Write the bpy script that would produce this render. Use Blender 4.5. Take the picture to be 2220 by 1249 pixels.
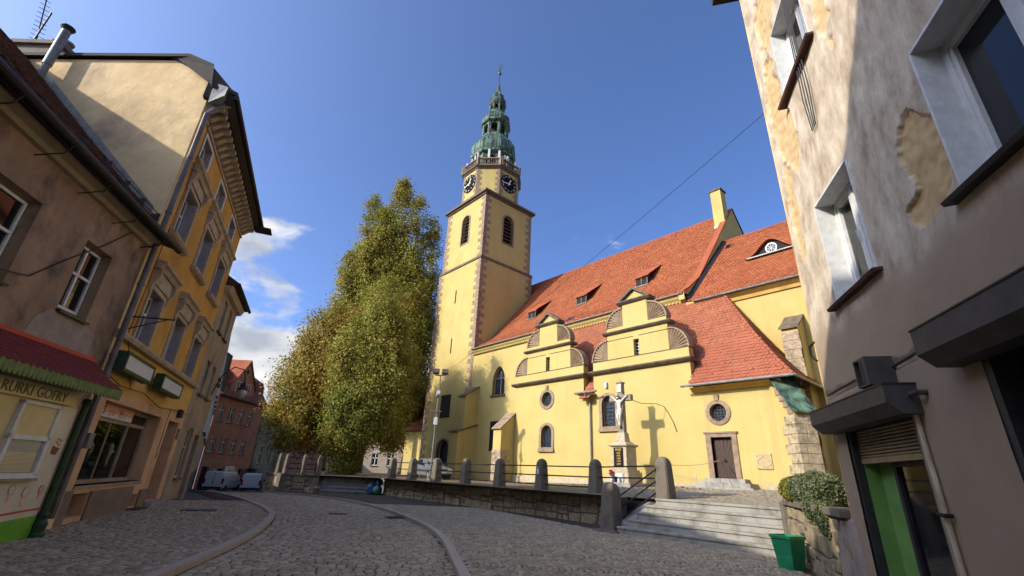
import bpy, bmesh, math, random
import numpy as np
from mathutils import Vector, Matrix, noise as mnoise
from mathutils.geometry import tessellate_polygon
random.seed(7); np.random.seed(7)
R_ = math.radians
scene = bpy.context.scene
for o in list(bpy.data.objects): bpy.data.objects.remove(o)
COL = scene.collection

# ---------------------------------------------------------------- camera
def cam_axes(p, r, yaw):
    F = np.array([math.sin(yaw)*math.cos(p), math.cos(yaw)*math.cos(p), math.sin(p)])
    rt = np.array([math.cos(yaw), -math.sin(yaw), 0.0]); up = np.cross(rt, F)
    return math.cos(r)*rt+math.sin(r)*up, -math.sin(r)*rt+math.cos(r)*up, F
Rv, Uv, Fv = cam_axes(R_(22.43), R_(2.737), R_(-49.015))
cd = bpy.data.cameras.new('camera'); cam = bpy.data.objects.new('camera', cd); COL.objects.link(cam)
cd.sensor_width = 36; cd.lens = 985/2220*36; cd.clip_start = .05; cd.clip_end = 4000
m = Matrix.Identity(4)
for i in range(3):
    m[i][0] = Rv[i]; m[i][1] = Uv[i]; m[i][2] = -Fv[i]
m[0][3], m[1][3], m[2][3] = 0, 0, 1.6
cam.matrix_world = m
scene.camera = cam

# ---------------------------------------------------------------- light
SUN_EL = R_(30.5); SUN_H = (-.319, -.948)            # direction towards the sun
sd = bpy.data.lights.new('sun', 'SUN'); sun = bpy.data.objects.new('sun', sd); COL.objects.link(sun)
sd.energy = 2.0; sd.angle = R_(.53); sd.color = (1, .92, .77)
tosun = Vector((SUN_H[0]*math.cos(SUN_EL), SUN_H[1]*math.cos(SUN_EL), math.sin(SUN_EL)))
sun.rotation_euler = tosun.to_track_quat('Z', 'Y').to_euler(); sun.location = (0, 0, 80)
world = bpy.data.worlds.new('World'); scene.world = world; world.use_nodes = True
def build_world():
    nt = world.node_tree; nt.nodes.clear(); N = nt.nodes.new; L = nt.links.new
    out = N('ShaderNodeOutputWorld'); bg = N('ShaderNodeBackground')
    sky = N('ShaderNodeTexSky'); sky.sky_type = 'NISHITA'; sky.sun_disc = False
    sky.sun_elevation = SUN_EL; sky.sun_rotation = math.atan2(SUN_H[0], SUN_H[1])
    sky.altitude = 400; sky.air_density = .5; sky.dust_density = 4.5; sky.ozone_density = 8
    tc = N('ShaderNodeTexCoord')
    # clouds: a noise field over the sky, laid out on a flat layer (direction / height)
    sep = N('ShaderNodeSeparateXYZ'); L(tc.outputs['Generated'], sep.inputs[0])
    mp = N('ShaderNodeMapping'); mp.inputs['Scale'].default_value = (2.6, 2.6, 5.2); mp.inputs['Location'].default_value = (2.9, 8.4, .6)
    L(tc.outputs['Generated'], mp.inputs[0])
    nz = N('ShaderNodeTexNoise'); nz.inputs['Scale'].default_value = 1.55; nz.inputs['Detail'].default_value = 9; nz.inputs['Roughness'].default_value = .56; nz.inputs['Distortion'].default_value = .25
    L(mp.outputs[0], nz.inputs[0])
    # more cloud near the horizon
    mr = N('ShaderNodeMapRange'); mr.inputs['From Min'].default_value = .02; mr.inputs['From Max'].default_value = .5
    mr.inputs['To Min'].default_value = .33; mr.inputs['To Max'].default_value = -.13
    L(sep.outputs[2], mr.inputs[0])
    ad = N('ShaderNodeMath'); L(nz.outputs[0], ad.inputs[0]); L(mr.outputs[0], ad.inputs[1])
    rp = N('ShaderNodeMapRange'); rp.interpolation_type = 'SMOOTHSTEP'; rp.inputs['From Min'].default_value = .53; rp.inputs['From Max'].default_value = .66
    L(ad.outputs[0], rp.inputs[0])
    # cloud brightness: lighter tops, greyer bases
    nz2 = N('ShaderNodeTexNoise'); nz2.inputs['Scale'].default_value = 2.6; nz2.inputs['Detail'].default_value = 6
    L(mp.outputs[0], nz2.inputs[0])
    cr = N('ShaderNodeValToRGB'); cr.color_ramp.elements[0].position = .36; cr.color_ramp.elements[0].color = (1.25, 1.38, 1.62, 1)
    cr.color_ramp.elements[1].position = .62; cr.color_ramp.elements[1].color = (2.75, 2.7, 2.65, 1)
    L(nz2.outputs[0], cr.inputs[0])
    mx = N('ShaderNodeMix'); mx.data_type = 'RGBA'
    L(rp.outputs[0], mx.inputs[0]); L(sky.outputs[0], mx.inputs[6]); L(cr.outputs[0], mx.inputs[7])
    L(mx.outputs[2], bg.inputs[0]); bg.inputs[1].default_value = .15
    L(bg.outputs[0], out.inputs[0])
build_world()
vs = scene.view_settings; vs.view_transform = 'Standard'; vs.look = 'None'; vs.exposure = 1.37; vs.gamma = 1; vs.use_curve_mapping = False
scene.render.engine = 'CYCLES'
scene.cycles.max_bounces = 6

# ---------------------------------------------------------------- helpers
def lin(r, g, b):
    f = lambda x: (x/255/12.92) if x/255 <= .04045 else ((x/255+.055)/1.055)**2.4
    return (f(r), f(g), f(b), 1)

class Fr:
    """vertical wall frame: u along the wall, w outwards (right of u), z up"""
    def __init__(s, x, y, az):
        s.o = (x, y); a = R_(az); s.d = (math.sin(a), math.cos(a)); s.n = (s.d[1], -s.d[0]); s.az = az
    def __call__(s, u, w, z): return (s.o[0]+s.d[0]*u+s.n[0]*w, s.o[1]+s.d[1]*u+s.n[1]*w, z)
    def rotz(s): return math.atan2(s.d[1], s.d[0])
    def shift(s, u=0, w=0):
        p = s(u, w, 0); f = Fr(p[0], p[1], s.az); return f

class MB:
    def __init__(s, fr=None): s.v = []; s.f = []; s.fr = fr
    def add(s, vs, fs):
        b = len(s.v)
        s.v += [tuple(s.fr(*p)) if s.fr else tuple(p) for p in vs]
        s.f += [tuple(i+b for i in f) for f in fs]; return s
    def box(s, a0, a1, b0, b1, c0, c1):
        return s.add([(a0,b0,c0),(a1,b0,c0),(a1,b1,c0),(a0,b1,c0),(a0,b0,c1),(a1,b0,c1),(a1,b1,c1),(a0,b1,c1)],
                     [(0,3,2,1),(4,5,6,7),(0,1,5,4),(1,2,6,5),(2,3,7,6),(3,0,4,7)])
    def taper(s, cx, cy, z0, z1, hx0, hy0, hx1, hy1):
        return s.add([(cx-hx0,cy-hy0,z0),(cx+hx0,cy-hy0,z0),(cx+hx0,cy+hy0,z0),(cx-hx0,cy+hy0,z0),(cx-hx1,cy-hy1,z1),(cx+hx1,cy-hy1,z1),(cx+hx1,cy+hy1,z1),(cx-hx1,cy+hy1,z1)],
                     [(0,3,2,1),(4,5,6,7),(0,1,5,4),(1,2,6,5),(2,3,7,6),(3,0,4,7)])
    def prism(s, poly, w0, w1):               # polygon in (u, z), extruded in w
        n = len(poly)
        vs = [(u, w0, z) for u, z in poly]+[(u, w1, z) for u, z in poly]
        return s.add(vs, [tuple(range(n)), tuple(range(2*n-1, n-1, -1))]+[(i, (i+1) % n, n+(i+1) % n, n+i) for i in range(n)])
    def hprism(s, poly, z0, z1):              # polygon in plan
        n = len(poly)
        vs = [(x, y, z0) for x, y in poly]+[(x, y, z1) for x, y in poly]
        return s.add(vs, [tuple(range(n-1, -1, -1)), tuple(range(n, 2*n))]+[(i, (i+1) % n, n+(i+1) % n, n+i) for i in range(n)])
    def wprism(s, poly, u0, u1):              # section in (w, z), extruded along u
        n = len(poly)
        vs = [(u0, w, z) for w, z in poly]+[(u1, w, z) for w, z in poly]
        return s.add(vs, [tuple(range(n)), tuple(range(2*n-1, n-1, -1))]+[(i, (i+1) % n, n+(i+1) % n, n+i) for i in range(n)])
    def tube(s, pts, r, n=8, r2=None):
        P = [Vector(s.fr(*p)) if s.fr else Vector(p) for p in pts]
        vs = []; k = len(P)
        for i, p in enumerate(P):
            t = (P[min(i+1, k-1)]-P[max(i-1, 0)]).normalized()
            a = t.orthogonal().normalized() if i == 0 else (a-t*a.dot(t)).normalized()
            b = t.cross(a); rr = r if r2 is None else r+(r2-r)*i/(k-1)
            if isinstance(r, (list, tuple)): rr = r[i]
            vs += [tuple(p+(a*math.cos(q)+b*math.sin(q))*rr) for q in [2*math.pi*j/n for j in range(n)]]
        fs = [(i*n+j, i*n+(j+1) % n, (i+1)*n+(j+1) % n, (i+1)*n+j) for i in range(k-1) for j in range(n)]
        fs += [tuple(range(n-1, -1, -1)), tuple(range((k-1)*n, k*n))]
        b0 = len(s.v); s.v += vs; s.f += [tuple(i+b0 for i in f) for f in fs]; return s
    def lathe(s, prof, c, n=16, ph=0, sx=1, sy=1):
        vs = [(c[0]+math.cos(ph+2*math.pi*j/n)*r*sx, c[1]+math.sin(ph+2*math.pi*j/n)*r*sy, c[2]+z) for r, z in prof for j in range(n)]
        k = len(prof)
        fs = [(i*n+j, i*n+(j+1) % n, (i+1)*n+(j+1) % n, (i+1)*n+j) for i in range(k-1) for j in range(n)]
        fs += [tuple(range(n-1, -1, -1)), tuple(range((k-1)*n, k*n))]
        return s.add(vs, fs)
    def ball(s, c, r, n=10, sz=1, jit=0):
        pr = [(math.sin(math.pi*i/n)*r+1e-4, -math.cos(math.pi*i/n)*r*sz) for i in range(n+1)]
        b0 = len(s.v); s.lathe(pr, c, n)
        if jit:
            for i in range(b0, len(s.v)): s.v[i] = tuple(x+random.uniform(-jit, jit) for x in s.v[i])
        return s
    def build(s, name, mat, parent=None, smooth=False, bevel=0, loc=None, kind=None):
        o3 = Vector(loc) if loc is not None else (Vector(parent['_o']) if parent is not None and '_o' in parent else Vector((0, 0, 0)))
        me = bpy.data.meshes.new(name); me.from_pydata([tuple(Vector(p)-o3) for p in s.v], [], s.f)
        bm = bmesh.new(); bm.from_mesh(me); bmesh.ops.recalc_face_normals(bm, faces=bm.faces)
        if bevel: bmesh.ops.bevel(bm, geom=bm.edges[:], offset=bevel, segments=1, affect='EDGES', clamp_overlap=True)
        if smooth:
            for f in bm.faces: f.smooth = True
            for e in bm.edges:
                if len(e.link_faces) == 2 and e.calc_face_angle(0) > R_(38): e.smooth = False
        bm.to_mesh(me); bm.free()
        return link(name, me, mat, parent, o3, kind)

def link(name, me, mat, parent=None, o3=Vector((0, 0, 0)), kind=None):
    if mat is not None: me.materials.append(mat)
    o = bpy.data.objects.new(name, me); COL.objects.link(o)
    if parent is not None:
        o.parent = parent
        if '_o' not in parent: o['_o'] = (0., 0., 0.); 
        o['_o'] = tuple(o3)
        po = Vector(parent['_o']) if '_o' in parent else Vector((0, 0, 0))
        o.location = o3-po
    else:
        o.location = o3; o['_o'] = tuple(o3)
    if kind: o['kind'] = kind
    return o

def mesh_np(name, V, Q, mat, parent=None, kind=None, smooth=False):
    o3 = np.array(parent['_o']) if parent is not None and '_o' in parent else np.zeros(3)
    V = np.asarray(V, np.float32)-o3.astype(np.float32); Q = np.asarray(Q, np.int32); k = Q.shape[1]
    me = bpy.data.meshes.new(name); me.vertices.add(len(V)); me.vertices.foreach_set('co', V.ravel())
    me.loops.add(Q.size); me.loops.foreach_set('vertex_index', Q.ravel())
    me.polygons.add(len(Q)); me.polygons.foreach_set('loop_start', np.arange(0, Q.size, k, dtype=np.int32)); me.polygons.foreach_set('loop_total', np.full(len(Q), k, np.int32))
    if smooth: me.polygons.foreach_set('use_smooth', np.ones(len(Q), bool))
    me.update(calc_edges=True); me.validate()
    return link(name, me, mat, parent, Vector([float(x) for x in o3]), kind)

def thing(name, label, cat, loc=(0, 0, 0), group=None):
    o = bpy.data.objects.new(name, None); COL.objects.link(o); o.location = loc; o['_o'] = tuple(float(x) for x in loc)
    o.empty_display_size = .3
    return tag(o, label, cat, group)
def tag(o, label, cat, group=None):
    o['label'] = label; o['category'] = cat
    if group: o['group'] = group
    return o
def struct(o): o['kind'] = 'structure'; return o
def inst(name, me, parent, loc, rotz=0, scale=(1, 1, 1)):
    o = bpy.data.objects.new(name, me); COL.objects.link(o); o.parent = parent
    po = Vector(parent['_o']) if '_o' in parent else Vector((0, 0, 0))
    o.location = Vector(loc)-po; o.rotation_euler = (0, 0, rotz); o.scale = scale
    return o

def wall(name, mat, fr, outline, holes, depth, parent, thick=.25, kind=None):
    """wall face with real openings: front at w=0, reveals run back by depth, edge returns by thick"""
    loops = [outline]+list(holes)
    vec = [[Vector((u, z, 0)) for u, z in lp] for lp in loops]
    tris = tessellate_polygon(vec); flat = [p for lp in loops for p in lp]
    mb = MB(fr); mb.add([(u, 0, z) for u, z in flat], [tuple(t) for t in tris])
    for k, lp in enumerate(loops):
        dd = thick if k == 0 else depth; n = len(lp)
        mb.add([(u, 0, z) for u, z in lp]+[(u, -dd, z) for u, z in lp], [(i, (i+1) % n, n+(i+1) % n, n+i) for i in range(n)])
    o3 = Vector(parent['_o']) if parent is not None and '_o' in parent else Vector((0, 0, 0))
    me = bpy.data.meshes.new(name); me.from_pydata([tuple(Vector(p)-o3) for p in mb.v], [], mb.f); me.update()
    return link(name, me, mat, parent, o3, kind)
def rect(u0, u1, z0, z1): return [(u0, z0), (u1, z0), (u1, z1), (u0, z1)]
def arch(u0, u1, z0, z1, n=10, pointed=False):
    c = (u0+u1)/2; r = (u1-u0)/2; pts = [(u0, z0), (u1, z0)]
    if pointed:
        zs = z1-r*1.55; Rr = 2*r*1.08
        k = n//2
        for i in range(k+1):
            t = i/k; pts.append((u1+(c-u1)*(1-math.cos(t*math.pi/2)) if 0 else u1-(u1-c)*(1-math.cos(t*1.2))/(1-math.cos(1.2)), zs+(z1-zs)*math.sin(t*1.2)/math.sin(1.2)))
        for i in range(k-1, -1, -1):
            t = i/k; pts.append((u0+(c-u0)*(1-math.cos(t*1.2))/(1-math.cos(1.2)), zs+(z1-zs)*math.sin(t*1.2)/math.sin(1.2)))
        return pts
    zs = z1-r
    return pts+[(c+r*math.cos(math.pi*i/n), zs+r*math.sin(math.pi*i/n)) for i in range(n+1)]
def ellipse(c, z, ru, rz, n=20): return [(c+ru*math.cos(2*math.pi*i/n), z+rz*math.sin(2*math.pi*i/n)) for i in range(n)]
def ring(mb, inner, outer, w0, w1):
    n = len(inner)
    vs = [(u, w, z) for w in (w0, w1) for lp in (inner, outer) for u, z in lp]
    fs = []
    for i in range(n):
        j = (i+1) % n
        fs += [(2*n+i, 2*n+j, 3*n+j, 3*n+i), (n+i, n+j, 3*n+j, 3*n+i), (i, j, 2*n+j, 2*n+i)]
    mb.add(vs, fs)
def scaled(lp, du, dz, zbase=None):
    c = sum(p[0] for p in lp)/len(lp); z = sum(p[1] for p in lp)/len(lp)
    umax = max(abs(p[0]-c) for p in lp); zmin = min(p[1] for p in lp); zmax = max(p[1] for p in lp); zc = (zmin+zmax)/2
    return [(c+(p[0]-c)*(umax+du)/umax, zc+(p[1]-zc)*((zmax-zmin)/2+dz)/((zmax-zmin)/2)) for p in lp]

def text(body, fr, u, w, z, size, mat, parent, name='lettering', align='CENTER', depth=.006, sx=1, tilt=None):
    cu = bpy.data.curves.new(name, 'FONT'); cu.body = body; cu.size = size; cu.extrude = depth; cu.align_x = align; cu.resolution_u = 2
    t = bpy.data.objects.new(name, cu); COL.objects.link(t)
    dg = bpy.context.evaluated_depsgraph_get(); me = bpy.data.meshes.new_from_object(t.evaluated_get(dg)); bpy.data.objects.remove(t)
    me.name = name
    M = Matrix(((fr.d[0], 0, fr.n[0], 0), (fr.d[1], 0, fr.n[1], 0), (0, 1, 0, 0), (0, 0, 0, 1)))
    P = Vector(fr(u, w, z)); o3 = Vector(parent['_o']) if '_o' in parent else Vector((0, 0, 0))
    S = Matrix.Diagonal((sx, 1, 1, 1))
    if tilt: S = Matrix.Rotation(tilt, 4, 'Z') @ S
    me.transform(Matrix.Translation(P-o3) @ M @ S)
    me.materials.clear()
    return link(name, me, mat, parent, o3)
# ---------------------------------------------------------------- materials
MATS = {}
def mat(name, col, col2=None, rough=.85, scale=2.5, detail=6, contrast=(.35, .65), bump=0, bscale=25, bdist=.02, island=0, metallic=0, spec=.4,
        stain=None, stain_scale=.6, stain_pos=(.5, .7), stretch=(1, 1, 1), stain_stretch=(1, 1, 1), hue=0, transl=0, fine=0, streak=None, damp=None):
    m = bpy.data.materials.new(name); m.use_nodes = True; nt = m.node_tree; nt.nodes.clear(); N = nt.nodes.new; L = nt.links.new
    out = N('ShaderNodeOutputMaterial'); b = N('ShaderNodeBsdfPrincipled'); L(b.outputs[0], out.inputs[0])
    b.inputs['Roughness'].default_value = rough; b.inputs['Metallic'].default_value = metallic; b.inputs['Specular IOR Level'].default_value = spec
    geo = N('ShaderNodeNewGeometry')
    def noise(sc, st=(1, 1, 1), det=detail, loc=(0, 0, 0)):
        mp = N('ShaderNodeMapping'); mp.inputs['Scale'].default_value = st; mp.inputs['Location'].default_value = loc
        L(geo.outputs['Position'], mp.inputs[0]); n = N('ShaderNodeTexNoise'); n.inputs['Scale'].default_value = sc; n.inputs['Detail'].default_value = det
        n.inputs['Roughness'].default_value = .62
        L(mp.outputs[0], n.inputs[0]); return n.outputs[0]
    def ramp(src, p0, p1):
        r = N('ShaderNodeMapRange'); r.inputs['From Min'].default_value = p0; r.inputs['From Max'].default_value = p1; L(src, r.inputs[0]); return r.outputs[0]
    def mix(fac, a, c):
        x = N('ShaderNodeMix'); x.data_type = 'RGBA'
        for s, v in ((0, fac), (6, a), (7, c)):
            if isinstance(v, (tuple, list, float, int)): x.inputs[s].default_value = v
            else: L(v, x.inputs[s])
        return x.outputs[2]
    c = col
    if col2: c = mix(ramp(noise(scale, stretch), *contrast), col, col2)
    if stain: c = mix(ramp(noise(stain_scale, stain_stretch, 8, (3.3, 1.7, 9.1)), *stain_pos), c, stain)
    if streak:
        c = mix(ramp(noise(1.0, (2.2, 2.2, .12), 6, (5, 2, 1)), .56, .76), c, streak)
        sx = N('ShaderNodeSeparateXYZ'); L(geo.outputs['Position'], sx.inputs[0])
        lo = N('ShaderNodeMath'); lo.operation = 'MULTIPLY_ADD'; lo.inputs[1].default_value = -.9; lo.inputs[2].default_value = 2.0; L(sx.outputs[2], lo.inputs[0])
        ad2 = N('ShaderNodeMath'); L(lo.outputs[0], ad2.inputs[0]); L(noise(1.6, (1, 1, .6), 7), ad2.inputs[1])
        c = mix(ramp(ad2.outputs[0], .75, 1.5), c, damp)
    if island or fine:
        hs = N('ShaderNodeHueSaturation'); 
        if isinstance(c, tuple): hs.inputs['Color'].default_value = c
        else: L(c, hs.inputs['Color'])
        if island:
            r = N('ShaderNodeMapRange'); r.inputs['To Min'].default_value = 1-island; r.inputs['To Max'].default_value = 1+island
            L(geo.outputs['Random Per Island'], r.inputs[0]); v = r.outputs[0]
        else:
            v = ramp(noise(fine, (1, 1, 1), 3), -1.2, 2.2)
            k = N('ShaderNodeMath'); k.operation = 'ADD'; k.inputs[1].default_value = .5; L(v, k.inputs[0]); v = k.outputs[0]
        L(v, hs.inputs['Value'])
        if hue:
            r2 = N('ShaderNodeMapRange'); r2.inputs['To Min'].default_value = .5-hue; r2.inputs['To Max'].default_value = .5+hue
            w = N('ShaderNodeTexWhiteNoise'); w.noise_dimensions = '1D'; L(geo.outputs['Random Per Island'], w.inputs['W']); L(w.outputs[0], r2.inputs[0]); L(r2.outputs[0], hs.inputs['Hue'])
        c = hs.outputs[0]
    if isinstance(c, tuple): b.inputs['Base Color'].default_value = c
    else: L(c, b.inputs['Base Color'])
    if bump:
        bp = N('ShaderNodeBump'); bp.inputs['Strength'].default_value = bump; bp.inputs['Distance'].default_value = bdist
        L(noise(bscale, (1, 1, 1), 8), bp.inputs['Height']); L(bp.outputs[0], b.inputs['Normal'])
    if transl:
        t = N('ShaderNodeBsdfTranslucent'); mxs = N('ShaderNodeMixShader'); mxs.inputs[0].default_value = transl
        if isinstance(c, tuple): t.inputs[0].default_value = c
        else: L(c, t.inputs[0])
        L(b.outputs[0], mxs.inputs[1]); L(t.outputs[0], mxs.inputs[2]); L(mxs.outputs[0], out.inputs[0])
    MATS[name] = m; return m
M = MATS
mat('church_yellow', lin(187, 168, 104), lin(180, 159, 93), scale=.5, bump=.25, bscale=9, bdist=.012, stain=lin(168, 142, 82), stain_scale=.35, stain_pos=(.56, .8), stain_stretch=(1, 1, .5), streak=lin(172, 152, 96), damp=lin(166, 146, 104))
mat('sandstone', lin(152, 130, 104), lin(120, 102, 84), scale=4, bump=.5, bscale=30, island=.14, stain=lin(84, 74, 64), stain_scale=1.2, stain_pos=(.55, .8))
mat('dark_trim', lin(112, 96, 76), lin(80, 70, 60), scale=3, bump=.4, bscale=25)
mat('shell_stone', lin(156, 134, 104), lin(128, 108, 84), scale=3, bump=.3, bscale=30)
mat('roof_tile', lin(156, 86, 48), lin(142, 75, 42), scale=.8, island=.16, bump=.2, bscale=40, rough=.8, hue=.006, stain=lin(120, 70, 48), stain_scale=.55, stain_pos=(.56, .92))
mat('annexe_tile', lin(158, 93, 62), lin(144, 82, 54), scale=1, island=.1, bump=.2, bscale=40, rough=.8, hue=.006, stain=lin(112, 74, 58), stain_scale=.8, stain_pos=(.56, .9))
mat('copper', lin(116, 148, 122), lin(36, 48, 41), scale=1.6, stretch=(1.6, 1.6, .25), contrast=(.3, .62), rough=.6, bump=.2, stain=lin(28, 34, 32), stain_scale=.9, stain_pos=(.5, .66))
mat('zinc', lin(132, 130, 126), lin(104, 102, 98), rough=.5, metallic=.25, scale=5)
mat('old_pipe', lin(112, 106, 102), lin(86, 82, 80), rough=.6, metallic=.2, scale=3)
mat('dark_metal', lin(38, 36, 36), lin(52, 44, 40), rough=.55, metallic=.4, scale=9)
mat('glass_dark', lin(20, 22, 24), rough=.05, spec=.5)
mat('leaded_glass', lin(44, 54, 66), lin(78, 92, 108), scale=14, contrast=(.4, .6), rough=.22, spec=.7, bump=.4, bscale=20, bdist=.01)
mat('white_frame', lin(214, 214, 210), lin(196, 195, 190), rough=.5, scale=8)
mat('cream_frame', lin(196, 184, 160), lin(176, 164, 142), rough=.6, scale=8, bump=.2)
mat('black_wood', lin(44, 36, 32), lin(30, 25, 22), scale=10, stretch=(3, 3, .4), bump=.4, bscale=30)
mat('door_wood', lin(74, 52, 40), lin(52, 36, 28), scale=12, bump=.3, bscale=40, rough=.6)
mat('clock_black', lin(24, 23, 22), rough=.85, spec=.1)
mat('clock_white', lin(225, 222, 210), rough=.5)
mat('granite', lin(164, 160, 150), lin(136, 132, 124), scale=70, detail=2, contrast=(.3, .7), bump=.35, bscale=90, bdist=.006, island=.09, stain=lin(104, 98, 84), stain_scale=2.2, stain_pos=(.46, .72))
mat('granite_post', lin(122, 111, 97), lin(96, 87, 76), scale=45, detail=3, bump=.5, bscale=60, bdist=.008, stain=lin(70, 66, 58), stain_scale=2, stain_pos=(.5, .75))
mat('rubble', lin(176, 157, 124), lin(138, 123, 99), scale=6, bump=.8, bscale=22, bdist=.03, island=.25, hue=.012, stain=lin(78, 72, 62), stain_scale=2.5, stain_pos=(.5, .72))
mat('mortar', lin(104, 96, 84), lin(84, 78, 68), scale=8, bump=.5, bscale=40)
mat('cobble_road', lin(180, 162, 130), lin(153, 138, 112), scale=9, island=.26, bump=.5, bscale=55, bdist=.01, rough=.72, hue=.01)
mat('cobble_walk', lin(174, 157, 127), lin(148, 134, 109), scale=11, island=.3, bump=.5, bscale=70, bdist=.008, rough=.74, hue=.012)
mat('cobble_terrace', lin(146, 134, 110), lin(122, 112, 94), scale=9, island=.25, bump=.5, bscale=60, bdist=.01, hue=.01)
mat('joint_dirt', lin(82, 71, 57), lin(60, 52, 43), scale=14, bump=.6, bscale=80)
mat('kerb', lin(184, 168, 146), lin(160, 146, 128), scale=60, detail=3, bump=.3, bscale=80, bdist=.006, island=.1)
mat('leaf_litter', lin(142, 104, 56), lin(110, 80, 44), scale=5, island=.35, hue=.03, transl=.2)
mat('grey_plaster', lin(158, 132, 106), lin(126, 104, 84), scale=1.1, bump=.45, bscale=7, bdist=.03, stain=lin(66, 58, 52), stain_scale=.9, stain_pos=(.5, .68), stain_stretch=(1, 1, .7))
mat('patch_plaster', lin(158, 144, 130), lin(136, 122, 110), scale=3, bump=.5, bscale=14, bdist=.02)
mat('gable_plaster', lin(232, 204, 150), lin(216, 184, 130), scale=.8, bump=.6, bscale=2.2, bdist=.06, stain=lin(164, 140, 112), stain_scale=.5, stain_pos=(.5, .72))
mat('ochre_plaster', lin(196, 150, 66), lin(176, 130, 52), scale=.9, bump=.3, bscale=8, bdist=.015, stain=lin(140, 100, 44), stain_scale=.6, stain_pos=(.52, .78), stain_stretch=(1, 1, .4))
mat('shop_plaster', lin(204, 164, 124), lin(190, 148, 108), scale=1.3, bump=.25, bscale=10, bdist=.012, stain=lin(134, 112, 92), stain_scale=.8, stain_pos=(.55, .8))
mat('pale_ochre', lin(206, 166, 88), lin(190, 150, 78), scale=1.2, bump=.25, bscale=10, stain=lin(150, 122, 80), stain_scale=.8, stain_pos=(.55, .8))
mat('base_plaster', lin(130, 112, 94), lin(110, 94, 80), scale=2, bump=.4, bscale=14)
mat('hood_stone', lin(176, 160, 134), lin(150, 134, 110), scale=3, bump=.3, bscale=20)
mat('reveal_lilac', lin(160, 152, 152), lin(140, 132, 132), scale=3, bump=.2)
mat('beige_plaster', lin(158, 142, 116), lin(140, 124, 102), scale=1, bump=.35, bscale=8, stain=lin(100, 90, 76), stain_scale=.9, stain_pos=(.52, .76))
mat('brown_tile', lin(92, 56, 42), lin(66, 42, 34), scale=2, island=.3, bump=.4, bscale=30, stain=lin(48, 38, 32), stain_scale=1, stain_pos=(.5, .7))
mat('soffit_dark', lin(58, 48, 40), lin(44, 36, 32), scale=4, bump=.3)
mat('blue_plaster', lin(158, 166, 172), lin(140, 148, 154), scale=1)
mat('bluegrey_base', lin(86, 96, 108), lin(72, 80, 92), scale=2)
mat('pink_plaster', lin(172, 126, 110), lin(156, 112, 97), scale=1, bump=.15, bscale=8, stain=lin(126, 80, 72), stain_scale=.7, stain_pos=(.55, .8))
mat('pink_base', lin(172, 134, 122), lin(156, 120, 110), scale=2)
mat('mansard_tile', lin(128, 76, 58), lin(102, 60, 48), scale=6, stretch=(.4, .4, 5), bump=.6, bscale=9, bdist=.05)
mat('green_plaster', lin(136, 144, 124), lin(116, 124, 106), scale=1, bump=.3, bscale=6, stain=lin(88, 94, 82), stain_scale=.8, stain_pos=(.5, .74))
mat('brick_old', lin(136, 84, 66), lin(150, 128, 110), scale=2.5, contrast=(.4, .6), bump=.5, bscale=14)
mat('white_plaster', lin(150, 140, 124), lin(132, 122, 106), scale=1.2, stain=lin(150, 110, 90), stain_scale=1.2, stain_pos=(.56, .68))
mat('red_shingle', lin(120, 34, 34), lin(98, 28, 28), scale=6, island=.16, rough=.75)
mat('awning_green', lin(112, 130, 74), lin(92, 110, 60), scale=6, rough=.7)
mat('awning_edge', lin(176, 74, 50), rough=.7)
mat('kiosk_white', lin(206, 196, 170), lin(192, 182, 158), scale=2, rough=.35)
mat('kiosk_cream', lin(206, 188, 134), lin(192, 174, 122), scale=3, rough=.4)
mat('kiosk_green', lin(108, 168, 52), lin(92, 150, 44), scale=3, rough=.4)
mat('post_green', lin(34, 66, 34), lin(24, 46, 26), scale=5, rough=.5)
mat('letter_grey', lin(118, 108, 78), rough=.6)
mat('blind', lin(222, 206, 150), lin(206, 190, 136), scale=4, rough=.6)
mat('steel_dark', lin(66, 64, 66), lin(52, 50, 52), rough=.5, metallic=.3, scale=6)
mat('box_grey', lin(84, 78, 74), lin(66, 61, 58), rough=.6, scale=4)
mat('shutter_beige', lin(150, 132, 100), lin(126, 110, 84), rough=.5, scale=5, metallic=.1)
mat('sign_white', lin(206, 206, 204), lin(192, 192, 190), rough=.4, scale=3)
mat('sign_orange', lin(214, 128, 92), lin(224, 176, 150), scale=3, contrast=(.3, .6), rough=.4)
mat('sign_pink', lin(206, 150, 138), rough=.5)
mat('sign_navy', lin(58, 66, 86), rough=.5)
mat('panel_green', lin(120, 160, 88), lin(104, 144, 74), scale=3, rough=.5)
mat('bin_green', lin(34, 140, 92), lin(24, 118, 76), scale=5, rough=.45, spec=.5, bump=.2, bscale=18, stain=lin(96, 88, 56), stain_scale=3, stain_pos=(.64, .76))
mat('bag_blue', lin(38, 84, 132), lin(28, 64, 108), scale=6, rough=.35, spec=.6, bump=.8, bscale=8, bdist=.06)
mat('bag_green', lin(34, 104, 70), lin(26, 82, 56), scale=6, rough=.35, spec=.6, bump=.8, bscale=8, bdist=.06)
mat('van_white', lin(216, 216, 212), rough=.28, spec=.6)
mat('car_silver', lin(138, 142, 144), rough=.28, metallic=.5, spec=.6)
mat('rubber', lin(26, 26, 26), rough=.85)
mat('light_red', lin(150, 24, 24), rough=.2)
mat('light_clear', lin(190, 196, 200), rough=.12, spec=.8)
mat('plastic_dark', lin(34, 34, 36), rough=.6)
mat('plate_white', lin(210, 210, 205), rough=.5)
mat('statue_white', lin(214, 206, 188), lin(186, 176, 156), scale=9, contrast=(.4, .7), bump=.3, bscale=40, rough=.7)
mat('cross_stone', lin(150, 138, 118), lin(118, 106, 90), scale=7, bump=.4, bscale=30)
mat('pedestal_stone', lin(186, 172, 142), lin(162, 148, 122), scale=5, bump=.3, bscale=30)
mat('plaque_black', lin(28, 26, 26), rough=.3)
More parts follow.
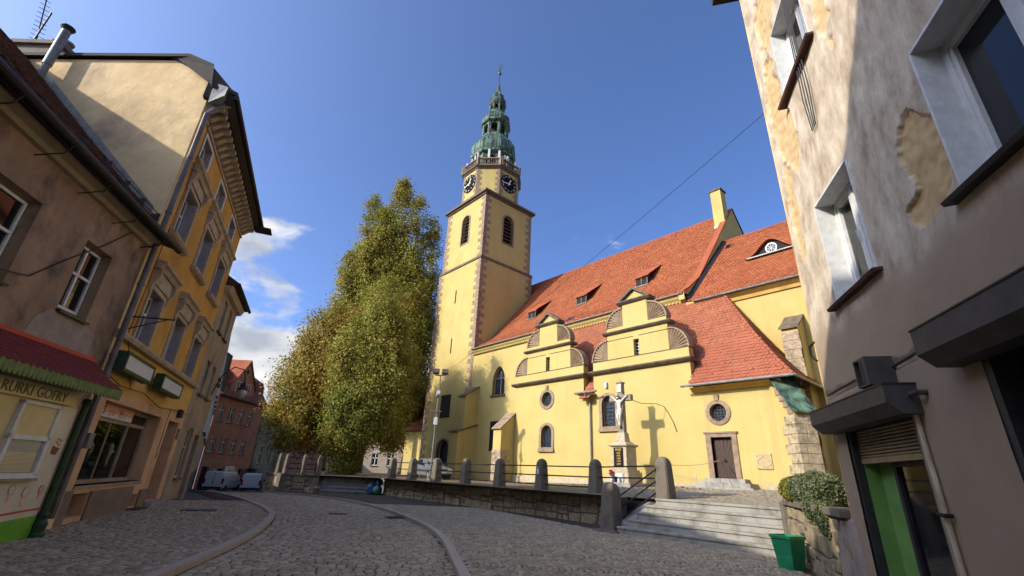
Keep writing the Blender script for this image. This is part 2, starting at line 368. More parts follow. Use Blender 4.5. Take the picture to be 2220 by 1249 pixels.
mat('gold', lin(222, 180, 76), rough=.4, metallic=.3)
mat('flower_red', lin(190, 34, 40), island=.3, rough=.6)
mat('plaque_stone', lin(188, 166, 126), lin(162, 142, 108), scale=12, bump=.6, bscale=25)
mat('bark', lin(96, 82, 66), lin(68, 58, 48), scale=7, stretch=(2, 2, .5), bump=.9, bscale=12, bdist=.05)
mat('leaf_poplar', lin(146, 147, 66), lin(155, 141, 64), scale=.35, contrast=(.35, .65), island=.42, hue=.022, rough=.7, transl=.35, spec=.2)
mat('leaf_lime', lin(160, 130, 54), lin(136, 130, 54), scale=.3, contrast=(.38, .62), island=.42, hue=.028, rough=.7, transl=.35, spec=.2)
mat('leaf_green', lin(122, 130, 54), lin(144, 136, 56), scale=.3, contrast=(.38, .62), island=.42, hue=.022, rough=.7, transl=.35, spec=.2)
mat('leaf_orange', lin(172, 124, 48), lin(142, 112, 44), scale=.35, island=.4, hue=.025, rough=.7, transl=.35, spec=.2)
mat('leaf_sage', lin(120, 124, 92), lin(84, 94, 56), scale=4, island=.35, hue=.02, rough=.7, transl=.15)
mat('cloth_navy', lin(48, 54, 74), rough=.9); mat('cloth_pink', lin(196, 56, 120), rough=.9); mat('cloth_red', lin(176, 44, 40), rough=.9)
mat('cloth_white', lin(200, 196, 188), rough=.9); mat('cloth_brown', lin(120, 84, 56), rough=.9); mat('cloth_teal', lin(92, 128, 124), rough=.9); mat('skin_form', lin(190, 150, 128), rough=.7)
mat('interior_dark', lin(40, 34, 30), lin(30, 26, 24), scale=2)
mat('shop_inside', lin(178, 152, 126), lin(150, 126, 104), scale=2)
mat('interior_wood', lin(92, 66, 54), rough=.8)
mat('lamp_white', lin(220, 218, 210), rough=.4)
mat('lamp_glass', lin(150, 150, 140), rough=.12, spec=.8)
mat('wire', lin(34, 32, 32), rough=.7)
mat('ground_far', lin(96, 92, 86), lin(76, 72, 68), scale=3, bump=.5, bscale=9)
mat('earth', lin(120, 104, 78), lin(98, 84, 62), scale=2, bump=.6, bscale=20)
mat('tan_house', lin(150, 132, 110), lin(132, 116, 96), scale=1, bump=.3)

def glass_clear():
    m = bpy.data.materials.new('shop_glass'); m.use_nodes = True; nt = m.node_tree; nt.nodes.clear(); N = nt.nodes.new; L = nt.links.new
    out = N('ShaderNodeOutputMaterial'); t = N('ShaderNodeBsdfTransparent'); t.inputs[0].default_value = (.82, .85, .84, 1)
    g = N('ShaderNodeBsdfGlossy'); g.inputs['Roughness'].default_value = .02; f = N('ShaderNodeFresnel'); f.inputs[0].default_value = 1.6
    x = N('ShaderNodeMixShader'); L(f.outputs[0], x.inputs[0]); L(t.outputs[0], x.inputs[1]); L(g.outputs[0], x.inputs[2]); L(x.outputs[0], out.inputs[0]); MATS['shop_glass'] = m
glass_clear()
def wall_right_mat():
    """pale sandy paint over yellow render; where the paint layer has come off (attribute 'peel') the render shows"""
    m = bpy.data.materials.new('peeling_plaster'); m.use_nodes = True; nt = m.node_tree; nt.nodes.clear(); N = nt.nodes.new; L = nt.links.new
    out = N('ShaderNodeOutputMaterial'); b = N('ShaderNodeBsdfPrincipled'); L(b.outputs[0], out.inputs[0]); b.inputs['Roughness'].default_value = .9
    geo = N('ShaderNodeNewGeometry'); at = N('ShaderNodeAttribute'); at.attribute_name = 'peel'
    def noise(sc, det=8, st=(1, 1, 1)):
        mp = N('ShaderNodeMapping'); mp.inputs['Scale'].default_value = st; L(geo.outputs['Position'], mp.inputs[0])
        n = N('ShaderNodeTexNoise'); n.inputs['Scale'].default_value = sc; n.inputs['Detail'].default_value = det; n.inputs['Roughness'].default_value = .65; L(mp.outputs[0], n.inputs[0]); return n.outputs[0]
    def rmp(src, c0, c1, p0, p1):
        r = N('ShaderNodeValToRGB'); r.color_ramp.elements[0].position = p0; r.color_ramp.elements[0].color = c0; r.color_ramp.elements[1].position = p1; r.color_ramp.elements[1].color = c1
        L(src, r.inputs[0]); return r.outputs[0]
    paint = rmp(noise(3.4, 12, (1, 1, .5)), lin(158, 138, 113), lin(214, 199, 174), .34, .66)
    lower = rmp(noise(1.2), lin(154, 133, 108), lin(166, 144, 118), .3, .7)
    render = rmp(noise(5), lin(186, 154, 104), lin(206, 178, 130), .3, .7)
    sp = N('ShaderNodeSeparateColor'); L(at.outputs['Color'], sp.inputs[0])
    def mix(f, a, c):
        x = N('ShaderNodeMix'); x.data_type = 'RGBA'; L(f, x.inputs[0]); L(a, x.inputs[6]); L(c, x.inputs[7]); return x.outputs[2]
    c = mix(sp.outputs[1], paint, lower); c = mix(sp.outputs[0], c, render)
    L(c, b.inputs['Base Color'])
    bp = N('ShaderNodeBump'); bp.inputs['Strength'].default_value = .5; bp.inputs['Distance'].default_value = .012; L(noise(16), bp.inputs['Height']); L(bp.outputs[0], b.inputs['Normal'])
    MATS['peeling_plaster'] = m
wall_right_mat()
# ---------------------------------------------------------------- ground, road, pavements, terrace
def gz(x, y):                       # street level: flat, then falling away down the far street
    return -max(0., (-x-34.5))*.055 if x > -90 else -3.05
def tz(x, y):                       # church terrace rises towards the church and to the right
    k = min(1, max(0, (y-15.2)/8.8)); t = min(1, max(0, (x+26)/18))
    return 1.08+k*(.06+.4*t)
def cat(pts, n=12):
    out = []; P = [np.array(p, float) for p in pts]; P = [2*P[0]-P[1]]+P+[2*P[-1]-P[-2]]
    for i in range(1, len(P)-2):
        for j in range(n):
            t = j/n; out.append(.5*((2*P[i])+(-P[i-1]+P[i+1])*t+(2*P[i-1]-5*P[i]+4*P[i+1]-P[i+2])*t*t+(-P[i-1]+3*P[i]-3*P[i+1]+P[i+2])*t**3))
    out.append(P[-2]); return out
LK = cat([(6, -6.5), (-2.0, -2.6), (-6.0, -.6), (-9.13, 1.31), (-12.89, 3.35), (-16.29, 4.75), (-18.69, 5.47), (-22.75, 6.0), (-28, 6.2), (-36, 5.6), (-50, 4)])
RK = cat([(9, -3), (0, 1.4), (-4.2, 3.8), (-7.06, 5.48), (-10.97, 7.7), (-14.29, 9.08), (-19.5, 10.5), (-24.67, 11.2), (-29, 10.6), (-34, 9.0), (-50, 8.2)])
def inpoly(P, poly):
    x, y = P[:, 0], P[:, 1]; res = np.zeros(len(P), bool); n = len(poly); j = n-1
    for i in range(n):
        xi, yi = poly[i]; xj, yj = poly[j]
        with np.errstate(divide='ignore', invalid='ignore'):
            c = ((yi > y) != (yj > y)) & (x < (xj-xi)*(y-yi)/(yj-yi+1e-12)+xi)
        res ^= c; j = i
    return res
def sheet(name, poly, z, mt, zf=None, grid=None):
    if grid:
        xs = np.arange(grid[0], grid[1]+.01, grid[4]); ys = np.arange(grid[2], grid[3]+.01, grid[4])
        V = [(x, y, zf(x, y)+z) for y in ys for x in xs]; nx = len(xs)
        Q = [(j*nx+i, j*nx+i+1, (j+1)*nx+i+1, (j+1)*nx+i) for j in range(len(ys)-1) for i in range(nx-1)]
        return mesh_np(name, V, Q, mt, smooth=True)
    vec = [[Vector((p[0], p[1], 0)) for p in poly]]; tr = tessellate_polygon(vec)
    me = bpy.data.meshes.new(name); me.from_pydata([(p[0], p[1], (zf(*p) if zf else 0)+z) for p in poly], [], [tuple(t) for t in tr]); me.update()
    return link(name, me, mt)
# the ground: one sheet to the horizon
xs = list(np.concatenate([[-1500, -600, -200, -120], np.arange(-92, 12.1, 4), [40, 150, 600, 1500]])); ys = [-1500, -500, -120, -40, -20, -8, 0, 8, 16, 24, 40, 70, 150, 500, 1500]
V = [(x, y, gz(x, y)-.05) for y in ys for x in xs]; nx = len(xs)
ground = struct(mesh_np('ground', V, [(j*nx+i, j*nx+i+1, (j+1)*nx+i+1, (j+1)*nx+i) for j in range(len(ys)-1) for i in range(nx-1)], M['ground_far']))
lk = [tuple(p) for p in LK]; rk = [tuple(p) for p in RK]
def strip(name, A, B, z, mt, n=1):
    V = []; Q = []
    k = min(len(A), len(B))
    for i in range(k): V += [(A[i][0], A[i][1], gz(*A[i])+z), (B[i][0], B[i][1], gz(*B[i])+z)]
    return mesh_np(name, V, [(2*i, 2*i+1, 2*i+3, 2*i+2) for i in range(k-1)], mt)
road = struct(strip('road', lk, rk, -.008, M['joint_dirt']))
# pavement on the left runs up to the house fronts, the right one to the terrace wall and steps
LW = [(8, -14), (-1.9, -7.6), (-8, -4.2), (-15.0, -.35), (-21, 1.7), (-24.5, 3.0), (-28.5, 4.3), (-34, 4.4), (-50, 2.5)]
left_poly = lk[:]+[(p[0]-.3*.0, p[1]-.6) for p in LW[::-1]]
pav_l = struct(sheet('pavement_left', left_poly, .045, M['joint_dirt'], gz))
right_poly = rk[:-12]+[(-34.6, 9.4), (-33.0, 10.4), (-31.4, 12.6), (-30.0, 16.2), (-19, 16.2), (-10, 15.0), (-4, 15.0), (-2.4, 9.3), (5, -2.4)]
pav_r = struct(sheet('pavement_right', right_poly, .045, M['joint_dirt'], gz))
terr_poly_z = sheet('terrace', None, 0, M['earth'], tz, grid=(-64, 8, 15.0, 42, 1.0)); struct(terr_poly_z)
tl = sheet('terrace_left', [(-33.0, 10.25), (-35.8, 10.2), (-55, 16.2), (-30.6, 16.2), (-32.4, 12.4)], 1.075, M['earth']); struct(tl)

def stone_variants(name, mt, n=6, l=1, w=1, h=1):
    out = []
    for k in range(n):
        r = random.Random(k+11); j = lambda a: r.uniform(-a, a)
        b = [(-.5+j(.05), -.5+j(.05)), (.5+j(.05), -.5+j(.05)), (.5+j(.05), .5+j(.05)), (-.5+j(.05), .5+j(.05))]
        V = [(x, y, 0) for x, y in b]+[(x*1.0, y*1.0, .62+j(.06)) for x, y in b]+[(x*.80, y*.78, 1+j(.08)) for x, y in b]
        F = [(8, 9, 10, 11)]+[(i+4, (i+1) % 4+4, (i+1) % 4+8, i+8) for i in range(4)]+[(i, (i+1) % 4, (i+1) % 4+4, i+4) for i in range(4)]
        me = bpy.data.meshes.new(name); me.from_pydata(V, [], F)
        for p in me.polygons[1:5]: p.use_smooth = True
        me.materials.append(mt); out.append(me)
    return out
def lay(P, ang, L_, W_, z0, hh, parent, mt, name, nparts=300, camxy=(0, 0)):
    """P centres; the largest in view become parts of their own, the rest one joined part"""
    N = len(P); d = np.hypot(P[:, 0]-camxy[0], P[:, 1]-camxy[1])
    az = np.degrees(np.arctan2(P[:, 0], P[:, 1])); vis = (az < -5) & (az > -96) & (d > 5.2)
    order = np.argsort(np.where(vis, d, 1e6)); near = order[:nparts]; rest = np.ones(N, bool); rest[near] = False
    me = stone_variants(name, mt)
    for i in near:
        inst(name, me[i % 6], parent, (P[i, 0], P[i, 1], z0[i]), ang[i]+(math.pi if i % 2 else 0), (L_[i], W_[i], hh[i]))
    I = np.where(rest)[0]; n = len(I); c, s = np.cos(ang[I]), np.sin(ang[I])
    sg = np.array([(-.5, -.5), (.5, -.5), (.5, .5), (-.5, .5)]); V = np.zeros((n, 8, 3)); jr = np.random.uniform(-.05, .05, (n, 4, 2))
    for k in range(4):
        lx = (sg[k, 0]+jr[:, k, 0])*L_[I]; ly = (sg[k, 1]+jr[:, k, 1])*W_[I]
        V[:, k, 0] = P[I, 0]+c*lx-s*ly; V[:, k, 1] = P[I, 1]+s*lx+c*ly; V[:, k, 2] = z0[I]+hh[I]*.35
        V[:, k+4, 0] = P[I, 0]+(c*lx-s*ly)*.8; V[:, k+4, 1] = P[I, 1]+(s*lx+c*ly)*.8; V[:, k+4, 2] = z0[I]+hh[I]*(1+np.random.uniform(-.1, .1, n))
    b = (np.arange(n)*8)[:, None]; F = np.concatenate([b+np.array(q) for q in ([4, 5, 6, 7], [0, 1, 5, 4], [1, 2, 6, 5], [2, 3, 7, 6], [3, 0, 4, 7])])
    return mesh_np(name+'_field', V.reshape(-1, 3), F, mt, parent, kind='stuff')
# road setts in courses across the carriageway
def road_setts():
    A = np.array(lk[:len(rk)]); B = np.array(rk[:len(lk)])
    seg = np.hypot(*np.diff(A/2+B/2, axis=0).T); S = np.concatenate([[0], np.cumsum(seg)])
    P = []; an = []; LL = []; WW = []
    s = 4.0
    while s < S[-1]-16:
        a = np.array([np.interp(s, S, A[:, k]) for k in (0, 1)]); b = np.array([np.interp(s, S, B[:, k]) for k in (0, 1)])
        mid = (a+b)/2; far = math.hypot(*mid) > 33
        if far: break
        w = np.linalg.norm(b-a); t = (b-a)/w; q = .21+random.uniform(0, .05); row = random.uniform(.125, .15)
        while q < w-.3:
            l = random.uniform(.15, .23); c = a+t*(q+l/2)
            P.append(c+np.random.uniform(-.008, .008, 2)); an.append(math.atan2(t[1], t[0])+random.uniform(-.04, .04)); LL.append(l-.014); WW.append(row-.012); q += l
        s += row
    P = np.array(P); n = len(P)
    z0 = np.array([gz(*p) for p in P])-.035
    lay(P, np.array(an), np.array(LL), np.array(WW), z0, np.random.uniform(.038, .052, n), road, M['cobble_road'], 'sett')
road_setts()
# small pavement cobbles laid in segmental arcs
def arc_cobbles(poly, parent, az, zadd, mt, name, pitch=.105, maxd=26, zf=gz, box=None, wavelen=1.5, amp=.30, nparts=300, hh=(.022, .036), cz=0):
    a = R_(az); ca, sa = math.cos(a), math.sin(a)
    xs = [p[0] for p in poly]; ys = [p[1] for p in poly]
    G = np.array([(u, v) for u in np.arange(-40, 40, pitch) for v in np.arange(-40, 40, pitch)]) if box is None else np.array([(u, v) for u in np.arange(box[0], box[1], pitch) for v in np.arange(box[2], box[3], pitch)])
    ph = (G[:, 0] % wavelen)/wavelen*2-1
    y = G[:, 1]+amp*(1-ph**2); slope = -2*amp*ph*2/wavelen
    X = G[:, 0]*ca-y*sa; Y = G[:, 0]*sa+y*ca
    P = np.stack([X, Y], 1)+np.random.uniform(-.012, .012, (len(G), 2)); ang = a+np.arctan(slope)
    d = np.hypot(P[:, 0], P[:, 1]); azp = np.degrees(np.arctan2(P[:, 0], P[:, 1]))
    k = (d < maxd) & (d > 3.5) & (azp < 8) & (azp > -105); P = P[k]; ang = ang[k]
    k = inpoly(P, poly); P = P[k]; ang = ang[k]; n = len(P)
    z0 = np.array([zf(*p) for p in P])+zadd
    f = pitch-.01
    lay(P, ang, np.random.uniform(f*.86, f*1.06, n), np.random.uniform(f*.84, f*1.0, n), z0, np.random.uniform(hh[0], hh[1], n), parent, mt, name, nparts)
def shrink(poly, k): return poly
arc_cobbles([(p[0], p[1]-.02) for p in lk[:-10]]+[(p[0], p[1]-.5) for p in LW[:-1][::-1]], pav_l, -63, .035, M['cobble_walk'], 'cobble', pitch=.115, maxd=25)
arc_cobbles([(p[0], p[1]+.02) for p in rk[:-24]]+[(-32.2, 12.0), (-30.4, 15.7), (-19.3, 15.6), (-10.4, 13.6), (-5.0, 13.45), (-2.4, 9.0), (4, -1)], pav_r, -38, .035, M['cobble_walk'], 'cobble', pitch=.115, maxd=25)
arc_cobbles([(-13.5, 15.3), (-5, 15.3), (-5, 20), (-6.5, 23.6), (-30, 23.9), (-30, 22.5), (-13.5, 17.5)], terr_poly_z, 10, -.008, M['cobble_terrace'], 'cobble', pitch=.15, maxd=36, zf=tz, amp=.2, hh=(.025, .04))
# kerb stones
def kerbs(line, name, side, z, wdt, parent):
    P = np.array(line); seg = np.hypot(*np.diff(P, axis=0).T); S = np.concatenate([[0], np.cumsum(seg)]); s = 2.0; k = 0
    while s < S[-1]-18:
        l = random.uniform(.75, 1.1)
        a = [np.array([np.interp(q, S, P[:, i]) for i in (0, 1)]) for q in (s+.006, s+l/2, s+l-.006)]
        vs = []; n = []
        for j, p in enumerate(a):
            t = a[min(j+1, 2)]-a[max(j-1, 0)]; t /= np.linalg.norm(t); nn = np.array([-t[1], t[0]])*side
            for off, dz in ((0, -.05), (0, z-.018), (.018, z), (wdt, z+.004), (wdt, -.05)): q = p+nn*off; vs.append((q[0], q[1], gz(*p)+dz))
        fs = [(j*5+i, j*5+(i+1) % 5, (j+1)*5+(i+1) % 5, (j+1)*5+i) for j in range(2) for i in range(5)]+[(0, 1, 2, 3, 4), (14, 13, 12, 11, 10)]
        MB().add(vs, fs).build('kerb_stone', M['kerb'], parent); s += l
kerbs(LK, 'kerb_stone', -1, .10, .2, pav_l)
kerbs(RK, 'kerb_stone', 1, .09, .2, pav_r)
# gutter line of setts beside the left kerb is part of the road; drain covers
for (x, y, a, nm, lb) in ((-16.4, 9.3, 10, 'drain_grate', 'square iron drain grate in the road by the right kerb'), (-18.2, 7.8, 20, 'manhole_cover', 'round iron manhole cover in the middle of the cobbled road'), (-19.6, 3.6, 18, 'access_cover', 'rectangular steel access cover set in the left cobbled pavement')):
    if nm == 'manhole_cover':
        t = thing(nm, lb, 'manhole cover', (x, y, .01)); MB().lathe([(.34, 0), (.34, .022), (.3, .024)], (x, y, 0), 24).build('frame', M['dark_metal'], t); MB().lathe([(.27, .01), (.27, .027)], (x, y, 0), 20).build('lid', M['steel_dark'], t)
    else:
        t = thing(nm, lb, 'drain' if nm == 'drain_grate' else 'access cover', (x, y, .02)); f = Fr(x, y, a); h = .42 if nm == 'drain_grate' else .5; zz = 0 if nm == 'drain_grate' else .055
        mb = MB(f); mb.box(-h, h, -.3, -.27, zz-.02, zz+.03).box(-h, h, .27, .3, zz-.02, zz+.03).box(-h, -h+.03, -.27, .27, zz-.02, zz+.03).box(h-.03, h, -.27, .27, zz-.02, zz+.03).build('frame', M['dark_metal'], t)
        if nm == 'drain_grate':
            for q in range(9): MB(f).box(-h+.06+q*.09, -h+.1+q*.09, -.265, .265, -.01, .022).build('bar', M['dark_metal'], t)
        else: MB(f).box(-h+.035, h-.035, -.265, .265, zz-.02, zz+.022).build('lid', M['steel_dark'], t)
# fallen leaves
def litter():
    n = 2600; P = np.column_stack([np.random.uniform(-34, -11, n), 24-np.abs(np.random.normal(0, 2.6, n)), np.zeros(n)])
    P = P[(P[:, 1] > 16.2)]; Q = np.column_stack([np.random.uniform(-44, -31, 500), np.random.uniform(13, 24, 500), np.zeros(500)]); P = np.concatenate([P, Q]); n = len(P)
    P[:, 2] = [tz(x, y)+.03+random.uniform(0, .02) for x, y, _ in P]
    a = np.random.uniform(0, 6.28, n); s = np.random.uniform(.04, .075, n); V = np.zeros((n, 4, 3))
    for k in range(4):
        V[:, k, 0] = P[:, 0]+np.cos(a+k*1.57)*s*(1 if k % 2 else .7); V[:, k, 1] = P[:, 1]+np.sin(a+k*1.57)*s*(1 if k % 2 else .7); V[:, k, 2] = P[:, 2]+np.random.uniform(0, .03, n)
    o = mesh_np('fallen_leaves', V.reshape(-1, 3), (np.arange(n)*4)[:, None]+np.arange(4), M['leaf_litter'], kind='stuff'); tag(o, 'brown fallen leaves scattered over the church terrace', 'leaves')
litter()
# ---------------------------------------------------------------- church
YA, YN = 24.0, 28.5
ch = thing('church', 'large yellow church with tall clock tower and steep red tiled roofs', 'church', (-25, 27, 1.2))
FA = Fr(0, YA, 90); FN = Fr(0, YN, 90)
GC = (-23.2, -15.55)                      # centres of the two ornate gables
zb = .6
# --- annexe front wall with its openings
aw_out = [(-26.55, zb), (-7.65, zb), (-7.65, 6.42), (-12.15, 6.42), (-12.15, 8.03), (-18.95, 8.03), (-18.95, 6.85), (-19.8, 6.85), (-19.8, 8.03), (-26.55, 8.03)]
ocL = ellipse(-23.2, 6.8, .5, .52); ocR = ellipse(-10.92, 5.1, .44, .44)
aw1 = arch(-23.69, -22.70, 3.52, 5.0); aw2 = arch(-18.31, -17.30, 4.68, 6.58); dr = rect(-11.45, -10.4, 1.93, 3.88)
annexe = wall('annexe_wall', M['church_yellow'], FA, aw_out, [ocL, ocR, aw1, aw2, dr], .38, ch, thick=.5)
FE = Fr(-7.65, YA, 0)                      # east end wall of the annexe
wall('annexe_end_wall', M['church_yellow'], FE, [(0.001, zb), (4.5, zb), (4.5, 6.4), (0.001, 6.4)], [], .3, ch)
FW_ = Fr(-26.55, YN, 180)
wall('annexe_end_wall', M['church_yellow'], FW_, [(0, zb), (4.499, zb), (4.499, 8.0), (0, 13.2)], [], .3, ch)
pl = MB(FA); pl.box(-26.6, -12.4, -.02, .06, zb, 1.62).box(-9.1, -7.7, -.02, .05, zb, 1.75); pl.build('plinth', M['pedestal_stone'], ch)
def surround(lp, du, dz, w, mt=M['sandstone'], name='window_surround', proud=.05):
    mb = MB(FA if w == 'A' else FN); ring(mb, lp, scaled(lp, du, dz), -.1, proud); return mb.build(name, mt, annexe if w == 'A' else nave)
def grille(fr, parent, u0, u1, z0, z1, nu, nz, wd=-.16, r=.014, shape=None):
    mb = MB(fr)
    for i in range(1, nu): 
        u = u0+(u1-u0)*i/nu; zt = z1
        if shape == 'arch': rr = (u1-u0)/2; zt = z1-rr+math.sqrt(max(0, rr*rr-(u-(u0+u1)/2)**2))
        zl = z0
        if shape == 'oval': k = math.sqrt(max(0, 1-((u-(u0+u1)/2)/((u1-u0)/2))**2)); zt = (z0+z1)/2+(z1-z0)/2*k; zl = (z0+z1)/2-(z1-z0)/2*k
        mb.box(u-r, u+r, wd-r, wd+r, zl, zt)
    for i in range(1, nz):
        z = z0+(z1-z0)*i/nz; ul, ur = u0, u1
        if shape == 'oval': k = math.sqrt(max(0, 1-((z-(z0+z1)/2)/((z1-z0)/2))**2)); ul, ur = (u0+u1)/2-(u1-u0)/2*k, (u0+u1)/2+(u1-u0)/2*k
        if shape == 'arch' and z > z1-(u1-u0)/2: rr = (u1-u0)/2; k = math.sqrt(max(0, rr*rr-(z-z1+rr)**2)); ul, ur = (u0+u1)/2-k, (u0+u1)/2+k
        mb.box(ul, ur, wd-r*.8, wd+r*1.2, z-r, z+r)
    return mb.build('window_grille', M['dark_metal'], parent)
def pane(fr, lp, w, parent, mt=M['leaded_glass'], name='pane'):
    return MB(fr).prism(lp, w, w-.02).build(name, mt, parent)
for lp, kind in ((ocL, 'oval'), (ocR, 'oval'), (aw1, 'arch'), (aw2, 'arch')):
    us = [p[0] for p in lp]; zs = [p[1] for p in lp]; u0, u1, z0, z1 = min(us), max(us), min(zs), max(zs)
    surround(lp, .22, .17 if kind == 'arch' else .2, 'A'); pane(FA, lp, -.26, annexe)
    grille(FA, annexe, u0, u1, z0, z1, 5, 6 if kind == 'oval' else 8, shape=kind)
    c = (u0+u1)/2
    if kind == 'oval': MB(FA).prism([(c-.1, z1+.14), (c+.1, z1+.14), (c+.14, z1+.46), (c-.14, z1+.46)], -.05, .09).build('keystone', M['sandstone'], annexe)
    else: MB(FA).box(u0-.26, u1+.26, -.1, .14, z0-.30, z0-.17).box(u0-.22, u1+.22, -.1, .09, z0-.17, z0-.02).build('window_sill', M['sandstone'], annexe)
# --- doorway
do = MB(FA); ring(do, [(-11.45, 1.9), (-10.4, 1.9), (-10.4, 3.88), (-11.45, 3.88)], [(-11.72, 1.9), (-10.14, 1.9), (-10.14, 4.12), (-11.72, 4.12)], -.2, .06); do.build('door_surround', M['sandstone'], annexe)
MB(FA).box(-11.8, -10.06, 0, .1, 4.06, 4.14).build('door_hood', M['sandstone'], annexe)
dd = MB(FA).box(-11.45, -10.4, -.26, -.2, 1.93, 3.88).build('door', M['door_wood'], annexe)
def sunburst():
    cu, cz = -10.92, 2.75
    def edge(a):
        c, s = math.cos(a), math.sin(a); t = 9
        for lim, v in ((.5 if c > 0 else -.5, c), ((1.06 if s > 0 else -.76), s)):
            if abs(v) > 1e-6: t = min(t, lim/v)
        return (cu+c*t, cz+s*t)
    A = [2*math.pi*i/28 for i in range(28)]
    for i in range(28):
        a, b = A[i]+.012, A[i]+2*math.pi/28-.012; p, q = edge(a), edge(b)
        MB(FA).prism([(cu+math.cos(a)*.09, cz+math.sin(a)*.09), p, q, (cu+math.cos(b)*.09, cz+math.sin(b)*.09)], -.2, -.178+.006*(i % 2)).build('board', M['door_wood'], dd)
    MB(FA).ball((cu, -.16, cz), .06, 8).build('door_boss', M['dark_metal'], dd)
sunburst()
for i, (x0, x1, y0, z0, z1) in enumerate(((-12.25, -9.2, 22.75, 1.2, 1.54), (-12.05, -9.45, 23.1, 1.53, 1.74), (-11.75, -9.8, 23.45, 1.73, 1.93))):
    xm = [x0, x0+(x1-x0)*(.52 if i % 2 else .4), x1]
    for a, b in zip(xm, xm[1:]): MB().box(a+.004, b-.004, y0, 24-.001-i*.002, z0, z1).build('door_step', M['granite'], annexe, bevel=.012)
# --- wall plaque
pq = tag(MB(FA).box(-9.36, -8.67, 0, .05, 2.4, 3.09).build('wall_plaque', M['plaque_stone']), 'square carved stone plaque on the yellow wall right of the brown door', 'plaque')
mb = MB(FA); ring(mb, ellipse(-9.015, 2.7, .27, .2), ellipse(-9.015, 2.7, .31, .235), .045, .068); mb.build('oval_rim', M['plaque_stone'], pq)
mb = MB(FA); mb.box(-9.33, -8.7, .045, .062, 2.98, 3.06).box(-9.33, -8.7, .045, .058, 2.42, 2.45); mb.build('relief_band', M['plaque_stone'], pq)
for k in range(5): MB(FA).box(-9.2+.02*abs(k-2), -8.83-.02*abs(k-2), .045, .054, 2.58+k*.055, 2.6+k*.055).build('carved_line', M['plaque_stone'], pq)
# --- ornate gables
def gable(c):
    g = MB(FA); g.box(c-3.41, c+3.41, -.5, 0, 8.2, 8.84); g.box(c-2.2, c-.2, -.5, -.03, 8.84, 10.5); g.box(c+.2, c+2.2, -.5, -.03, 8.84, 10.5); g.box(c-.2, c+.2, -.5, -.03, 9.9, 10.5); g.box(c-.2, c+.2, -.5, -.35, 8.84, 9.9)
    g.box(c-2.2, c+2.2, -.5, 0, 10.66, 10.92); g.box(c-.92, c+.92, -.5, -.03, 10.92, 12.38); g.prism([(c-.95, 12.6), (c+.95, 12.6), (c, 13.2)], -.45, -.06)
    go = g.build('gable', M['church_yellow'], ch)
    m1 = MB(FA); m1.wprism([(-.55, 8.0), (.16, 8.0), (.3, 8.12), (.3, 8.2), (-.55, 8.22)], c-3.62, c+3.62); m1.build('lower_cornice', M['dark_trim'], go)
    m2 = MB(FA); m2.wprism([(-.55, 10.5), (.08, 10.5), (.18, 10.6), (.18, 10.66), (-.55, 10.68)], c-2.48, c+2.48); m2.build('middle_cornice', M['dark_trim'], go)
    m3 = MB(FA); m3.wprism([(-.55, 12.38), (.06, 12.38), (.18, 12.5), (.18, 12.58), (-.55, 12.6)], c-1.24, c+1.24); m3.build('upper_cornice', M['dark_trim'], go)
    m4 = MB(FA); m4.prism([(c-1.26, 12.58), (c-1.0, 12.58), (c, 13.24), (c+1.0, 12.58), (c+1.26, 12.58), (c, 13.44)], -.55, .14); m4.build('pediment', M['dark_trim'], go)
    # thin string mouldings
    MB(FA).box(c-3.45, c+3.45, -.5, .03, 8.82, 8.855).box(c-2.24, c-.2, -.5, .0, 10.1, 10.125).box(c+.2, c+2.24, -.5, 0., 10.1, 10.125).build('string_moulding', M['dark_trim'], go)
    # scallop shells: fluted quarter discs
    for (u0, rz, ru, zz) in ((2.2, 1.28, 1.2, 8.84), (.92, 1.2, 1.26, 10.92)):
        for s in (-1, 1):
            uu = c+s*u0; n = 9
            for i in range(n):
                a0, a1 = math.pi/2*i/n, math.pi/2*(i+1)/n; am = (a0+a1)/2
                P = lambda a, k: (uu+s*math.cos(a)*ru*k, zz+math.sin(a)*rz*k)
                A, B, Cc = P(a0, 1), P(am, 1.03), P(a1, 1)
                mb = MB(FA); o = (uu, zz)
                mb.add([(o[0], -.04, o[1]), (A[0], -.08, A[1]), (B[0], .03, B[1]), (Cc[0], -.08, Cc[1]), (o[0], -.45, o[1]), (A[0], -.45, A[1]), (B[0], -.45, B[1]), (Cc[0], -.45, Cc[1])],
                       [(0, 1, 2), (0, 2, 3), (1, 5, 6, 2), (2, 6, 7, 3), (4, 6, 5), (4, 7, 6), (0, 4, 5, 1), (0, 3, 7, 4)])
                mb.build('shell_flute', M['shell_stone'], go)
            rim = [(uu+s*math.cos(math.pi/2*i/10)*ru*1.0, zz+math.sin(math.pi/2*i/10)*rz*1.0) for i in range(11)]; rin = [(uu+s*math.cos(math.pi/2*i/10)*(ru+.09), zz+math.sin(math.pi/2*i/10)*(rz+.09)) for i in range(11)]
            mb = MB(FA); n = 11
            mb.add([(u, w, z) for w in (-.5, .045) for lp in (rim, rin) for u, z in lp], [f for i in range(10) for f in ((2*n+i, 2*n+i+1, 3*n+i+1, 3*n+i), (n+i, n+i+1, 3*n+i+1, 3*n+i), (i, i+1, 2*n+i+1, 2*n+i))]); mb.build('shell_rim', M['shell_stone'], go)
    MB(FA).box(c-.2, c+.2, -.32, -.3, 8.86, 9.9).build('pane', M['glass_dark'], go)
    mb = MB(FA); mb.box(c-.012, c+.012, -.3, -.28, 8.86, 9.9)
    for k in range(1, 5): mb.box(c-.2, c+.2, -.3, -.28, 8.86+k*.208-.01, 8.86+k*.208+.01)
    mb.build('glazing_bars', M['white_frame'], go)
for c in GC: gable(c)

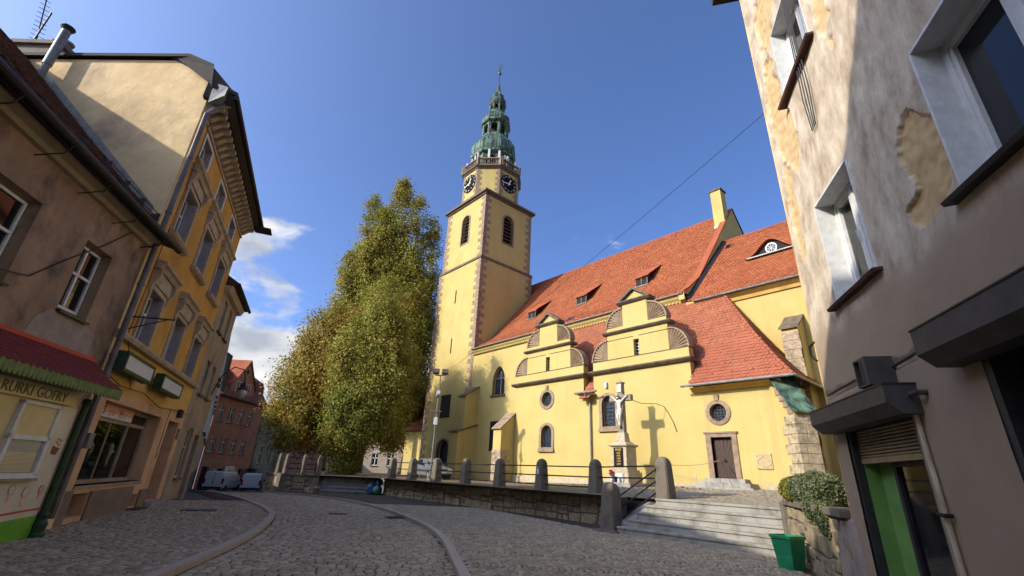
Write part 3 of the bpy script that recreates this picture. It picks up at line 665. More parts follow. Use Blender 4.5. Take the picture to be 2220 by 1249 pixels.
# --- roofs: surfaces covered with plain tiles
def tile_roof(name, surf, uv_ok, u0, u1, v0, v1, tw, th, mt, parent, lift=.03, nparts=0, back=True, tname='roof_tile', vlen=1):
    """surf(u, s) -> point, s measured up the slope in metres; returns the roof part"""
    # backing sheet
    nu = max(2, int((u1-u0)/.3)); nv = max(2, int((v1-v0)/.3)); V = []; Q = []
    ids = {}
    for j in range(nv+1):
        for i in range(nu+1):
            p = Vector(surf(u0+(u1-u0)*i/nu, v0+(v1-v0)*j/nv)); V.append(tuple(p-Vector((0, 0, .035))))
    for j in range(nv):
        for i in range(nu):
            uc, vc = u0+(u1-u0)*(i+.5)/nu, v0+(v1-v0)*(j+.5)/nv
            du, dv = (u1-u0)/nu/2, (v1-v0)/nv/2
            if all(uv_ok(uc+a*du, min(v1-.01, max(v0+.01, vc+b*dv))) for a in (-1, 1) for b in (-1, 1)): Q.append((j*(nu+1)+i, j*(nu+1)+i+1, (j+1)*(nu+1)+i+1, (j+1)*(nu+1)+i))
    ro = mesh_np(name, V, Q, M['soffit_dark'], parent)
    TV = []; TQ = []; TP = []
    rows = int((v1-v0)/th); 
    for j in range(rows+1):
        s0 = v0+j*th; off = (j % 2)*tw/2
        # local frame of this row
        a = Vector(surf(u0, s0)); e = (Vector(surf(u0+.5, s0))-a).normalized(); up = (Vector(surf(u0, min(s0+th, v1+.2)))-a).normalized(); nn = e.cross(up).normalized()
        if nn.z < 0: nn = -nn
        for i in range(int((u1-u0)/tw)+2):
            u = u0+i*tw-off
            if not uv_ok(u+tw/2, s0+th*.5): continue
            p = Vector(surf(u+tw/2, s0)); hw = tw*.485; jt = random.uniform(-.014, .014); lf = lift+random.uniform(-.009, .014)
            pts = [p-e*hw+up*th*1.25, p+e*hw+up*th*1.25, p+e*hw+up*(.03+jt)+nn*lf, p+e*hw*.5+up*(-.02+jt)+nn*lf, p-e*hw*.5+up*(-.02+jt)+nn*lf, p-e*hw+up*(.03+jt)+nn*lf]
            low = [q-nn*.02 for q in pts[2:]]
            b = len(TV); TV += [tuple(q) for q in pts+low]
            TQ += [(b, b+1, b+2, b+5), (b+5, b+2, b+3, b+4), (b+2, b+6, b+7, b+3), (b+3, b+7, b+8, b+4), (b+4, b+8, b+9, b+5)]
    n = len(TV)//10; V = np.array(TV).reshape(n, 10, 3)
    if nparts:
        d = np.linalg.norm(V[:, 0]-np.array([0, 0, 1.6]), axis=1); near = set(np.argsort(d)[:nparts].tolist())
        tq = [(0, 1, 2, 5), (5, 2, 3, 4), (2, 6, 7, 3), (3, 7, 8, 4), (4, 8, 9, 5)]
        i0 = min(near); base = V[i0]-V[i0].mean(0)
        for i in near:
            c = V[i].mean(0); me = bpy.data.meshes.new(tname); me.from_pydata([tuple(q) for q in V[i]-c], [], tq); me.materials.append(mt); inst(tname, me, ro, tuple(c))
        keep = np.array([k not in near for k in range(n)]); V = V[keep]; n = len(V)
    tq = np.array([(0, 1, 2, 5), (5, 2, 3, 4), (2, 6, 7, 3), (3, 7, 8, 4), (4, 8, 9, 5)])
    Q = ((np.arange(n)*10)[:, None, None]+tq[None]).reshape(-1, 4)
    mesh_np(tname+'_field', V.reshape(-1, 3), Q, mt, ro, kind='stuff')
    return ro
def profile_surf(prof, xaxis=True):
    P = np.array(prof, float); S = np.concatenate([[0], np.cumsum(np.hypot(*np.diff(P, axis=0).T))])
    return S, (lambda u, s: (u, float(np.interp(s, S, P[:, 0])), float(np.interp(s, S, P[:, 1])))) 
AP = [(23.42, 6.46), (24.3, 7.45), (25.6, 9.15), (28.5, 13.42)]
S, asurf = profile_surf(AP); SL = S[-1]
def a_ok(u, s):
    y = float(np.interp(s, S, [p[0] for p in AP]))
    if u > -6.95-(y-23.42)/5.08*4.8: return False
    for c in GC:
        if abs(u-c) < 3.43 and y < 24.52: return False
    if u < -26.4: return False
    return True
aroof = tile_roof('annexe_roof', asurf, a_ok, -26.6, -6.9, 0, SL, .22, .26, M['annexe_tile'], ch, nparts=290)
def esurf(u, s):                         # hipped east slope: u runs along +y from the corner
    S2 = SL; x0 = -6.95
    t = s/S2; return (x0-4.8*np.interp(s, S, [(p[0]-23.42)/5.08 for p in AP]), 23.42+u, float(np.interp(s, S, [p[1] for p in AP])))
er = tile_roof('annexe_hip', esurf, lambda u, s: u > float(np.interp(s, S, [p[0]-23.42 for p in AP])) and u < 5.1, 0, 5.15, 0, SL, .22, .26, M['annexe_tile'], ch, tname='hip_face_tile')
for i in range(26):                      # hip ridge tiles
    t0 = i/26; s0 = t0*SL; a = Vector(asurf(0, s0)); x = -6.95-(a.y-23.42)/5.08*4.8; b = Vector(asurf(0, min(SL, s0+SL/26+.06))); x2 = -6.95-(b.y-23.42)/5.08*4.8
    MB().tube([(x, a.y, a.z+.05), (x2, b.y, b.z+.03)], .11, 7, .085).build('ridge_tile', M['annexe_tile'], aroof)
NP = [(28.02, 13.9), (28.7, 14.22), (30.6, 15.62), (33.6, 19.0), (37.0, 22.95), (39.1, 25.35)]
SN, nsurf = profile_surf(NP)
nroof = tile_roof('nave_roof', nsurf, lambda u, s: not (u < -38.4 and float(np.interp(s, SN, [p[0] for p in NP])) < 36.7), -50, -14.35, 0, SN[-1], .21, .2, M['roof_tile'], ch)
MB().add([(-50, 39.1, 25.3), (-14.35, 39.1, 25.3), (-14.35, 50.2, 13.9), (-50, 50.2, 13.9)], [(0, 1, 2, 3)]).build('rear_slope', M['roof_tile'], nroof)
for i in range(84): MB().tube([(-50+i*.4245, 39.1, 25.37), (-50+i*.4245+.44, 39.1, 25.35)], .12, 6, .1).build('ridge_tile', M['roof_tile'], nroof)
CP = [(28.05, 13.15), (29.0, 14.0), (36.0, 20.85)]
SC, csurf = profile_surf(CP)
croof = tile_roof('choir_roof', csurf, lambda u, s: True, -13.9, 1, 0, SC[-1], .21, .2, M['roof_tile'], ch)
for i in range(34): MB().tube([(-13.9+i*.44, 36.0, 20.9), (-13.9+i*.44+.45, 36.0, 20.88)], .12, 6, .1).build('ridge_tile', M['roof_tile'], croof)
# --- nave walls
NVo = [(-38.55, zb), (-14.1, zb), (-14.1, 13.6), (-38.55, 13.6)]
gw = arch(-35.0, -33.2, 8.75, 11.55, 12, True); sh2 = rect(-35.05, -33.32, 3.75, 6.3)
nave = wall('nave_wall', M['church_yellow'], FN, NVo, [gw, sh2], .45, ch, thick=.4)
surround(gw, .12, .1, 'N', M['church_yellow'], 'window_reveal', .02)
pane(FN, gw, -.4, nave); mb = MB(FN); mb.box(-34.16, -34.04, -.4, -.3, 8.75, 11.1); mb.box(-35, -33.2, -.39, -.31, 10.35, 10.45); mb.build('tracery', M['sandstone'], nave)
grille(FN, nave, -35.0, -33.2, 8.75, 10.4, 8, 9, wd=-.36, r=.012)
MB(FN).box(-35.15, -33.05, -.3, .14, 8.58, 8.75).build('window_sill', M['dark_trim'], nave)
def shutter(fr, u0, u1, z0, z1, parent):
    n = 5
    for i in range(n):
        a = u0+.05+(u1-u0-.1)*i/n; MB(fr).box(a+.006, a+(u1-u0-.1)/n-.006, -.14, -.08, z0+.06, z1-.06).build('board', M['black_wood'], parent)
    mb = MB(fr); mb.box(u0-.03, u1+.03, -.2, .03, z0-.1, z0).box(u0, u0+.06, -.2, -.03, z0, z1).box(u1-.06, u1, -.2, -.03, z0, z1).box(u0+.06, u1-.06, -.2, -.03, z1-.06, z1).box(u0, u1, -.2, -.15, z0, z1); mb.build('shutter_frame', M['black_wood'], parent)
shutter(FN, -35.05, -33.32, 3.75, 6.3, nave)
cn = MB(FN); cn.wprism([(-.3, 13.3), (.12, 13.3), (.2, 13.45), (.34, 13.6), (.42, 13.85), (-.3, 13.9)], -38.5, -14.1); cn.build('eaves_cornice', M['church_yellow'], nave)
dn = MB(FN)
for i in range(int(24.3/.28)): dn.box(-38.4+i*.28, -38.4+i*.28+.13, .12, .22, 13.32, 13.44)
dn.build('dentils', M['church_yellow'], nave, kind='stuff')
MB().tube([(-38.4, 28.0, 13.84), (-14.2, 28.0, 13.86)], .07, 8).build('gutter', M['zinc'], nave)
# nave east gable, choir wall
FG = Fr(-14.1, YN, 0)
gp = [(0.0, zb), (21.2, zb), (21.2, 13.9), (10.6, 25.6), (8.5, 23.25), (5.1, 19.25), (2.1, 15.8), (.2, 14.35), (-.45, 14.0), (-.45, 13.4), (0, 13.35)]
wall('nave_gable_wall', M['church_yellow'], FG, gp, [], .2, ch, thick=.42)
vg = MB(FG)
pr = [(-.5, 14.02), (.2, 14.42), (2.1, 15.86), (5.1, 19.32), (8.5, 23.32), (10.6, 25.7)]
vs = []
for u, z in pr: vs += [(u, -.5, z-.06), (u, .05, z-.06), (u, .05, z+.05), (u, -.5, z+.05)]
vg.add(vs, [(i*4+j, i*4+(j+1) % 4, (i+1)*4+(j+1) % 4, (i+1)*4+j) for i in range(5) for j in range(4)]+[(0, 1, 2, 3), (20, 21, 22, 23)]); vg.build('verge_tiles', M['roof_tile'], nroof)
vg = MB(FG); vg.add([(10.6, -.5, 25.62), (10.6, .08, 25.62), (10.6, .08, 25.74), (10.6, -.5, 25.74), (21.4, -.5, 13.9), (21.4, .08, 13.9), (21.4, .08, 14.02), (21.4, -.5, 14.02)], [(0, 1, 5, 4), (1, 2, 6, 5), (2, 3, 7, 6), (3, 0, 4, 7)]); vg.build('verge_flashing', M['dark_metal'], nroof)
fl = MB(FG); vs = []
for u, z in [(-.3, 13.3), (.6, 14.1), (7.3, 20.75)]: vs += [(u, .01, z), (u, .35, z+.03), (u, .01, z+.25)]
fl.add(vs, [(i*3+j, i*3+(j+1) % 3, (i+1)*3+(j+1) % 3, (i+1)*3+j) for i in range(2) for j in range(3)]); fl.build('roof_flashing', M['dark_metal'], croof)
choir = wall('choir_wall', M['church_yellow'], FN, [(-14.09, zb), (2, zb), (2, 12.9), (-14.09, 12.9)], [], .3, ch)
MB(FN).wprism([(-.3, 12.55), (.1, 12.55), (.16, 12.75), (.4, 12.95), (.42, 13.1), (-.3, 13.12)], -14.05, 2).build('eaves_cornice', M['pale_ochre'], choir)
MB().tube([(-13.5, 27.98, 13.06), (2, 27.98, 13.02)], .07, 8).build('gutter', M['zinc'], choir)
def chbut(x0, x1, y1, zt_in, zt_out, mt, cap, parent, steps=None, y0=YN):
    MB(Fr(0, y0, 90)).wprism([(-.1, zb), (y0-y1, zb), (y0-y1, zt_out), (-.1, zt_in)], x0, x1).build('buttress', mt, parent)
    MB(Fr(0, y0, 90)).wprism([(-.0, zt_in+.01), (y0-y1+.14, zt_out-.09), (y0-y1+.14, zt_out-.01), (-.0, zt_in+.12)], x0-.1, x1+.1).build('buttress_cap', cap, parent)
chbut(-8.25, -7.45, 27.2, 10.75, 9.85, M['church_yellow'], M['dark_trim'], choir)
for k in range(14): MB().box(-8.29+.02*(k % 2), -7.41-.02*(k % 3), 27.16, 27.4, 2.6+k*.5, 3.08+k*.5).build('stone_block', M['rubble'], choir)
chbut(-38.2, -37.1, 26.9, 9.75, 8.75, M['church_yellow'], M['dark_trim'], nave)
chbut(-38.35, -36.95, 26.2, 6.0, 5.3, M['church_yellow'], M['dark_trim'], nave)
chbut(-27.45, -26.56, 22.7, 5.95, 4.85, M['church_yellow'], M['sandstone'], annexe, y0=YA)
for k in range(7): MB().box(-27.49, -26.52+.02*(k % 2), 22.66+.01*(k % 3), 23.6-.3*(k % 2), 1.0+k*.33, 1.32+k*.33).build('stone_block', M['rubble'], annexe)
# diagonal corner buttress with copper cap
FD = Fr(-7.72, 24.02, 42)
cb = MB(FD).wprism([(-.4, zb), (1.25, zb), (1.25, 4.7), (-.4, 6.35)], -.42, .42).build('corner_buttress', M['church_yellow'], ch)
for k in range(9):
    z0 = 1.0+k*.405; um = random.uniform(-.12, .12)
    for a, b in ((-.46, um), (um, .46)): MB(FD).box(a+.008, b-.008, .95, 1.285, z0, z0+.39).build('stone_block', M['rubble'], cb, bevel=.015)
    MB(FD).box(-.455, -.2, .5-.28*(k % 2), .935, z0, z0+.39).build('stone_block', M['rubble'], cb, bevel=.015); MB(FD).box(.2, .455, .1, .935, z0, z0+.39).build('stone_block', M['rubble'], cb, bevel=.015)
for k in range(4): MB(FD).box(-.46, -.1, .12+k*.24, .5+k*.24, 5.62-k*.31, 5.9-k*.31).build('stone_block', M['sandstone'], cb)
MB(FD).wprism([(-.05, 6.5), (1.42, 4.72), (1.42, 4.8), (-.05, 6.6)], -.56, .56).build('copper_cap', M['copper'], cb)
MB(FA).box(-8.25, -7.65, .0, .1, 6.0, 6.38).build('corbel', M['sandstone'], cb)
# gutters and downpipes of the annexe
MB().tube([(-12.5, 23.36, 6.5), (-6.9, 23.36, 6.47), (-6.88, 23.36, 6.47), (-6.88, 28.3, 6.45)], .068, 8).build('gutter', M['zinc'], annexe)
MB(FA).wprism([(-.1, 6.2), (.12, 6.2), (.3, 6.36), (.4, 6.42), (-.1, 6.44)], -12.15, -7.65).build('eaves_cornice', M['pale_ochre'], annexe)
MB().tube([(-6.88, 28.2, 6.4), (-6.8, 28.1, 6.0), (-6.85, 28.2, 5.6), (-6.85, 28.3, 1.4)], .07, 8).build('downpipe', M['zinc'], annexe)
MB().tube([(-20.1, 23.42, 6.82), (-18.3, 23.42, 6.84)], .068, 8).build('gutter', M['zinc'], annexe)
dp = MB(); dp.tube([(-19.2, 23.42, 6.8), (-19.2, 23.46, 6.55), (-19.2, 23.88, 6.3), (-19.2, 23.9, 1.3)], .055, 8)
for z in (2.6, 4.4, 5.9): dp.tube([(-19.2, 23.9, z), (-19.2, 23.9, z+.05)], .07, 8)
dp.build('downpipe', M['zinc'], annexe)
MB(FA).box(-19.95, -18.75, 0, .5, 6.7, 6.78).build('eaves_soffit', M['pale_ochre'], annexe)
tag(MB(FA).box(-18.0, -17.82, .02, .16, 7.05, 7.42).build('alarm_box', M['sign_white'], bevel=.02), 'small pale alarm box on the yellow wall above the arched window', 'alarm box')
# snow guards
for (cx, rows, u0, u1, sf, nm, pa) in ((0, ((.7, 1.05), (1.5, 1.05)), -12, -7.3, asurf, 'snow_guards', aroof), (0, ((.45, .8), (.9, .8), (1.4, .9)), -13.3, 1, csurf, 'snow_guards', croof), (0, ((.5, .8), (.9, .8)), -30, -14.8, nsurf, 'snow_guards', nroof)):
    mb = MB()
    for k, (s, p) in enumerate(rows):
        u = u0+(k % 2)*p/2
        while u < u1: q = sf(u, s); mb.add([(u-.025, q[1], q[2]+.02), (u+.025, q[1], q[2]+.02), (u+.02, q[1]-.02, q[2]+.17), (u-.02, q[1]-.02, q[2]+.17), (u, q[1]+.14, q[2]+.16)], [(0, 1, 2, 3), (0, 3, 4), (1, 4, 2)]); u += p
    mb.build(nm, M['roof_tile'], pa, kind='stuff')
# dormers on the nave roof
for (x0, x1) in ((-33.95, -32.75), (-27.15, -25.85), (-20.4, -19.18)):
    yf, zf = 32.02, 17.2; d = MB(); d.add([(x0, yf, zf), (x1, yf, zf), (x1, yf, zf+.82), (x0, yf, zf+.82), (x0, 33.2, zf+1.25), (x1, 33.2, zf+1.25)], [(0, 1, 2, 3), (0, 3, 4), (1, 5, 2)]); d.build('dormer_cheeks', M['black_wood'], nroof)
    e = MB(); e.add([(x0-.2, yf-.22, zf+.78), (x1+.2, yf-.22, zf+.78), (x1+.2, 34.15, zf+2.5), (x0-.2, 34.15, zf+2.5), (x0-.2, yf-.22, zf+.86), (x1+.2, yf-.22, zf+.86), (x1+.2, 34.15, zf+2.58), (x0-.2, 34.15, zf+2.58)], [(0, 1, 2, 3), (4, 5, 6, 7), (0, 1, 5, 4), (0, 3, 7, 4), (1, 2, 6, 5)]); e.build('dormer_roof', M['roof_tile'], nroof)
    fm = MB(); fm.box(x0, x1, yf-.06, yf, zf-.02, zf+.08).box(x0, x0+.1, yf-.06, yf, zf+.08, zf+.8).box(x1-.1, x1, yf-.06, yf, zf+.08, zf+.8).box((x0+x1)/2-.06, (x0+x1)/2+.06, yf-.06, yf, zf+.08, zf+.8).box(x0+.1, x1-.1, yf-.06, yf, zf+.7, zf+.8); fm.build('dormer_frame', M['dark_trim'], nroof)
    MB().box(x0+.1, x1-.1, yf-.02, yf-.01, zf+.08, zf+.7).build('pane', M['interior_dark'], nroof)
    MB().box(x0-.05, x1+.05, yf-.2, yf, zf-.07, zf-.02).build('dormer_sill', M['zinc'], nroof)
sk = nsurf(-25.8, 2.6); MB().add([(-26.2, 29.3, 14.72), (-25.5, 29.3, 14.72), (-25.5, 29.9, 15.2), (-26.2, 29.9, 15.2)], [(0, 1, 2, 3)]).build('skylight', M['glass_dark'], nroof)
MB().add([(-13.5, 34.6, 19.55), (-12.9, 34.6, 19.55), (-12.9, 35.1, 20.06), (-13.5, 35.1, 20.06)], [(0, 1, 2, 3)]).build('skylight', M['glass_dark'], croof)
# eyebrow dormer on the choir roof
def eyebrow():
    xc, hw = -9.2, 1.75; n = 20; yf = 31.5; zf = 16.5
    top = [(xc+hw*(2*i/n-1), zf+.02+1.0*(.5+.5*math.cos(math.pi*(2*i/n-1)))**1.3) for i in range(n+1)]
    vs = [(x, yf-.25, z) for x, z in top]+[(x, 28.05+(z-12.2)/.968*1.0+.2, z+.02) for x, z in top]
    MB().add(vs+[(x, y, z+.09) for x, y, z in vs], [(i, i+1, n+2+i, n+1+i) for i in range(n)]+[(2*n+2+i, 2*n+3+i, 3*n+4+i, 3*n+3+i) for i in range(n)]+[(i, i+1, 2*n+3+i, 2*n+2+i) for i in range(n)]).build('eyebrow_roof', M['roof_tile'], croof)
    MB().add([(x, yf, zf) for x, z in top]+[(x, yf, z) for x, z in top], [(i, i+1, n+2+i, n+1+i) for i in range(n)]).build('eyebrow_front', M['black_wood'], croof)
    MB().box(xc-1.6, xc+1.6, yf-.3, yf-.02, zf-.06, zf+.02).build('eyebrow_sill', M['zinc'], croof)
    f = Fr(0, yf, 90); mb = MB(f); ring(mb, ellipse(xc, zf+.42, .3, .3), ellipse(xc, zf+.42, .38, .38), 0, .05); mb.build('round_window_frame', M['white_frame'], croof)
    MB(f).prism(ellipse(xc, zf+.42, .3, .3), .005, .015).build('pane', M['bluegrey_base'], croof)
    mb = MB(f)
    for k in range(4): a = math.pi*k/4; mb.prism([(xc+math.cos(a)*.3-math.sin(a)*.012, zf+.42+math.sin(a)*.3+math.cos(a)*.012), (xc-math.cos(a)*.3-math.sin(a)*.012, zf+.42-math.sin(a)*.3+math.cos(a)*.012), (xc-math.cos(a)*.3+math.sin(a)*.012, zf+.42-math.sin(a)*.3-math.cos(a)*.012), (xc+math.cos(a)*.3+math.sin(a)*.012, zf+.42+math.sin(a)*.3-math.cos(a)*.012)], .015, .035)
    mb.build('glazing_bars', M['white_frame'], croof)
eyebrow()
cm = MB(); cm.box(-15.1, -14.16, 37.2, 38.2, 22.8, 27.0); cm.build('chimney', M['church_yellow'], ch)
MB().box(-15.2, -14.06, 37.1, 38.3, 27.0, 27.14).build('chimney_cap', M['dark_trim'], ch); MB().box(-15.14, -14.12, 37.1, 38.25, 22.9, 23.35).build('chimney_flashing', M['zinc'], ch)
# ---------------------------------------------------------------- tower
TX0, TX1, TY0, TY1 = -47.2, -38.55, 28.5, 36.7
tcx, tcy = -42.88, 32.55
slits = [rect(-43.2, -42.95, 20.35, 22.1), rect(-43.15, -42.9, 14.25, 16.0)]
port = arch(-43.75, -41.6, zb, 4.85); shu1 = rect(-44.0, -42.05, 7.2, 9.55)
tower = wall('tower_shaft', M['church_yellow'], FN, [(TX0, zb), (TX1-.001, zb), (TX1-.001, 25.1), (TX0, 25.1)], slits+[port, shu1], .45, ch, thick=.3)
FT = Fr(TX1, TY0, 0)                      # right face
wall('tower_shaft_side', M['church_yellow'], FT, [(0, zb), (8.2, zb), (8.2, 25.1), (0, 25.1)], [], .3, ch)
MB().add([(TX0, TY0+.002, zb), (TX0, TY1, zb), (TX0, TY1, 25.1), (TX0, TY0+.002, 25.1), (TX1, TY1, zb), (TX1, TY1, 25.1)], [(0, 1, 2, 3), (1, 4, 5, 2)]).build('tower_back', M['church_yellow'], ch)
shutter(FN, -44.0, -42.05, 7.2, 9.55, tower)
for s in slits: MB(FN).box(s[0][0]-.05, s[1][0]+.05, -.46, -.4, s[0][1], s[2][1]).build('slit_shade', M['interior_dark'], tower); 
MB(FN).prism(arch(-43.75, -41.6, zb, 4.85), -.44, -.4).build('portal_door', M['black_wood'], tower); mb = MB(FN); ring(mb, port, scaled(port, .3, .16), -.2, .06); mb.build('portal_surround', M['sandstone'], tower)
ux0, ux1, uy0, uy1 = TX0+.25, TX1-.2, TY0+.18, TY1-.2
FU = Fr(0, uy0, 90); FU2 = Fr(ux1, uy0, 0)
bw = arch(-43.35, -41.85, 28.35, 32.4); bw2 = arch(3.05, 4.65, 28.35, 32.4)
up1 = wall('tower_belfry', M['church_yellow'], FU, [(ux0, 25.1), (ux1-.001, 25.1), (ux1-.001, 34.3), (ux0, 34.3)], [bw], .6, ch)
up2 = wall('tower_belfry_side', M['church_yellow'], FU2, [(0, 25.1), (uy1-uy0, 25.1), (uy1-uy0, 34.3), (0, 34.3)], [bw2], .6, ch)
MB().add([(ux0, uy0+.002, 25.1), (ux0, uy1, 25.1), (ux0, uy1, 34.3), (ux0, uy0+.002, 34.3), (ux1, uy1, 25.1), (ux1, uy1, 34.3)], [(0, 1, 2, 3), (1, 4, 5, 2)]).build('belfry_back', M['church_yellow'], ch)
for fr, lp, pa in ((FU, bw, up1), (FU2, bw2, up2)):
    mb = MB(fr); ring(mb, lp, scaled(lp, .22, .14), -.15, .05); mb.build('window_surround', M['sandstone'], pa)
    u0, u1 = lp[0][0], lp[1][0]
    for k in range(8):
        z = 28.5+k*.5
        MB(fr).add([(u0, -.08, z), (u1, -.08, z), (u1, -.42, z+.3), (u0, -.42, z+.3), (u0, -.08, z+.05), (u1, -.08, z+.05), (u1, -.42, z+.35), (u0, -.42, z+.35)], [(0, 1, 2, 3), (4, 5, 6, 7), (0, 1, 5, 4)]).build('louvre_slat', M['dark_trim'], pa)
    MB(fr).box(u0, u1, -.6, -.5, 28.35, 32.3).build('belfry_dark', M['interior_dark'], pa)
def ringbox(name, x0, x1, y0, y1, z0, z1, o, mt, slope=0):
    MB().add([(x0-o, y0-o, z0), (x1+o, y0-o, z0), (x1+o, y1+o, z0), (x0-o, y1+o, z0), (x0-o*(1-slope), y0-o*(1-slope), z1), (x1+o*(1-slope), y0-o*(1-slope), z1), (x1+o*(1-slope), y1+o*(1-slope), z1), (x0-o*(1-slope), y1+o*(1-slope), z1)],
             [(0, 3, 2, 1), (4, 5, 6, 7), (0, 1, 5, 4), (1, 2, 6, 5), (2, 3, 7, 6), (3, 0, 4, 7)]).build(name, mt, ch)
ringbox('string_course', TX0, TX1, TY0, TY1, 25.06, 25.42, .12, M['dark_trim'], .9)
ringbox('tower_cornice_bed', ux0, ux1, uy0, uy1, 34.05, 34.3, .18, M['dark_trim']); ringbox('tower_cornice', ux0, ux1, uy0, uy1, 34.3, 34.62, .42, M['dark_trim'], .1)
# quoins, each a block of its own
qme = MB().box(-.5, .5, -.5, .5, 0, 1); 
qm = bpy.data.meshes.new('quoin'); qm.from_pydata(qme.v, [], qme.f); bmq = bmesh.new(); bmq.from_mesh(qm); bmesh.ops.bevel(bmq, geom=bmq.edges[:], offset=.02, segments=1, affect='EDGES'); bmq.to_mesh(qm); bmq.free(); qm.materials.append(M['sandstone'])
def qmesh(i):
    return qm
def quoins(xc, yc, sx, sy, z0, z1, parent, h=.48, pr=.035):
    n = int((z1-z0)/h); h = (z1-z0)/n
    for k in range(n):
        a, b = ((.98, .5), (.52, .95))[k % 2]; a += random.uniform(-.09, .09); b += random.uniform(-.09, .09)
        x0, x1 = sorted((xc+sx*pr, xc-sx*a)); y0, y1 = sorted((yc+sy*pr, yc-sy*b))
        inst('quoin', qm, parent, ((x0+x1)/2, (y0+y1)/2, z0+k*h+.006), 0, (x1-x0, y1-y0, h-.012))
quoins(TX1, TY0, 1, -1, 1.0, 25.06, tower); quoins(TX0, TY0, -1, -1, 1.0, 25.06, tower); quoins(TX1, TY1, 1, 1, 14.0, 25.06, tower)
quoins(ux1, uy0, 1, -1, 25.45, 34.05, up1); quoins(ux0, uy0, -1, -1, 25.45, 34.05, up1); quoins(ux1, uy1, 1, 1, 25.45, 34.05, up2)
MB().add([(ux0-.38, uy0-.38, 34.62), (ux1+.38, uy0-.38, 34.62), (ux1+.38, uy1+.38, 34.62), (ux0-.38, uy1+.38, 34.62), (tcx, tcy, 36.6)], [(0, 1, 4), (1, 2, 4), (2, 3, 4), (3, 0, 4)]).build('tower_offset_roof', M['dark_trim'], ch)
# octagon clock stage
AF = 3.68                                 # half width across flats
def octf(k, af=AF):                       # frame of face k: 0 = front (-y), 1 = front-right, 2 = right (+x) ...
    a = -90+45*k; nx, ny = math.cos(R_(a)), math.sin(R_(a)); side = 2*af*math.tan(R_(22.5))
    f = Fr(0, 0, 0); f.n = (nx, ny); f.d = (-ny, nx); f.o = (tcx+nx*af-f.d[0]*side/2, tcy+ny*af-f.d[1]*side/2); f.az = 0; return f, side
oc8 = 22.5
r8 = lambda af: af/math.cos(R_(22.5))
ph8 = R_(22.5)
octo = MB().lathe([(r8(AF), 34.7), (r8(AF), 39.4)], (tcx, tcy, 0), 8, ph8).build('clock_stage', M['church_yellow'], ch)
MB().lathe([(r8(AF+.06), 34.6), (r8(AF+.06), 35.3), (r8(AF), 35.35)], (tcx, tcy, 0), 8, ph8).build('clock_stage_base', M['sandstone'], octo)
MB().lathe([(r8(AF), 39.3), (r8(AF+.12), 39.38), (r8(AF+.14), 39.5), (r8(AF+.34), 39.66), (r8(AF+.34), 39.78), (r8(2.6), 39.76)], (tcx, tcy, 0), 8, ph8).build('gallery_cornice', M['dark_trim'], octo)
for k in (-1, 0, 1, 2, 3):
    f, side = octf(k)
    n = 9
    for i in range(n):
        h = 3.95/n; L1 = .6 if i % 2 else .34
        MB(f).box(.0, L1, -.02, .035, 35.38+i*h+.005, 35.38+(i+1)*h-.005).build('quoin', M['sandstone'], octo)
        MB(f).box(side-L1, side, -.02, .035, 35.38+i*h+.005, 35.38+(i+1)*h-.005).build('quoin', M['sandstone'], octo)
    # balustrade of the gallery
    f2, s2 = octf(k, AF+.2)
    MB(f2).box(-.02, s2+.02, -.16, .08, 40.82, 40.98).build('balustrade_rail', M['sandstone'], octo); MB(f2).box(-.02, s2+.02, -.14, .06, 39.78, 39.92).build('balustrade_base', M['sandstone'], octo)
    nb = 9
    for i in range(nb):
        u = .42+(s2-.84)*(i+.5)/nb; p = f2(u, -.05, 0)
        MB().lathe([(.045, 39.92), (.09, 40.1), (.04, 40.45), (.075, 40.82)], (p[0], p[1], 0), 6).build('baluster', M['dark_trim'], octo)
    for u in (.0, s2): MB(f2).box(u-.22, u+.22, -.3, .12, 39.77, 41.06).build('gallery_post', M['sandstone'], octo)
def clock(k, tlabel=None):
    f, side = octf(k); c = side/2; z = 37.6
    face = MB(f).prism(ellipse(c, z, 1.34, 1.34, 32), .02, .08).build('clock_face', M['clock_black'], octo)
    NUM = ['XII', 'I', 'II', 'III', 'IIII', 'V', 'VI', 'VII', 'VIII', 'IX', 'X', 'XI']
    for i in range(12):
        a = R_(90-30*i); text(NUM[i], f, c+math.cos(a)*.95, .082, z+math.sin(a)*.95, .36, M['clock_white'], face, 'numeral', sx=.8, tilt=a-math.pi/2, depth=.01)
    for ang, L_, w in ((R_(90-22), .8, .085), (R_(90-260), 1.2, .065)):
        ca, sa = math.cos(ang), math.sin(ang); P = lambda l, q: (c+ca*l-sa*q, z+sa*l+ca*q)
        MB(f).prism([P(-.3, w), P(-.3, -w), P(L_*.8, -w*.8), P(L_*.8, -w*1.9), P(L_, 0), P(L_*.8, w*1.9), P(L_*.8, w*.8)], .11, .135).build('clock_hand', M['clock_white'], face)
    MB(f).prism(ellipse(c, z, .12, .12, 12), .1, .15).build('hand_hub', M['clock_white'], face)
clock(0); clock(2); clock(4)
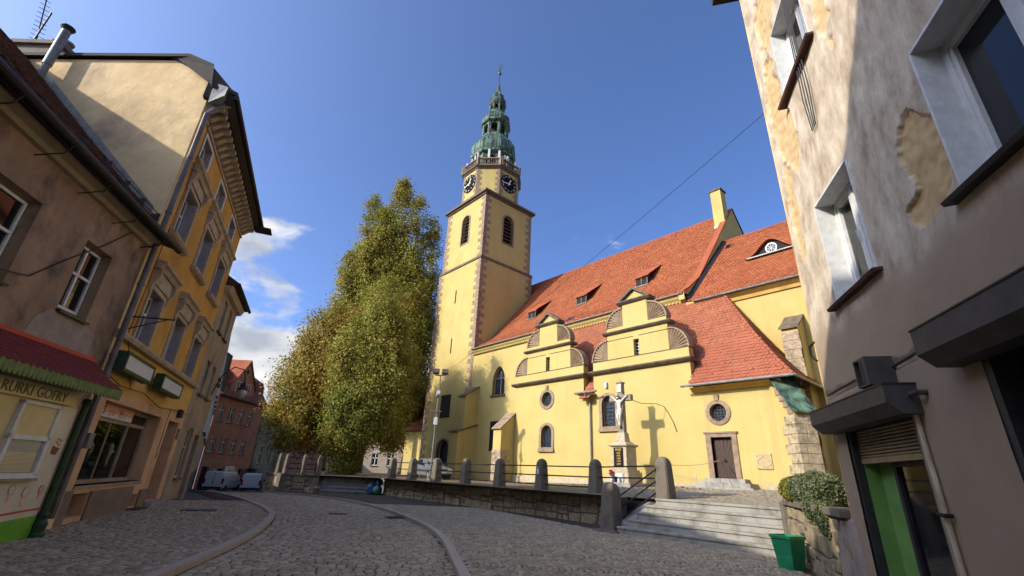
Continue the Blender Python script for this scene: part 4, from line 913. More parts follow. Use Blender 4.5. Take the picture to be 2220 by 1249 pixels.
# copper lantern stages
def oct_stage(name, af, z0, z1, opening, zo, mt=M['copper']):
    """eight piers with arched openings: built as wall faces with holes"""
    for k in range(8):
        f, side = octf(k, af)
        hole = arch(side*.2, side*.8, zo[0], zo[1], 8) if opening == 'arch' else rect(side*.22, side*.78, zo[0], zo[1])
        wo = wall(name, mt, f, [(0, z0), (side, z0), (side, z1), (0, z1)], [hole], .22, octo, thick=.22)
        mb = MB(f); mb.box(-.06, side*.16, 0, .06, z0, z1).box(side*.84, side+.06, 0, .06, z0, z1); mb.build('pilaster', mt, wo)
    MB().lathe([(r8(af)*.5, z0), (r8(af)*.5, z1)], (tcx, tcy, 0), 8, ph8).build('lantern_core', M['interior_dark'], octo)
def oct_dome(name, prof, mt=M['copper']):
    o = MB().lathe([(r8(a), z) for a, z in prof], (tcx, tcy, 0), 8, ph8).build(name, mt, octo)
    for k in range(8):                    # standing seams on the arrises
        a = ph8+k*math.pi/4
        MB().tube([(tcx+math.cos(a)*r8(af), tcy+math.sin(a)*r8(af), z) for af, z in prof[1:-1]], .05, 5).build('rib', mt, o)
    for k in range(8):
        f, s = octf(k, 1.0)
        for q in (.25, .5, .75):
            pts = []
            for af, z in prof[1:-1]: g, sd = octf(k, af); pts.append(g(sd*q, .02, z))
            MB().tube(pts, .025, 4).build('seam', mt, o)
    return o
oct_stage('lantern_wall', 2.72, 39.7, 42.8, 'arch', (39.8, 42.5))
MB().lathe([(r8(2.7), 42.7), (r8(3.0), 42.85), (r8(3.12), 43.0), (r8(3.12), 43.3), (r8(2.98), 43.5), (r8(2.92), 43.6)], (tcx, tcy, 0), 8, ph8).build('lantern_eave', M['copper'], octo)
oct_dome('lower_dome', [(2.6, 43.55), (2.95, 43.65), (3.06, 44.2), (3.02, 44.8), (2.8, 45.5), (2.4, 46.2), (2.05, 46.7), (1.9, 47.0)])
oct_stage('lantern_wall', 1.78, 46.9, 49.3, 'arch', (47.35, 49.1))
MB().lathe([(r8(1.75), 49.2), (r8(2.0), 49.35), (r8(2.12), 49.5), (r8(2.12), 49.7), (r8(1.95), 49.9)], (tcx, tcy, 0), 8, ph8).build('lantern_eave', M['copper'], octo)
oct_dome('middle_dome', [(1.7, 49.85), (1.9, 49.9), (1.98, 50.3), (1.88, 50.8), (1.58, 51.3), (1.28, 51.7), (1.14, 52.0)])
oct_stage('lantern_wall', 1.04, 51.9, 53.5, 'rect', (52.4, 53.3))
oct_dome('upper_bulb', [(1.0, 53.45), (1.16, 53.5), (1.26, 53.85), (1.2, 54.3), (1.0, 54.75), (.8, 55.05), (.88, 55.25), (.82, 55.6), (.52, 56.0), (.33, 56.35), (.26, 56.8), (.18, 57.6), (.09, 58.5), (.04, 59.2)])
MB().tube([(tcx, tcy, 59.0), (tcx, tcy, 62.6)], .04, 6).build('finial_rod', M['dark_metal'], octo); MB().ball((tcx, tcy, 60.4), .26, 10).build('finial_ball', M['copper'], octo)
fx = MB(); fx.box(tcx-.55, tcx+.55, tcy-.04, tcy+.04, 61.55, 61.65).box(tcx-.06, tcx+.06, tcy-.04, tcy+.04, 60.9, 62.5); fx.ball((tcx, tcy, 60.9), .12, 6)
for s in (-1, 1): fx.box(tcx+s*.3-.05, tcx+s*.3+.05, tcy-.03, tcy+.03, 61.3, 61.9)
fx.build('finial_cross', M['dark_metal'], octo)
# phone antennas behind the balustrade
for i, (k, u, h, w) in enumerate(((1, 1.35, 42.6, .15), (1, 2.75, 42.3, .15), (2, .7, 41.9, .09), (2, 1.2, 42.0, .17), (2, 2.6, 41.8, .12), (0, 2.2, 41.9, .11), (0, 1.5, 41.8, .09), (0, 2.8, 42.1, .1), (0, .4, 41.6, .1))):
    f, s = octf(k, AF-.05); mb = MB(f); mb.box(u-w, u+w, -.12, .1, 40.4, h); o = mb.build('phone_antenna', M['sign_white'], bevel=.03)
    MB(f).tube([(u, -.2, 39.75), (u, -.2, h-.2)], .03, 6).build('mast', M['zinc'], o); MB(f).box(u-.03, u+.03, -.2, -.12, 41.1, 41.18).build('bracket', M['zinc'], o)
    tag(o, ['tall white antenna panel at the middle of the gallery over the plain tower face', 'tall white antenna panel at the right end of the gallery over the plain tower face', 'thin white antenna panel first above the dark clock', 'broad white antenna panel second above the dark clock', 'white antenna panel at the far right of the gallery above the dark clock', 'white antenna panel above the right part of the grey clock face', 'slim antenna panel above the middle of the grey clock face', 'tall antenna panel nearest the corner above the grey clock face', 'short antenna panel at far left of the tower gallery'][i], 'antenna', 'phone antennas on the tower gallery')
# low building with red roof left of the tower foot
MB().box(-53.5, -47.25, 30.0, 36, zb, 6.2).build('sacristy_wall', M['church_yellow'], ch)
MB().add([(-53.9, 29.6, 6.2), (-47.2, 29.6, 6.2), (-47.2, 33, 9.6), (-51.5, 33, 9.6), (-53.9, 36.4, 6.2), (-47.2, 36.4, 6.2)], [(0, 1, 2, 3), (0, 3, 4), (3, 2, 5, 4), (0, 4, 5, 1)]).build('sacristy_roof', M['roof_tile'], ch)
# ---------------------------------------------------------------- terrace wall, steps, posts and rails
def stone_wall(name, label, A, B, z0f, z1, parent=None, seed=1, cap=True, face=1, course=.36, lmin=.35, lmax=.95):
    """stone-faced retaining wall from A to B; the face looks to the right of A->B (or left with face=-1)"""
    r = random.Random(seed); az = math.degrees(math.atan2(B[0]-A[0], B[1]-A[1])); L_ = math.hypot(B[0]-A[0], B[1]-A[1])
    f = Fr(A[0], A[1], az)
    if face < 0: f = Fr(B[0], B[1], az+180)
    o = MB(f).box(0, L_, -.4, 0, -1.2, z1).build(name, M['mortar'], parent, loc=f(L_/2, 0, 0))
    if label: tag(o, label, 'wall')
    u = 0; H = z1-z0f
    while u < L_-.01:                         # irregular rubble: each upright strip holds one to three stones of its own heights
        l = min(r.uniform(lmin, lmax), L_-u)
        if L_-u-l < .2: l = L_-u
        n = max(1, round(H/course)+r.choice((-1, 0, 0, 1))); cuts = [0]+sorted((k+r.uniform(-.28, .28))/n for k in range(1, n))+[1]
        for c0, c1 in zip(cuts, cuts[1:]):
            parts = [(u, u+l)] if (c1-c0)*H > .3 or l < .5 else [(u, u+l*r.uniform(.4, .6))]
            if parts[0][1] < u+l-.01: parts.append((parts[0][1], u+l))
            for p0, p1 in parts:
                t = r.uniform(.01, .07); j = lambda: r.uniform(-.016, .016); a, b, c, d = p0+.012, p1-.012, z0f+c0*H+.012, z0f+c1*H-.012
                vs = [(a+j(), -.05, c+j()), (b+j(), -.05, c+j()), (b+j(), -.05, d+j()), (a+j(), -.05, d+j())]; e = .03
                vs += [(vs[0][0]+e, t, vs[0][2]+e), (vs[1][0]-e, t+j(), vs[1][2]+e), (vs[2][0]-e, t, vs[2][2]-e), (vs[3][0]+e, t+j(), vs[3][2]-e)]
                MB(f).add(vs, [(4, 5, 6, 7), (0, 1, 5, 4), (1, 2, 6, 5), (2, 3, 7, 6), (3, 0, 4, 7)]).build('stone', M['rubble'], o)
        u += l
    if cap:
        u = 0
        while u < L_-.05:
            l = min(r.uniform(1.0, 1.6), L_-u); MB(f).box(u+.005, u+l-.005, -.45, .1, z1, z1+.13).build('coping_stone', M['granite_post'], o, bevel=.015); u += l
    return o, f, L_
W1, f1, l1 = stone_wall('retaining_wall', 'long stone retaining wall with coping along the right pavement', (-30.3, 15.85), (-12.0, 15.72), -.05, .96, seed=3)
W1b, f1b, l1b = stone_wall('retaining_wall', 'short stone retaining wall stretch between the last fence post and the granite steps', (-11.99, 15.72), (-10.3, 14.0), -.05, .96, seed=4)
W2, f2_, l2 = stone_wall('retaining_wall', 'stone terrace wall beside the far steps below the sunlit post', (-33.0, 10.0), (-32.1, 12.1), -.05, .98, seed=5, face=1)
W3, f3_, l3 = stone_wall('retaining_wall', 'stone terrace wall stretch facing the street left of the sunlit pier', (-35.8, 9.95), (-33.02, 9.98), -.25, .98, seed=6, course=.4, lmin=.5, lmax=1.0)
W4, f4_, l4 = stone_wall('retaining_wall', 'far stone terrace wall turning away uphill behind the white vans', (-58, 17), (-35.82, 9.96), -1.4, .98, seed=8, course=.5, lmin=.7, lmax=1.6)
# fence posts: tapering granite with rounded heads
def post_mesh(h, w=.3):
    prof = [(w, 0), (w*.97, .15), (w*.80, h*.80), (w*.74, h*.88), (w*.55, h*.96), (w*.25, h)]
    mb = MB()
    vs = []; n = len(prof)
    for i, (r, z) in enumerate(prof): k = r; vs += [(-k, -k, z), (k, -k, z), (k, k, z), (-k, k, z)]
    mb.add(vs, [(i*4+j, i*4+(j+1) % 4, (i+1)*4+(j+1) % 4, (i+1)*4+j) for i in range(n-1) for j in range(4)]+[(3, 2, 1, 0), tuple(range(4*n-4, 4*n))])
    me = bpy.data.meshes.new('fence_post'); me.from_pydata(mb.v, [], mb.f); bm = bmesh.new(); bm.from_mesh(me); bmesh.ops.bevel(bm, geom=[e for e in bm.edges if abs(e.verts[0].co.z-e.verts[1].co.z) > .02], offset=.03, segments=2, affect='EDGES'); bm.to_mesh(me); bm.free(); me.materials.append(M['granite_post']); return me
PM = post_mesh(1.28, .24)
posts = [(-29.3, 15.75), (-26.7, 15.74), (-23.95, 15.72), (-21.1, 15.70), (-18.3, 15.68), (-15.4, 15.66), (-12.35, 15.62)]
plabels = ['granite fence post at the left end by the blue refuse sacks', 'granite fence post second from the refuse sacks', 'granite fence post in front of the parked silver car', 'granite fence post just right of the parked silver car', 'granite fence post below the dark shuttered window', 'granite fence post with small white stickers', 'granite fence post left of the crucifix pedestal']
def post(x, y, z, label, me=PM, rz=0.02, s=1):
    o = bpy.data.objects.new('fence_post', me); COL.objects.link(o); o.location = (x, y, z); o.rotation_euler = (0, 0, rz); o['_o'] = (x, y, z); o.scale = (s, s, s)
    return tag(o, label, 'post', 'granite fence posts')
pob = [post(x, y, 1.09, l) for (x, y), l in zip(posts, plabels)]
mb = MB(Fr(-15.4, 15.66, 90)); mb.box(-.07, .09, .235, .245, .55, .75).box(-.02, .1, .24, .25, .84, .87)
stk = MB(); stk.box(-15.47, -15.33, 15.41, 15.425, 1.72, 1.95).box(-15.46, -15.34, 15.43, 15.445, 2.0, 2.03); tag(stk.build('post_sticker', M['sign_white']), 'small white stickers on the granite fence post', 'sticker')
rl = ['upper', 'middle', 'lower']
for i in range(len(posts)-1):
    (xa, ya), (xb, yb) = posts[i], posts[i+1]
    where = ['nearest the refuse sacks', 'left of the silver car', 'across the silver car', 'below the nave shutter', 'between the shutter and the sticker post', 'left of the crucifix'][i]
    for j, z in enumerate((1.09+.98, 1.09+.6, 1.09+.22)):
        o = MB().tube([(xa+.17, ya, z), (xb-.17, yb, z)], .026, 7).build('fence_rail', M['dark_metal'], smooth=True); tag(o, '%s dark iron rail of the fence bay %s' % (rl[j], where), 'rail', 'iron fence rails')
# posts at the granite steps
PM2 = post_mesh(1.45, .29); PM3 = post_mesh(1.35, .27)
pA = post(-10.25, 13.75, .1, 'granite post at the foot of the granite steps', PM2)
MB().box(-10.72, -9.78, 13.28, 14.22, -.1, .12).build('post_base', M['granite_post'], pA, bevel=.03)
pB = post(-9.15, 15.35, 1.1, 'granite post at the top of the granite steps', PM3)
tag(MB().tube([(-12.2, 15.6, 2.07), (-9.3, 15.4, 2.15)], .026, 7).build('fence_rail', M['dark_metal']), 'upper dark iron rail between the crucifix and the steps', 'rail', 'iron fence rails')
tag(MB().tube([(-12.2, 15.6, 1.69), (-9.3, 15.4, 1.74)], .026, 7).build('fence_rail', M['dark_metal']), 'middle rusty iron rail between the crucifix and the steps', 'rail', 'iron fence rails')
hr = thing('step_railing', 'dark iron railing sloping down the left side of the granite steps', 'railing', (-9.7, 14.5, .6))
for dz in (.42, .78, 1.14): MB().tube([(-10.1, 13.95, dz-.05), (-9.3, 15.2, dz+.93)], .026, 7).build('rail', M['dark_metal'], hr)
MB().tube([(-9.32, 15.14, 1.22), (-9.32, 15.14, 2.1)], .026, 7).build('upright', M['dark_metal'], hr)
# granite steps by the planter
st = thing('granite_steps', 'broad pale granite steps climbing to the church terrace beside the planter', 'steps', (-7.3, 14.2, 0))
for k in range(5):
    y0 = 13.5+k*.36; x = -9.85+k*.14; xe = -4.4-.1*k; z1 = .05+(k+1)*.212; cuts = [x]
    r = random.Random(k+2)
    while cuts[-1] < xe-1.0: cuts.append(cuts[-1]+r.uniform(1.25, 1.75))
    cuts[-1] = xe
    for a, b in zip(cuts, cuts[1:]): MB(Fr(0, y0, 90)).wprism([(0, z1-.26), (0, z1-.07), (.035, z1-.06), (.04, z1-.012), (.028, z1), (-.5, z1+.004), (-.5, z1-.26)], a+.004, b-.004).build('step_block', M['granite'], st)
MB().add([(-10.15, 13.9, -.05), (-9.7, 13.9, -.05), (-9.7, 15.6, -.05), (-10.15, 15.6, -.05), (-10.15, 13.9, .36), (-9.7, 13.9, .36), (-9.05, 15.6, 1.2), (-9.6, 15.6, 1.2)], [(0, 3, 2, 1), (4, 5, 6, 7), (0, 1, 5, 4), (1, 2, 6, 5), (2, 3, 7, 6), (3, 0, 4, 7)]).build('stringer', M['granite'], st)
# far steps up to the trees
fs = thing('far_steps', 'grey stone steps up to the tree terrace between the two stone walls', 'steps', (-32, 14, 0))
ff = Fr(-32.05, 12.25, math.degrees(math.atan2(1.65, 3.4)))
for k in range(5):
    w1 = -.02-.36*k; 
    z1 = .2+k*.22
    for a, b in ((0, 1.3), (1.3, 2.5), (2.5, 3.75)): MB(ff).wprism([(w1, z1-.25), (w1, z1-.07), (w1+.05, z1-.06), (w1+.05, z1), (w1-.42, z1), (w1-.42, z1-.25)], a+.004, b-.004).build('step_block', M['granite'], fs)
MB(ff).add([(-.35, .2, -.1), (0, .2, -.1), (0, .2, .3), (-.35, .2, .3), (-.35, -1.8, -.1), (0, -1.8, -.1), (0, -1.8, 1.3), (-.35, -1.8, 1.3)], [(0, 1, 2, 3), (7, 6, 5, 4), (0, 1, 5, 4), (1, 2, 6, 5), (2, 3, 7, 6), (3, 0, 4, 7)]).build('stringer', M['granite_post'], fs)
MB(ff).tube([(-.2, .1, 1.1), (-.2, -1.7, 2.0)], .026, 7).build('handrail', M['dark_metal'], fs)
lp = [(-33.55, 9.95, 'granite post at the outer corner of the far terrace wall'), (-32.95, 10.2, 'sunlit granite post above the far stone wall'), (-32.55, 11.15, 'granite post in the middle of the far terrace fence'), (-32.2, 12.0, 'granite post beside the far steps'), (-35.6, 10.15, 'granite post furthest down the far terrace wall')]
PM4 = post_mesh(1.2, .15)
for x, y, l in lp: post(x, y, 1.1, l, PM4, .4, 1)
tag(MB().add([(-33.25, 9.8, -.05), (-32.72, 9.9, -.05), (-32.82, 10.35, -.05), (-33.3, 10.25, -.05), (-33.2, 9.85, 1.1), (-32.78, 9.93, 1.1), (-32.86, 10.3, 1.1), (-33.22, 10.22, 1.1)], [(0, 1, 5, 4), (1, 2, 6, 5), (2, 3, 7, 6), (3, 0, 4, 7), (4, 5, 6, 7)]).build('wall_pier', M['granite_post'], bevel=.02), 'pale stone pier at the sunny corner of the far terrace wall', 'pier')
for i, (a, b) in enumerate((((-33.5, 9.98), (-33.0, 10.18)), ((-32.9, 10.25), (-32.6, 11.1)), ((-32.5, 11.2), (-32.25, 11.95)), ((-35.5, 10.15), (-33.7, 9.98)))):
    for j, z in enumerate((2.05, 1.72, 1.4)): tag(MB().tube([(a[0], a[1], z), (b[0], b[1], z)], .025, 6).build('fence_rail', M['dark_metal']), '%s iron rail of the far terrace fence, %s' % (rl[j], ['at the sunlit corner', 'beside the sunlit post', 'next to the far steps', 'running down the street'][i]), 'rail', 'iron fence rails')
# raised planter next to the steps
PW, fp, lpw = stone_wall('planter_wall', 'stone planter wall between the granite steps and the peeling house', (-4.85, 13.9), (-2.3, 8.95), -.05, 1.22, seed=9, cap=True, face=1, course=.32, lmin=.4, lmax=.9)
MB().add([(-4.7, 14.1, 1.0), (-2.2, 9.1, 1.0), (1.5, 11, 1.0), (-.5, 16, 1.0)], [(0, 1, 2, 3)]).build('planter_soil', M['earth'], PW)
MB(fp).box(-.35, .0, -.45, .12, -.05, 1.3).build('end_pier', M['granite_post'], PW, bevel=.02)
tag(MB().add([(-2.75, 9.6, -.05), (-2.2, 8.7, -.05), (-1.9, 8.9, -.05), (-2.4, 9.8, -.05), (-2.62, 9.5, 1.2), (-2.2, 8.75, 1.25), (-1.95, 8.9, 1.25), (-2.4, 9.7, 1.2)], [(0, 1, 5, 4), (1, 2, 6, 5), (2, 3, 7, 6), (3, 0, 4, 7), (4, 5, 6, 7)]).build('plastered_pier', M['patch_plaster'], bevel=.06), 'grey plastered stub pier at the foot of the peeling house corner', 'pier')
def shrub(name, label, lobes, n, mt, s=(.03, .055), stem=None):
    P = []
    for (x, y, z, rx, ry, rz) in lobes:
        k = int(n/len(lobes)); d = np.random.normal(size=(k, 3)); d /= np.linalg.norm(d, axis=1)[:, None]; r = np.random.uniform(.55, 1.03, k)[:, None]
        P.append(np.array([x, y, z])+d*r*np.array([rx, ry, rz]))
    P = np.concatenate(P); N = len(P); a = np.random.normal(size=(N, 3)); a /= np.linalg.norm(a, axis=1)[:, None]; b = np.cross(a, np.random.normal(size=(N, 3))); b /= np.linalg.norm(b, axis=1)[:, None]
    sz = np.random.uniform(s[0], s[1], N)[:, None]; V = np.stack([P-a*sz, P+b*sz*.5, P+a*sz, P-b*sz*.5], 1).reshape(-1, 3)
    t = thing(name, label, 'shrub', (lobes[0][0], lobes[0][1], 1.2), 'planter shrubs')
    mesh_np('foliage', V, (np.arange(N)*4)[:, None]+np.arange(4), mt, t, kind='stuff')
    mb = MB()
    for (x, y, z, rx, ry, rz) in lobes: mb.tube([(x+.05, y+.05, 1.0), (x, y, z)], .03, 5, .012)
    mb.build('stems', M['bark'], t)
shrub('hanging_shrub', 'rounded green cushion plant at the left end of the stone planter', [(-4.3, 13.0, 1.58, .34, .34, .3), (-4.08, 12.5, 1.55, .28, .3, .27)], 16000, M['leaf_green'], (.018, .036))
shrub('hanging_shrub', 'silvery sage coloured plant spilling over the stone planter', [(-3.75, 12.0, 1.62, .34, .4, .3), (-3.3, 11.2, 1.62, .36, .4, .34), (-3.3, 11.0, 1.28, .24, .3, .3), (-2.85, 10.3, 1.55, .32, .36, .34), (-2.85, 10.1, 1.15, .22, .28, .34)], 52000, M['leaf_sage'], (.016, .034))
# ---------------------------------------------------------------- green litter bin
bn = thing('litter_bin', 'dented green sheet-metal litter bin in front of the granite steps', 'bin', (-4.2, 11.75, 0))
fb = Fr(-4.2, 11.75, 110)
mb = MB(fb); mb.add([(-.165, -.16, 0), (.165, -.16, 0), (.165, .16, 0), (-.165, .16, 0), (-.235, -.22, .66), (.235, -.22, .66), (.235, .22, .66), (-.235, .22, .66), (-.21, -.195, .66), (.21, -.195, .66), (.21, .195, .66), (-.21, .195, .66), (-.16, -.15, .12), (.16, -.15, .12), (.16, .15, .12), (-.16, .15, .12)],
    [(3, 2, 1, 0), (0, 1, 5, 4), (1, 2, 6, 5), (2, 3, 7, 6), (3, 0, 4, 7), (4, 5, 9, 8), (5, 6, 10, 9), (6, 7, 11, 10), (7, 4, 8, 11), (8, 9, 13, 12), (9, 10, 14, 13), (10, 11, 15, 14), (11, 8, 12, 15), (12, 13, 14, 15)]).build('bin_body', M['bin_green'], bn)
mb = MB(fb); mb.box(-.25, .25, .215, .24, .63, .69).box(-.25, .25, -.24, -.215, .63, .69).box(-.255, -.228, -.215, .215, .63, .69).box(.228, .255, -.215, .215, .63, .69); mb.build('rim', M['bin_green'], bn)
MB(fb).add([(-.13, .2, .44), (.13, .2, .44), (.11, .185, .34), (-.11, .185, .34), (-.13, .212, .45), (.13, .212, .45), (.11, .2, .34), (-.11, .2, .34)], [(0, 1, 5, 4), (4, 5, 6, 7), (2, 3, 7, 6), (0, 4, 7, 3), (1, 2, 6, 5)]).build('pressed_panel', M['bin_green'], bn)
MB(fb).box(-.14, .14, .19, .24, .0, .05).build('foot', M['rubber'], bn)
# ---------------------------------------------------------------- refuse sacks
for (x, y, r, m_, lb) in ((-30.75, 15.2, .34, 'bag_blue', 'blue plastic refuse sack on the left at the end of the stone wall'), (-30.28, 15.4, .3, 'bag_green', 'green plastic refuse sack on the pavement against the stone wall'), (-30.22, 15.45, .22, 'bag_blue', 'small blue refuse sack lying on top of the green one')):
    top = .55 if r == .22 else 0
    mb = MB(); prof = [(r*.55, 0), (r*.95, .05), (r*1.05, r*.7), (r*.95, r*1.3), (r*.6, r*1.75), (r*.18, r*1.95), (r*.12, r*2.05), (r*.3, r*2.25)]
    mb.lathe(prof, (x, y, .07+top), 14)
    for i in range(len(mb.v)):
        p = mb.v[i]; k = mnoise.noise(Vector(p)*5)*.07; mb.v[i] = (p[0]+k, p[1]-k*.7, max(.07+top, p[2]+k*.4))
    t = tag(mb.build('refuse_sack', M[m_], smooth=True), lb, 'bag', 'refuse sacks by the wall')
# ---------------------------------------------------------------- crucifix monument
cx, cy = -15.45, 22.0; cz0 = tz(cx, cy)
cr = thing('crucifix', 'stone crucifix with a white carved figure on a pale pedestal', 'monument', (cx, cy, cz0))
fc = Fr(cx, cy, 90)
def blk(name, hu, hw, z0, z1, mt, bev=.015, hu1=None, hw1=None):
    return MB(fc).taper(0, 0, z0, z1, hu, hw, hu1 or hu, hw1 or hw).build(name, M[mt], cr, bevel=bev)
blk('base_step', .95, .9, cz0-.1, cz0+.22, 'granite'); blk('base_block', .68, .64, cz0+.2, cz0+.75, 'pedestal_stone')
blk('pedestal_foot', .6, .56, cz0+.75, cz0+.86, 'pedestal_stone', .02); blk('pedestal', .5, .46, cz0+.86, cz0+2.02, 'pedestal_stone'); blk('pedestal_cornice', .6, .56, cz0+2.02, cz0+2.14, 'pedestal_stone', .03)
blk('upper_foot', .48, .44, cz0+2.14, cz0+2.28, 'pedestal_stone', .02, .34, .32); blk('shaft_foot', .3, .26, cz0+2.28, cz0+2.75, 'pedestal_stone', .015, .24, .2)
ct = cz0+5.45
blk('cross_upright', .2, .14, cz0+2.7, ct, 'cross_stone', .02, .17, .13); zb2 = cz0+4.62
MB(fc).box(-.72, -.17, -.13, .13, zb2-.17, zb2+.17).build('cross_arm', M['cross_stone'], cr, bevel=.02); MB(fc).box(.17, .72, -.13, .13, zb2-.17, zb2+.17).build('cross_arm', M['cross_stone'], cr, bevel=.02)
MB(fc).box(-.21, .21, -.17, .17, ct, ct+.07).build('cross_cap', M['cross_stone'], cr, bevel=.015); MB(fc).tube([(0, 0, ct+.05), (0, 0, ct+.28)], .012, 5).build('tip_rod', M['dark_metal'], cr)
scr = MB(fc); scr.add([(-.15, .14, ct-.5), (.13, .14, ct-.53), (.17, .15, ct-.05), (-.12, .15, ct-.08), (-.15, .19, ct-.5), (.13, .18, ct-.53), (.17, .19, ct-.05), (-.12, .2, ct-.08)], [(0, 1, 2, 3), (4, 5, 6, 7), (0, 1, 5, 4), (1, 2, 6, 5), (2, 3, 7, 6), (3, 0, 4, 7)]); scr.build('title_scroll', M['statue_white'], cr, bevel=.015)
pqb = MB(fc).box(-.3, .3, .455, .485, cz0+.98, cz0+1.95).build('inscription_plate', M['plaque_black'], cr)
text('MISJE', fc, 0, .487, cz0+1.78, .17, M['gold'], pqb, 'inscription', depth=.004)
for i, s in enumerate(('1909', '1970', '1980', '1999', '2009')): text(s, fc, 0, .487, cz0+1.62-i*.135, .13, M['gold'], pqb, 'inscription', depth=.004)
lw = MB(fc).box(-.42, .42, .635, .66, cz0+.3, cz0+.68).build('lower_plate', M['pedestal_stone'], cr); text('IIIIO', fc, .02, .662, cz0+.5, .12, M['letter_grey'], lw, 'inscription', depth=.003) if False else None
# the figure: one skinned surface
def corpus():
    Z = cz0
    V = [(0, .19, 3.95+Z), (0, .2, 4.12+Z), (0, .21, 4.3+Z), (0, .21, 4.44+Z), (-.02, .24, 4.52+Z), (-.05, .29, 4.60+Z), (-.06, .31, 4.68+Z),
         (-.15, .2, 4.43+Z), (-.32, .19, 4.58+Z), (-.5, .17, 4.72+Z), (-.56, .16, 4.77+Z),
         (.15, .2, 4.43+Z), (.32, .19, 4.57+Z), (.5, .17, 4.70+Z), (.56, .16, 4.75+Z),
         (-.08, .2, 3.88+Z), (-.09, .29, 3.58+Z), (-.05, .22, 3.26+Z), (-.03, .24, 3.14+Z),
         (.08, .2, 3.88+Z), (.07, .3, 3.56+Z), (.035, .25, 3.24+Z), (.02, .28, 3.12+Z)]
    E_ = [(0, 1), (1, 2), (2, 3), (3, 4), (4, 5), (5, 6), (3, 7), (7, 8), (8, 9), (9, 10), (3, 11), (11, 12), (12, 13), (13, 14), (0, 15), (15, 16), (16, 17), (17, 18), (0, 19), (19, 20), (20, 21), (21, 22)]
    rad = [(.125, .085), (.105, .075), (.13, .085), (.12, .08), (.05, .05), (.085, .09), (.075, .085), (.065, .06), (.045, .045), (.034, .034), (.04, .022), (.065, .06), (.045, .045), (.034, .034), (.04, .022), (.085, .08), (.062, .066), (.036, .036), (.036, .05), (.085, .08), (.062, .066), (.036, .036), (.036, .05)]
    o3 = Vector(cr['_o']); me = bpy.data.meshes.new('figure'); me.from_pydata([tuple(Vector(fc(*p))-o3) for p in V], E_, [])
    o = link('figure', me, M['statue_white'], cr, o3)
    sk = o.modifiers.new('skin', 'SKIN'); 
    for i, r in enumerate(rad): me.skin_vertices[0].data[i].radius = r
    me.skin_vertices[0].data[0].use_root = True
    ss = o.modifiers.new('sub', 'SUBSURF'); ss.levels = 2; ss.render_levels = 2
    # loincloth, hair, crown
    mb = MB(fc); mb.lathe([(.135, 3.72), (.16, 3.8), (.155, 3.95), (.13, 4.02), (.10, 4.03)], (0, .2, Z), 14, 0, 1.05, .72)
    for i in range(len(mb.v)): p = mb.v[i]; k = mnoise.noise(Vector(p)*14)*.025; mb.v[i] = (p[0]+k, p[1]+k, p[2]+k)
    mb.build('loincloth', M['statue_white'], cr, smooth=True)
    MB(fc).tube([(-.14, .25, 3.98+Z), (-.2, .25, 3.85+Z), (-.19, .24, 3.66+Z)], .04, 6, .02).build('cloth_knot', M['statue_white'], cr)
    hb = MB(fc); hb.ball((-.055, .265, 4.655+Z), .095, 9, 1.12, .008); hb.tube([(-.13, .23, 4.62+Z), (-.15, .22, 4.45+Z)], .035, 6, .015); hb.tube([(.03, .23, 4.62+Z), (.06, .22, 4.47+Z)], .035, 6, .015); hb.build('hair', M['cross_stone'], cr, smooth=True)
    MB(fc).tube([(-.055+.1*math.cos(a), .27+.1*math.sin(a), 4.70+Z+.01*math.sin(3*a)) for a in [2*math.pi*i/14 for i in range(15)]], .014, 5).build('crown', M['cross_stone'], cr)
    nb = MB(fc); nb.ball((-.058, .375, 4.62+Z), .014, 5, 1.8); nb.ball((-.06, .35, 4.565+Z), .035, 6, 1.1); nb.build('beard', M['statue_white'], cr)
    MB(fc).box(-.08, .08, .13, .3, 3.02+Z, 3.1+Z).build('foot_rest', M['cross_stone'], cr)
corpus()
fl = thing('flower_vase', 'white vase of red flowers at the foot of the crucifix', 'vase', (cx-.25, cy-.8, cz0+.2))
MB().lathe([(.07, 0), (.1, .1), (.08, .24), (.1, .3)], (cx-.25, cy-.8, cz0+.2), 10).build('vase', M['sign_white'], fl)
for i in range(16): a, r = random.uniform(0, 6.3), random.uniform(0, .2); MB().ball((cx-.25+r*math.cos(a), cy-.8+r*math.sin(a)*.6, cz0+.56+random.uniform(0, .25)), .055, 6, .8, .008).build('bloom', M['flower_red'], fl)
mb = MB()
for i in range(14): mb.tube([(cx-.25, cy-.8, cz0+.45), (cx-.25+random.uniform(-.18, .18), cy-.8+random.uniform(-.1, .1), cz0+.65)], .008, 4)
mb.build('stalks', M['leaf_green'], fl)
for i, (dx, h, m_, lb) in enumerate(((.02, .3, 'plaque_black', 'dark grave lantern beside the flower vase at the crucifix'), (.2, .26, 'sign_white', 'white grave lantern at the right foot of the crucifix'))):
    o = MB().lathe([(.07, 0), (.08, .03), (.08, h*.7), (.05, h*.85), (.06, h)], (cx+dx, cy-.8, cz0+.2), 9).build('grave_lantern', M[m_]); tag(o, lb, 'lantern')
lp_ = thing('leaning_plate', 'pale inscribed slab leaning on the crucifix base behind the flowers', 'slab', (cx, cy-.66, cz0+.5)); MB(fc).box(-.3, .36, .665, .7, cz0+.22, cz0+.66).build('slab', M['sign_white'], lp_)
# cable from the cross arm to the wall
w = tag(MB().tube([(cx+.6, cy+.1, cz0+4.5), (cx+.9, 22.7, cz0+4.35), (cx+1.35, 23.4, cz0+4.4), (cx+1.5, 23.97, cz0+4.3), (cx+1.75, 23.97, cz0+3.9), (cx+2.0, 23.97, cz0+3.4), (-13.3, 23.97, cz0+2.9)], .016, 5).build('cable', M['wire']), 'thin cable sagging from the cross arm to the yellow wall', 'cable')
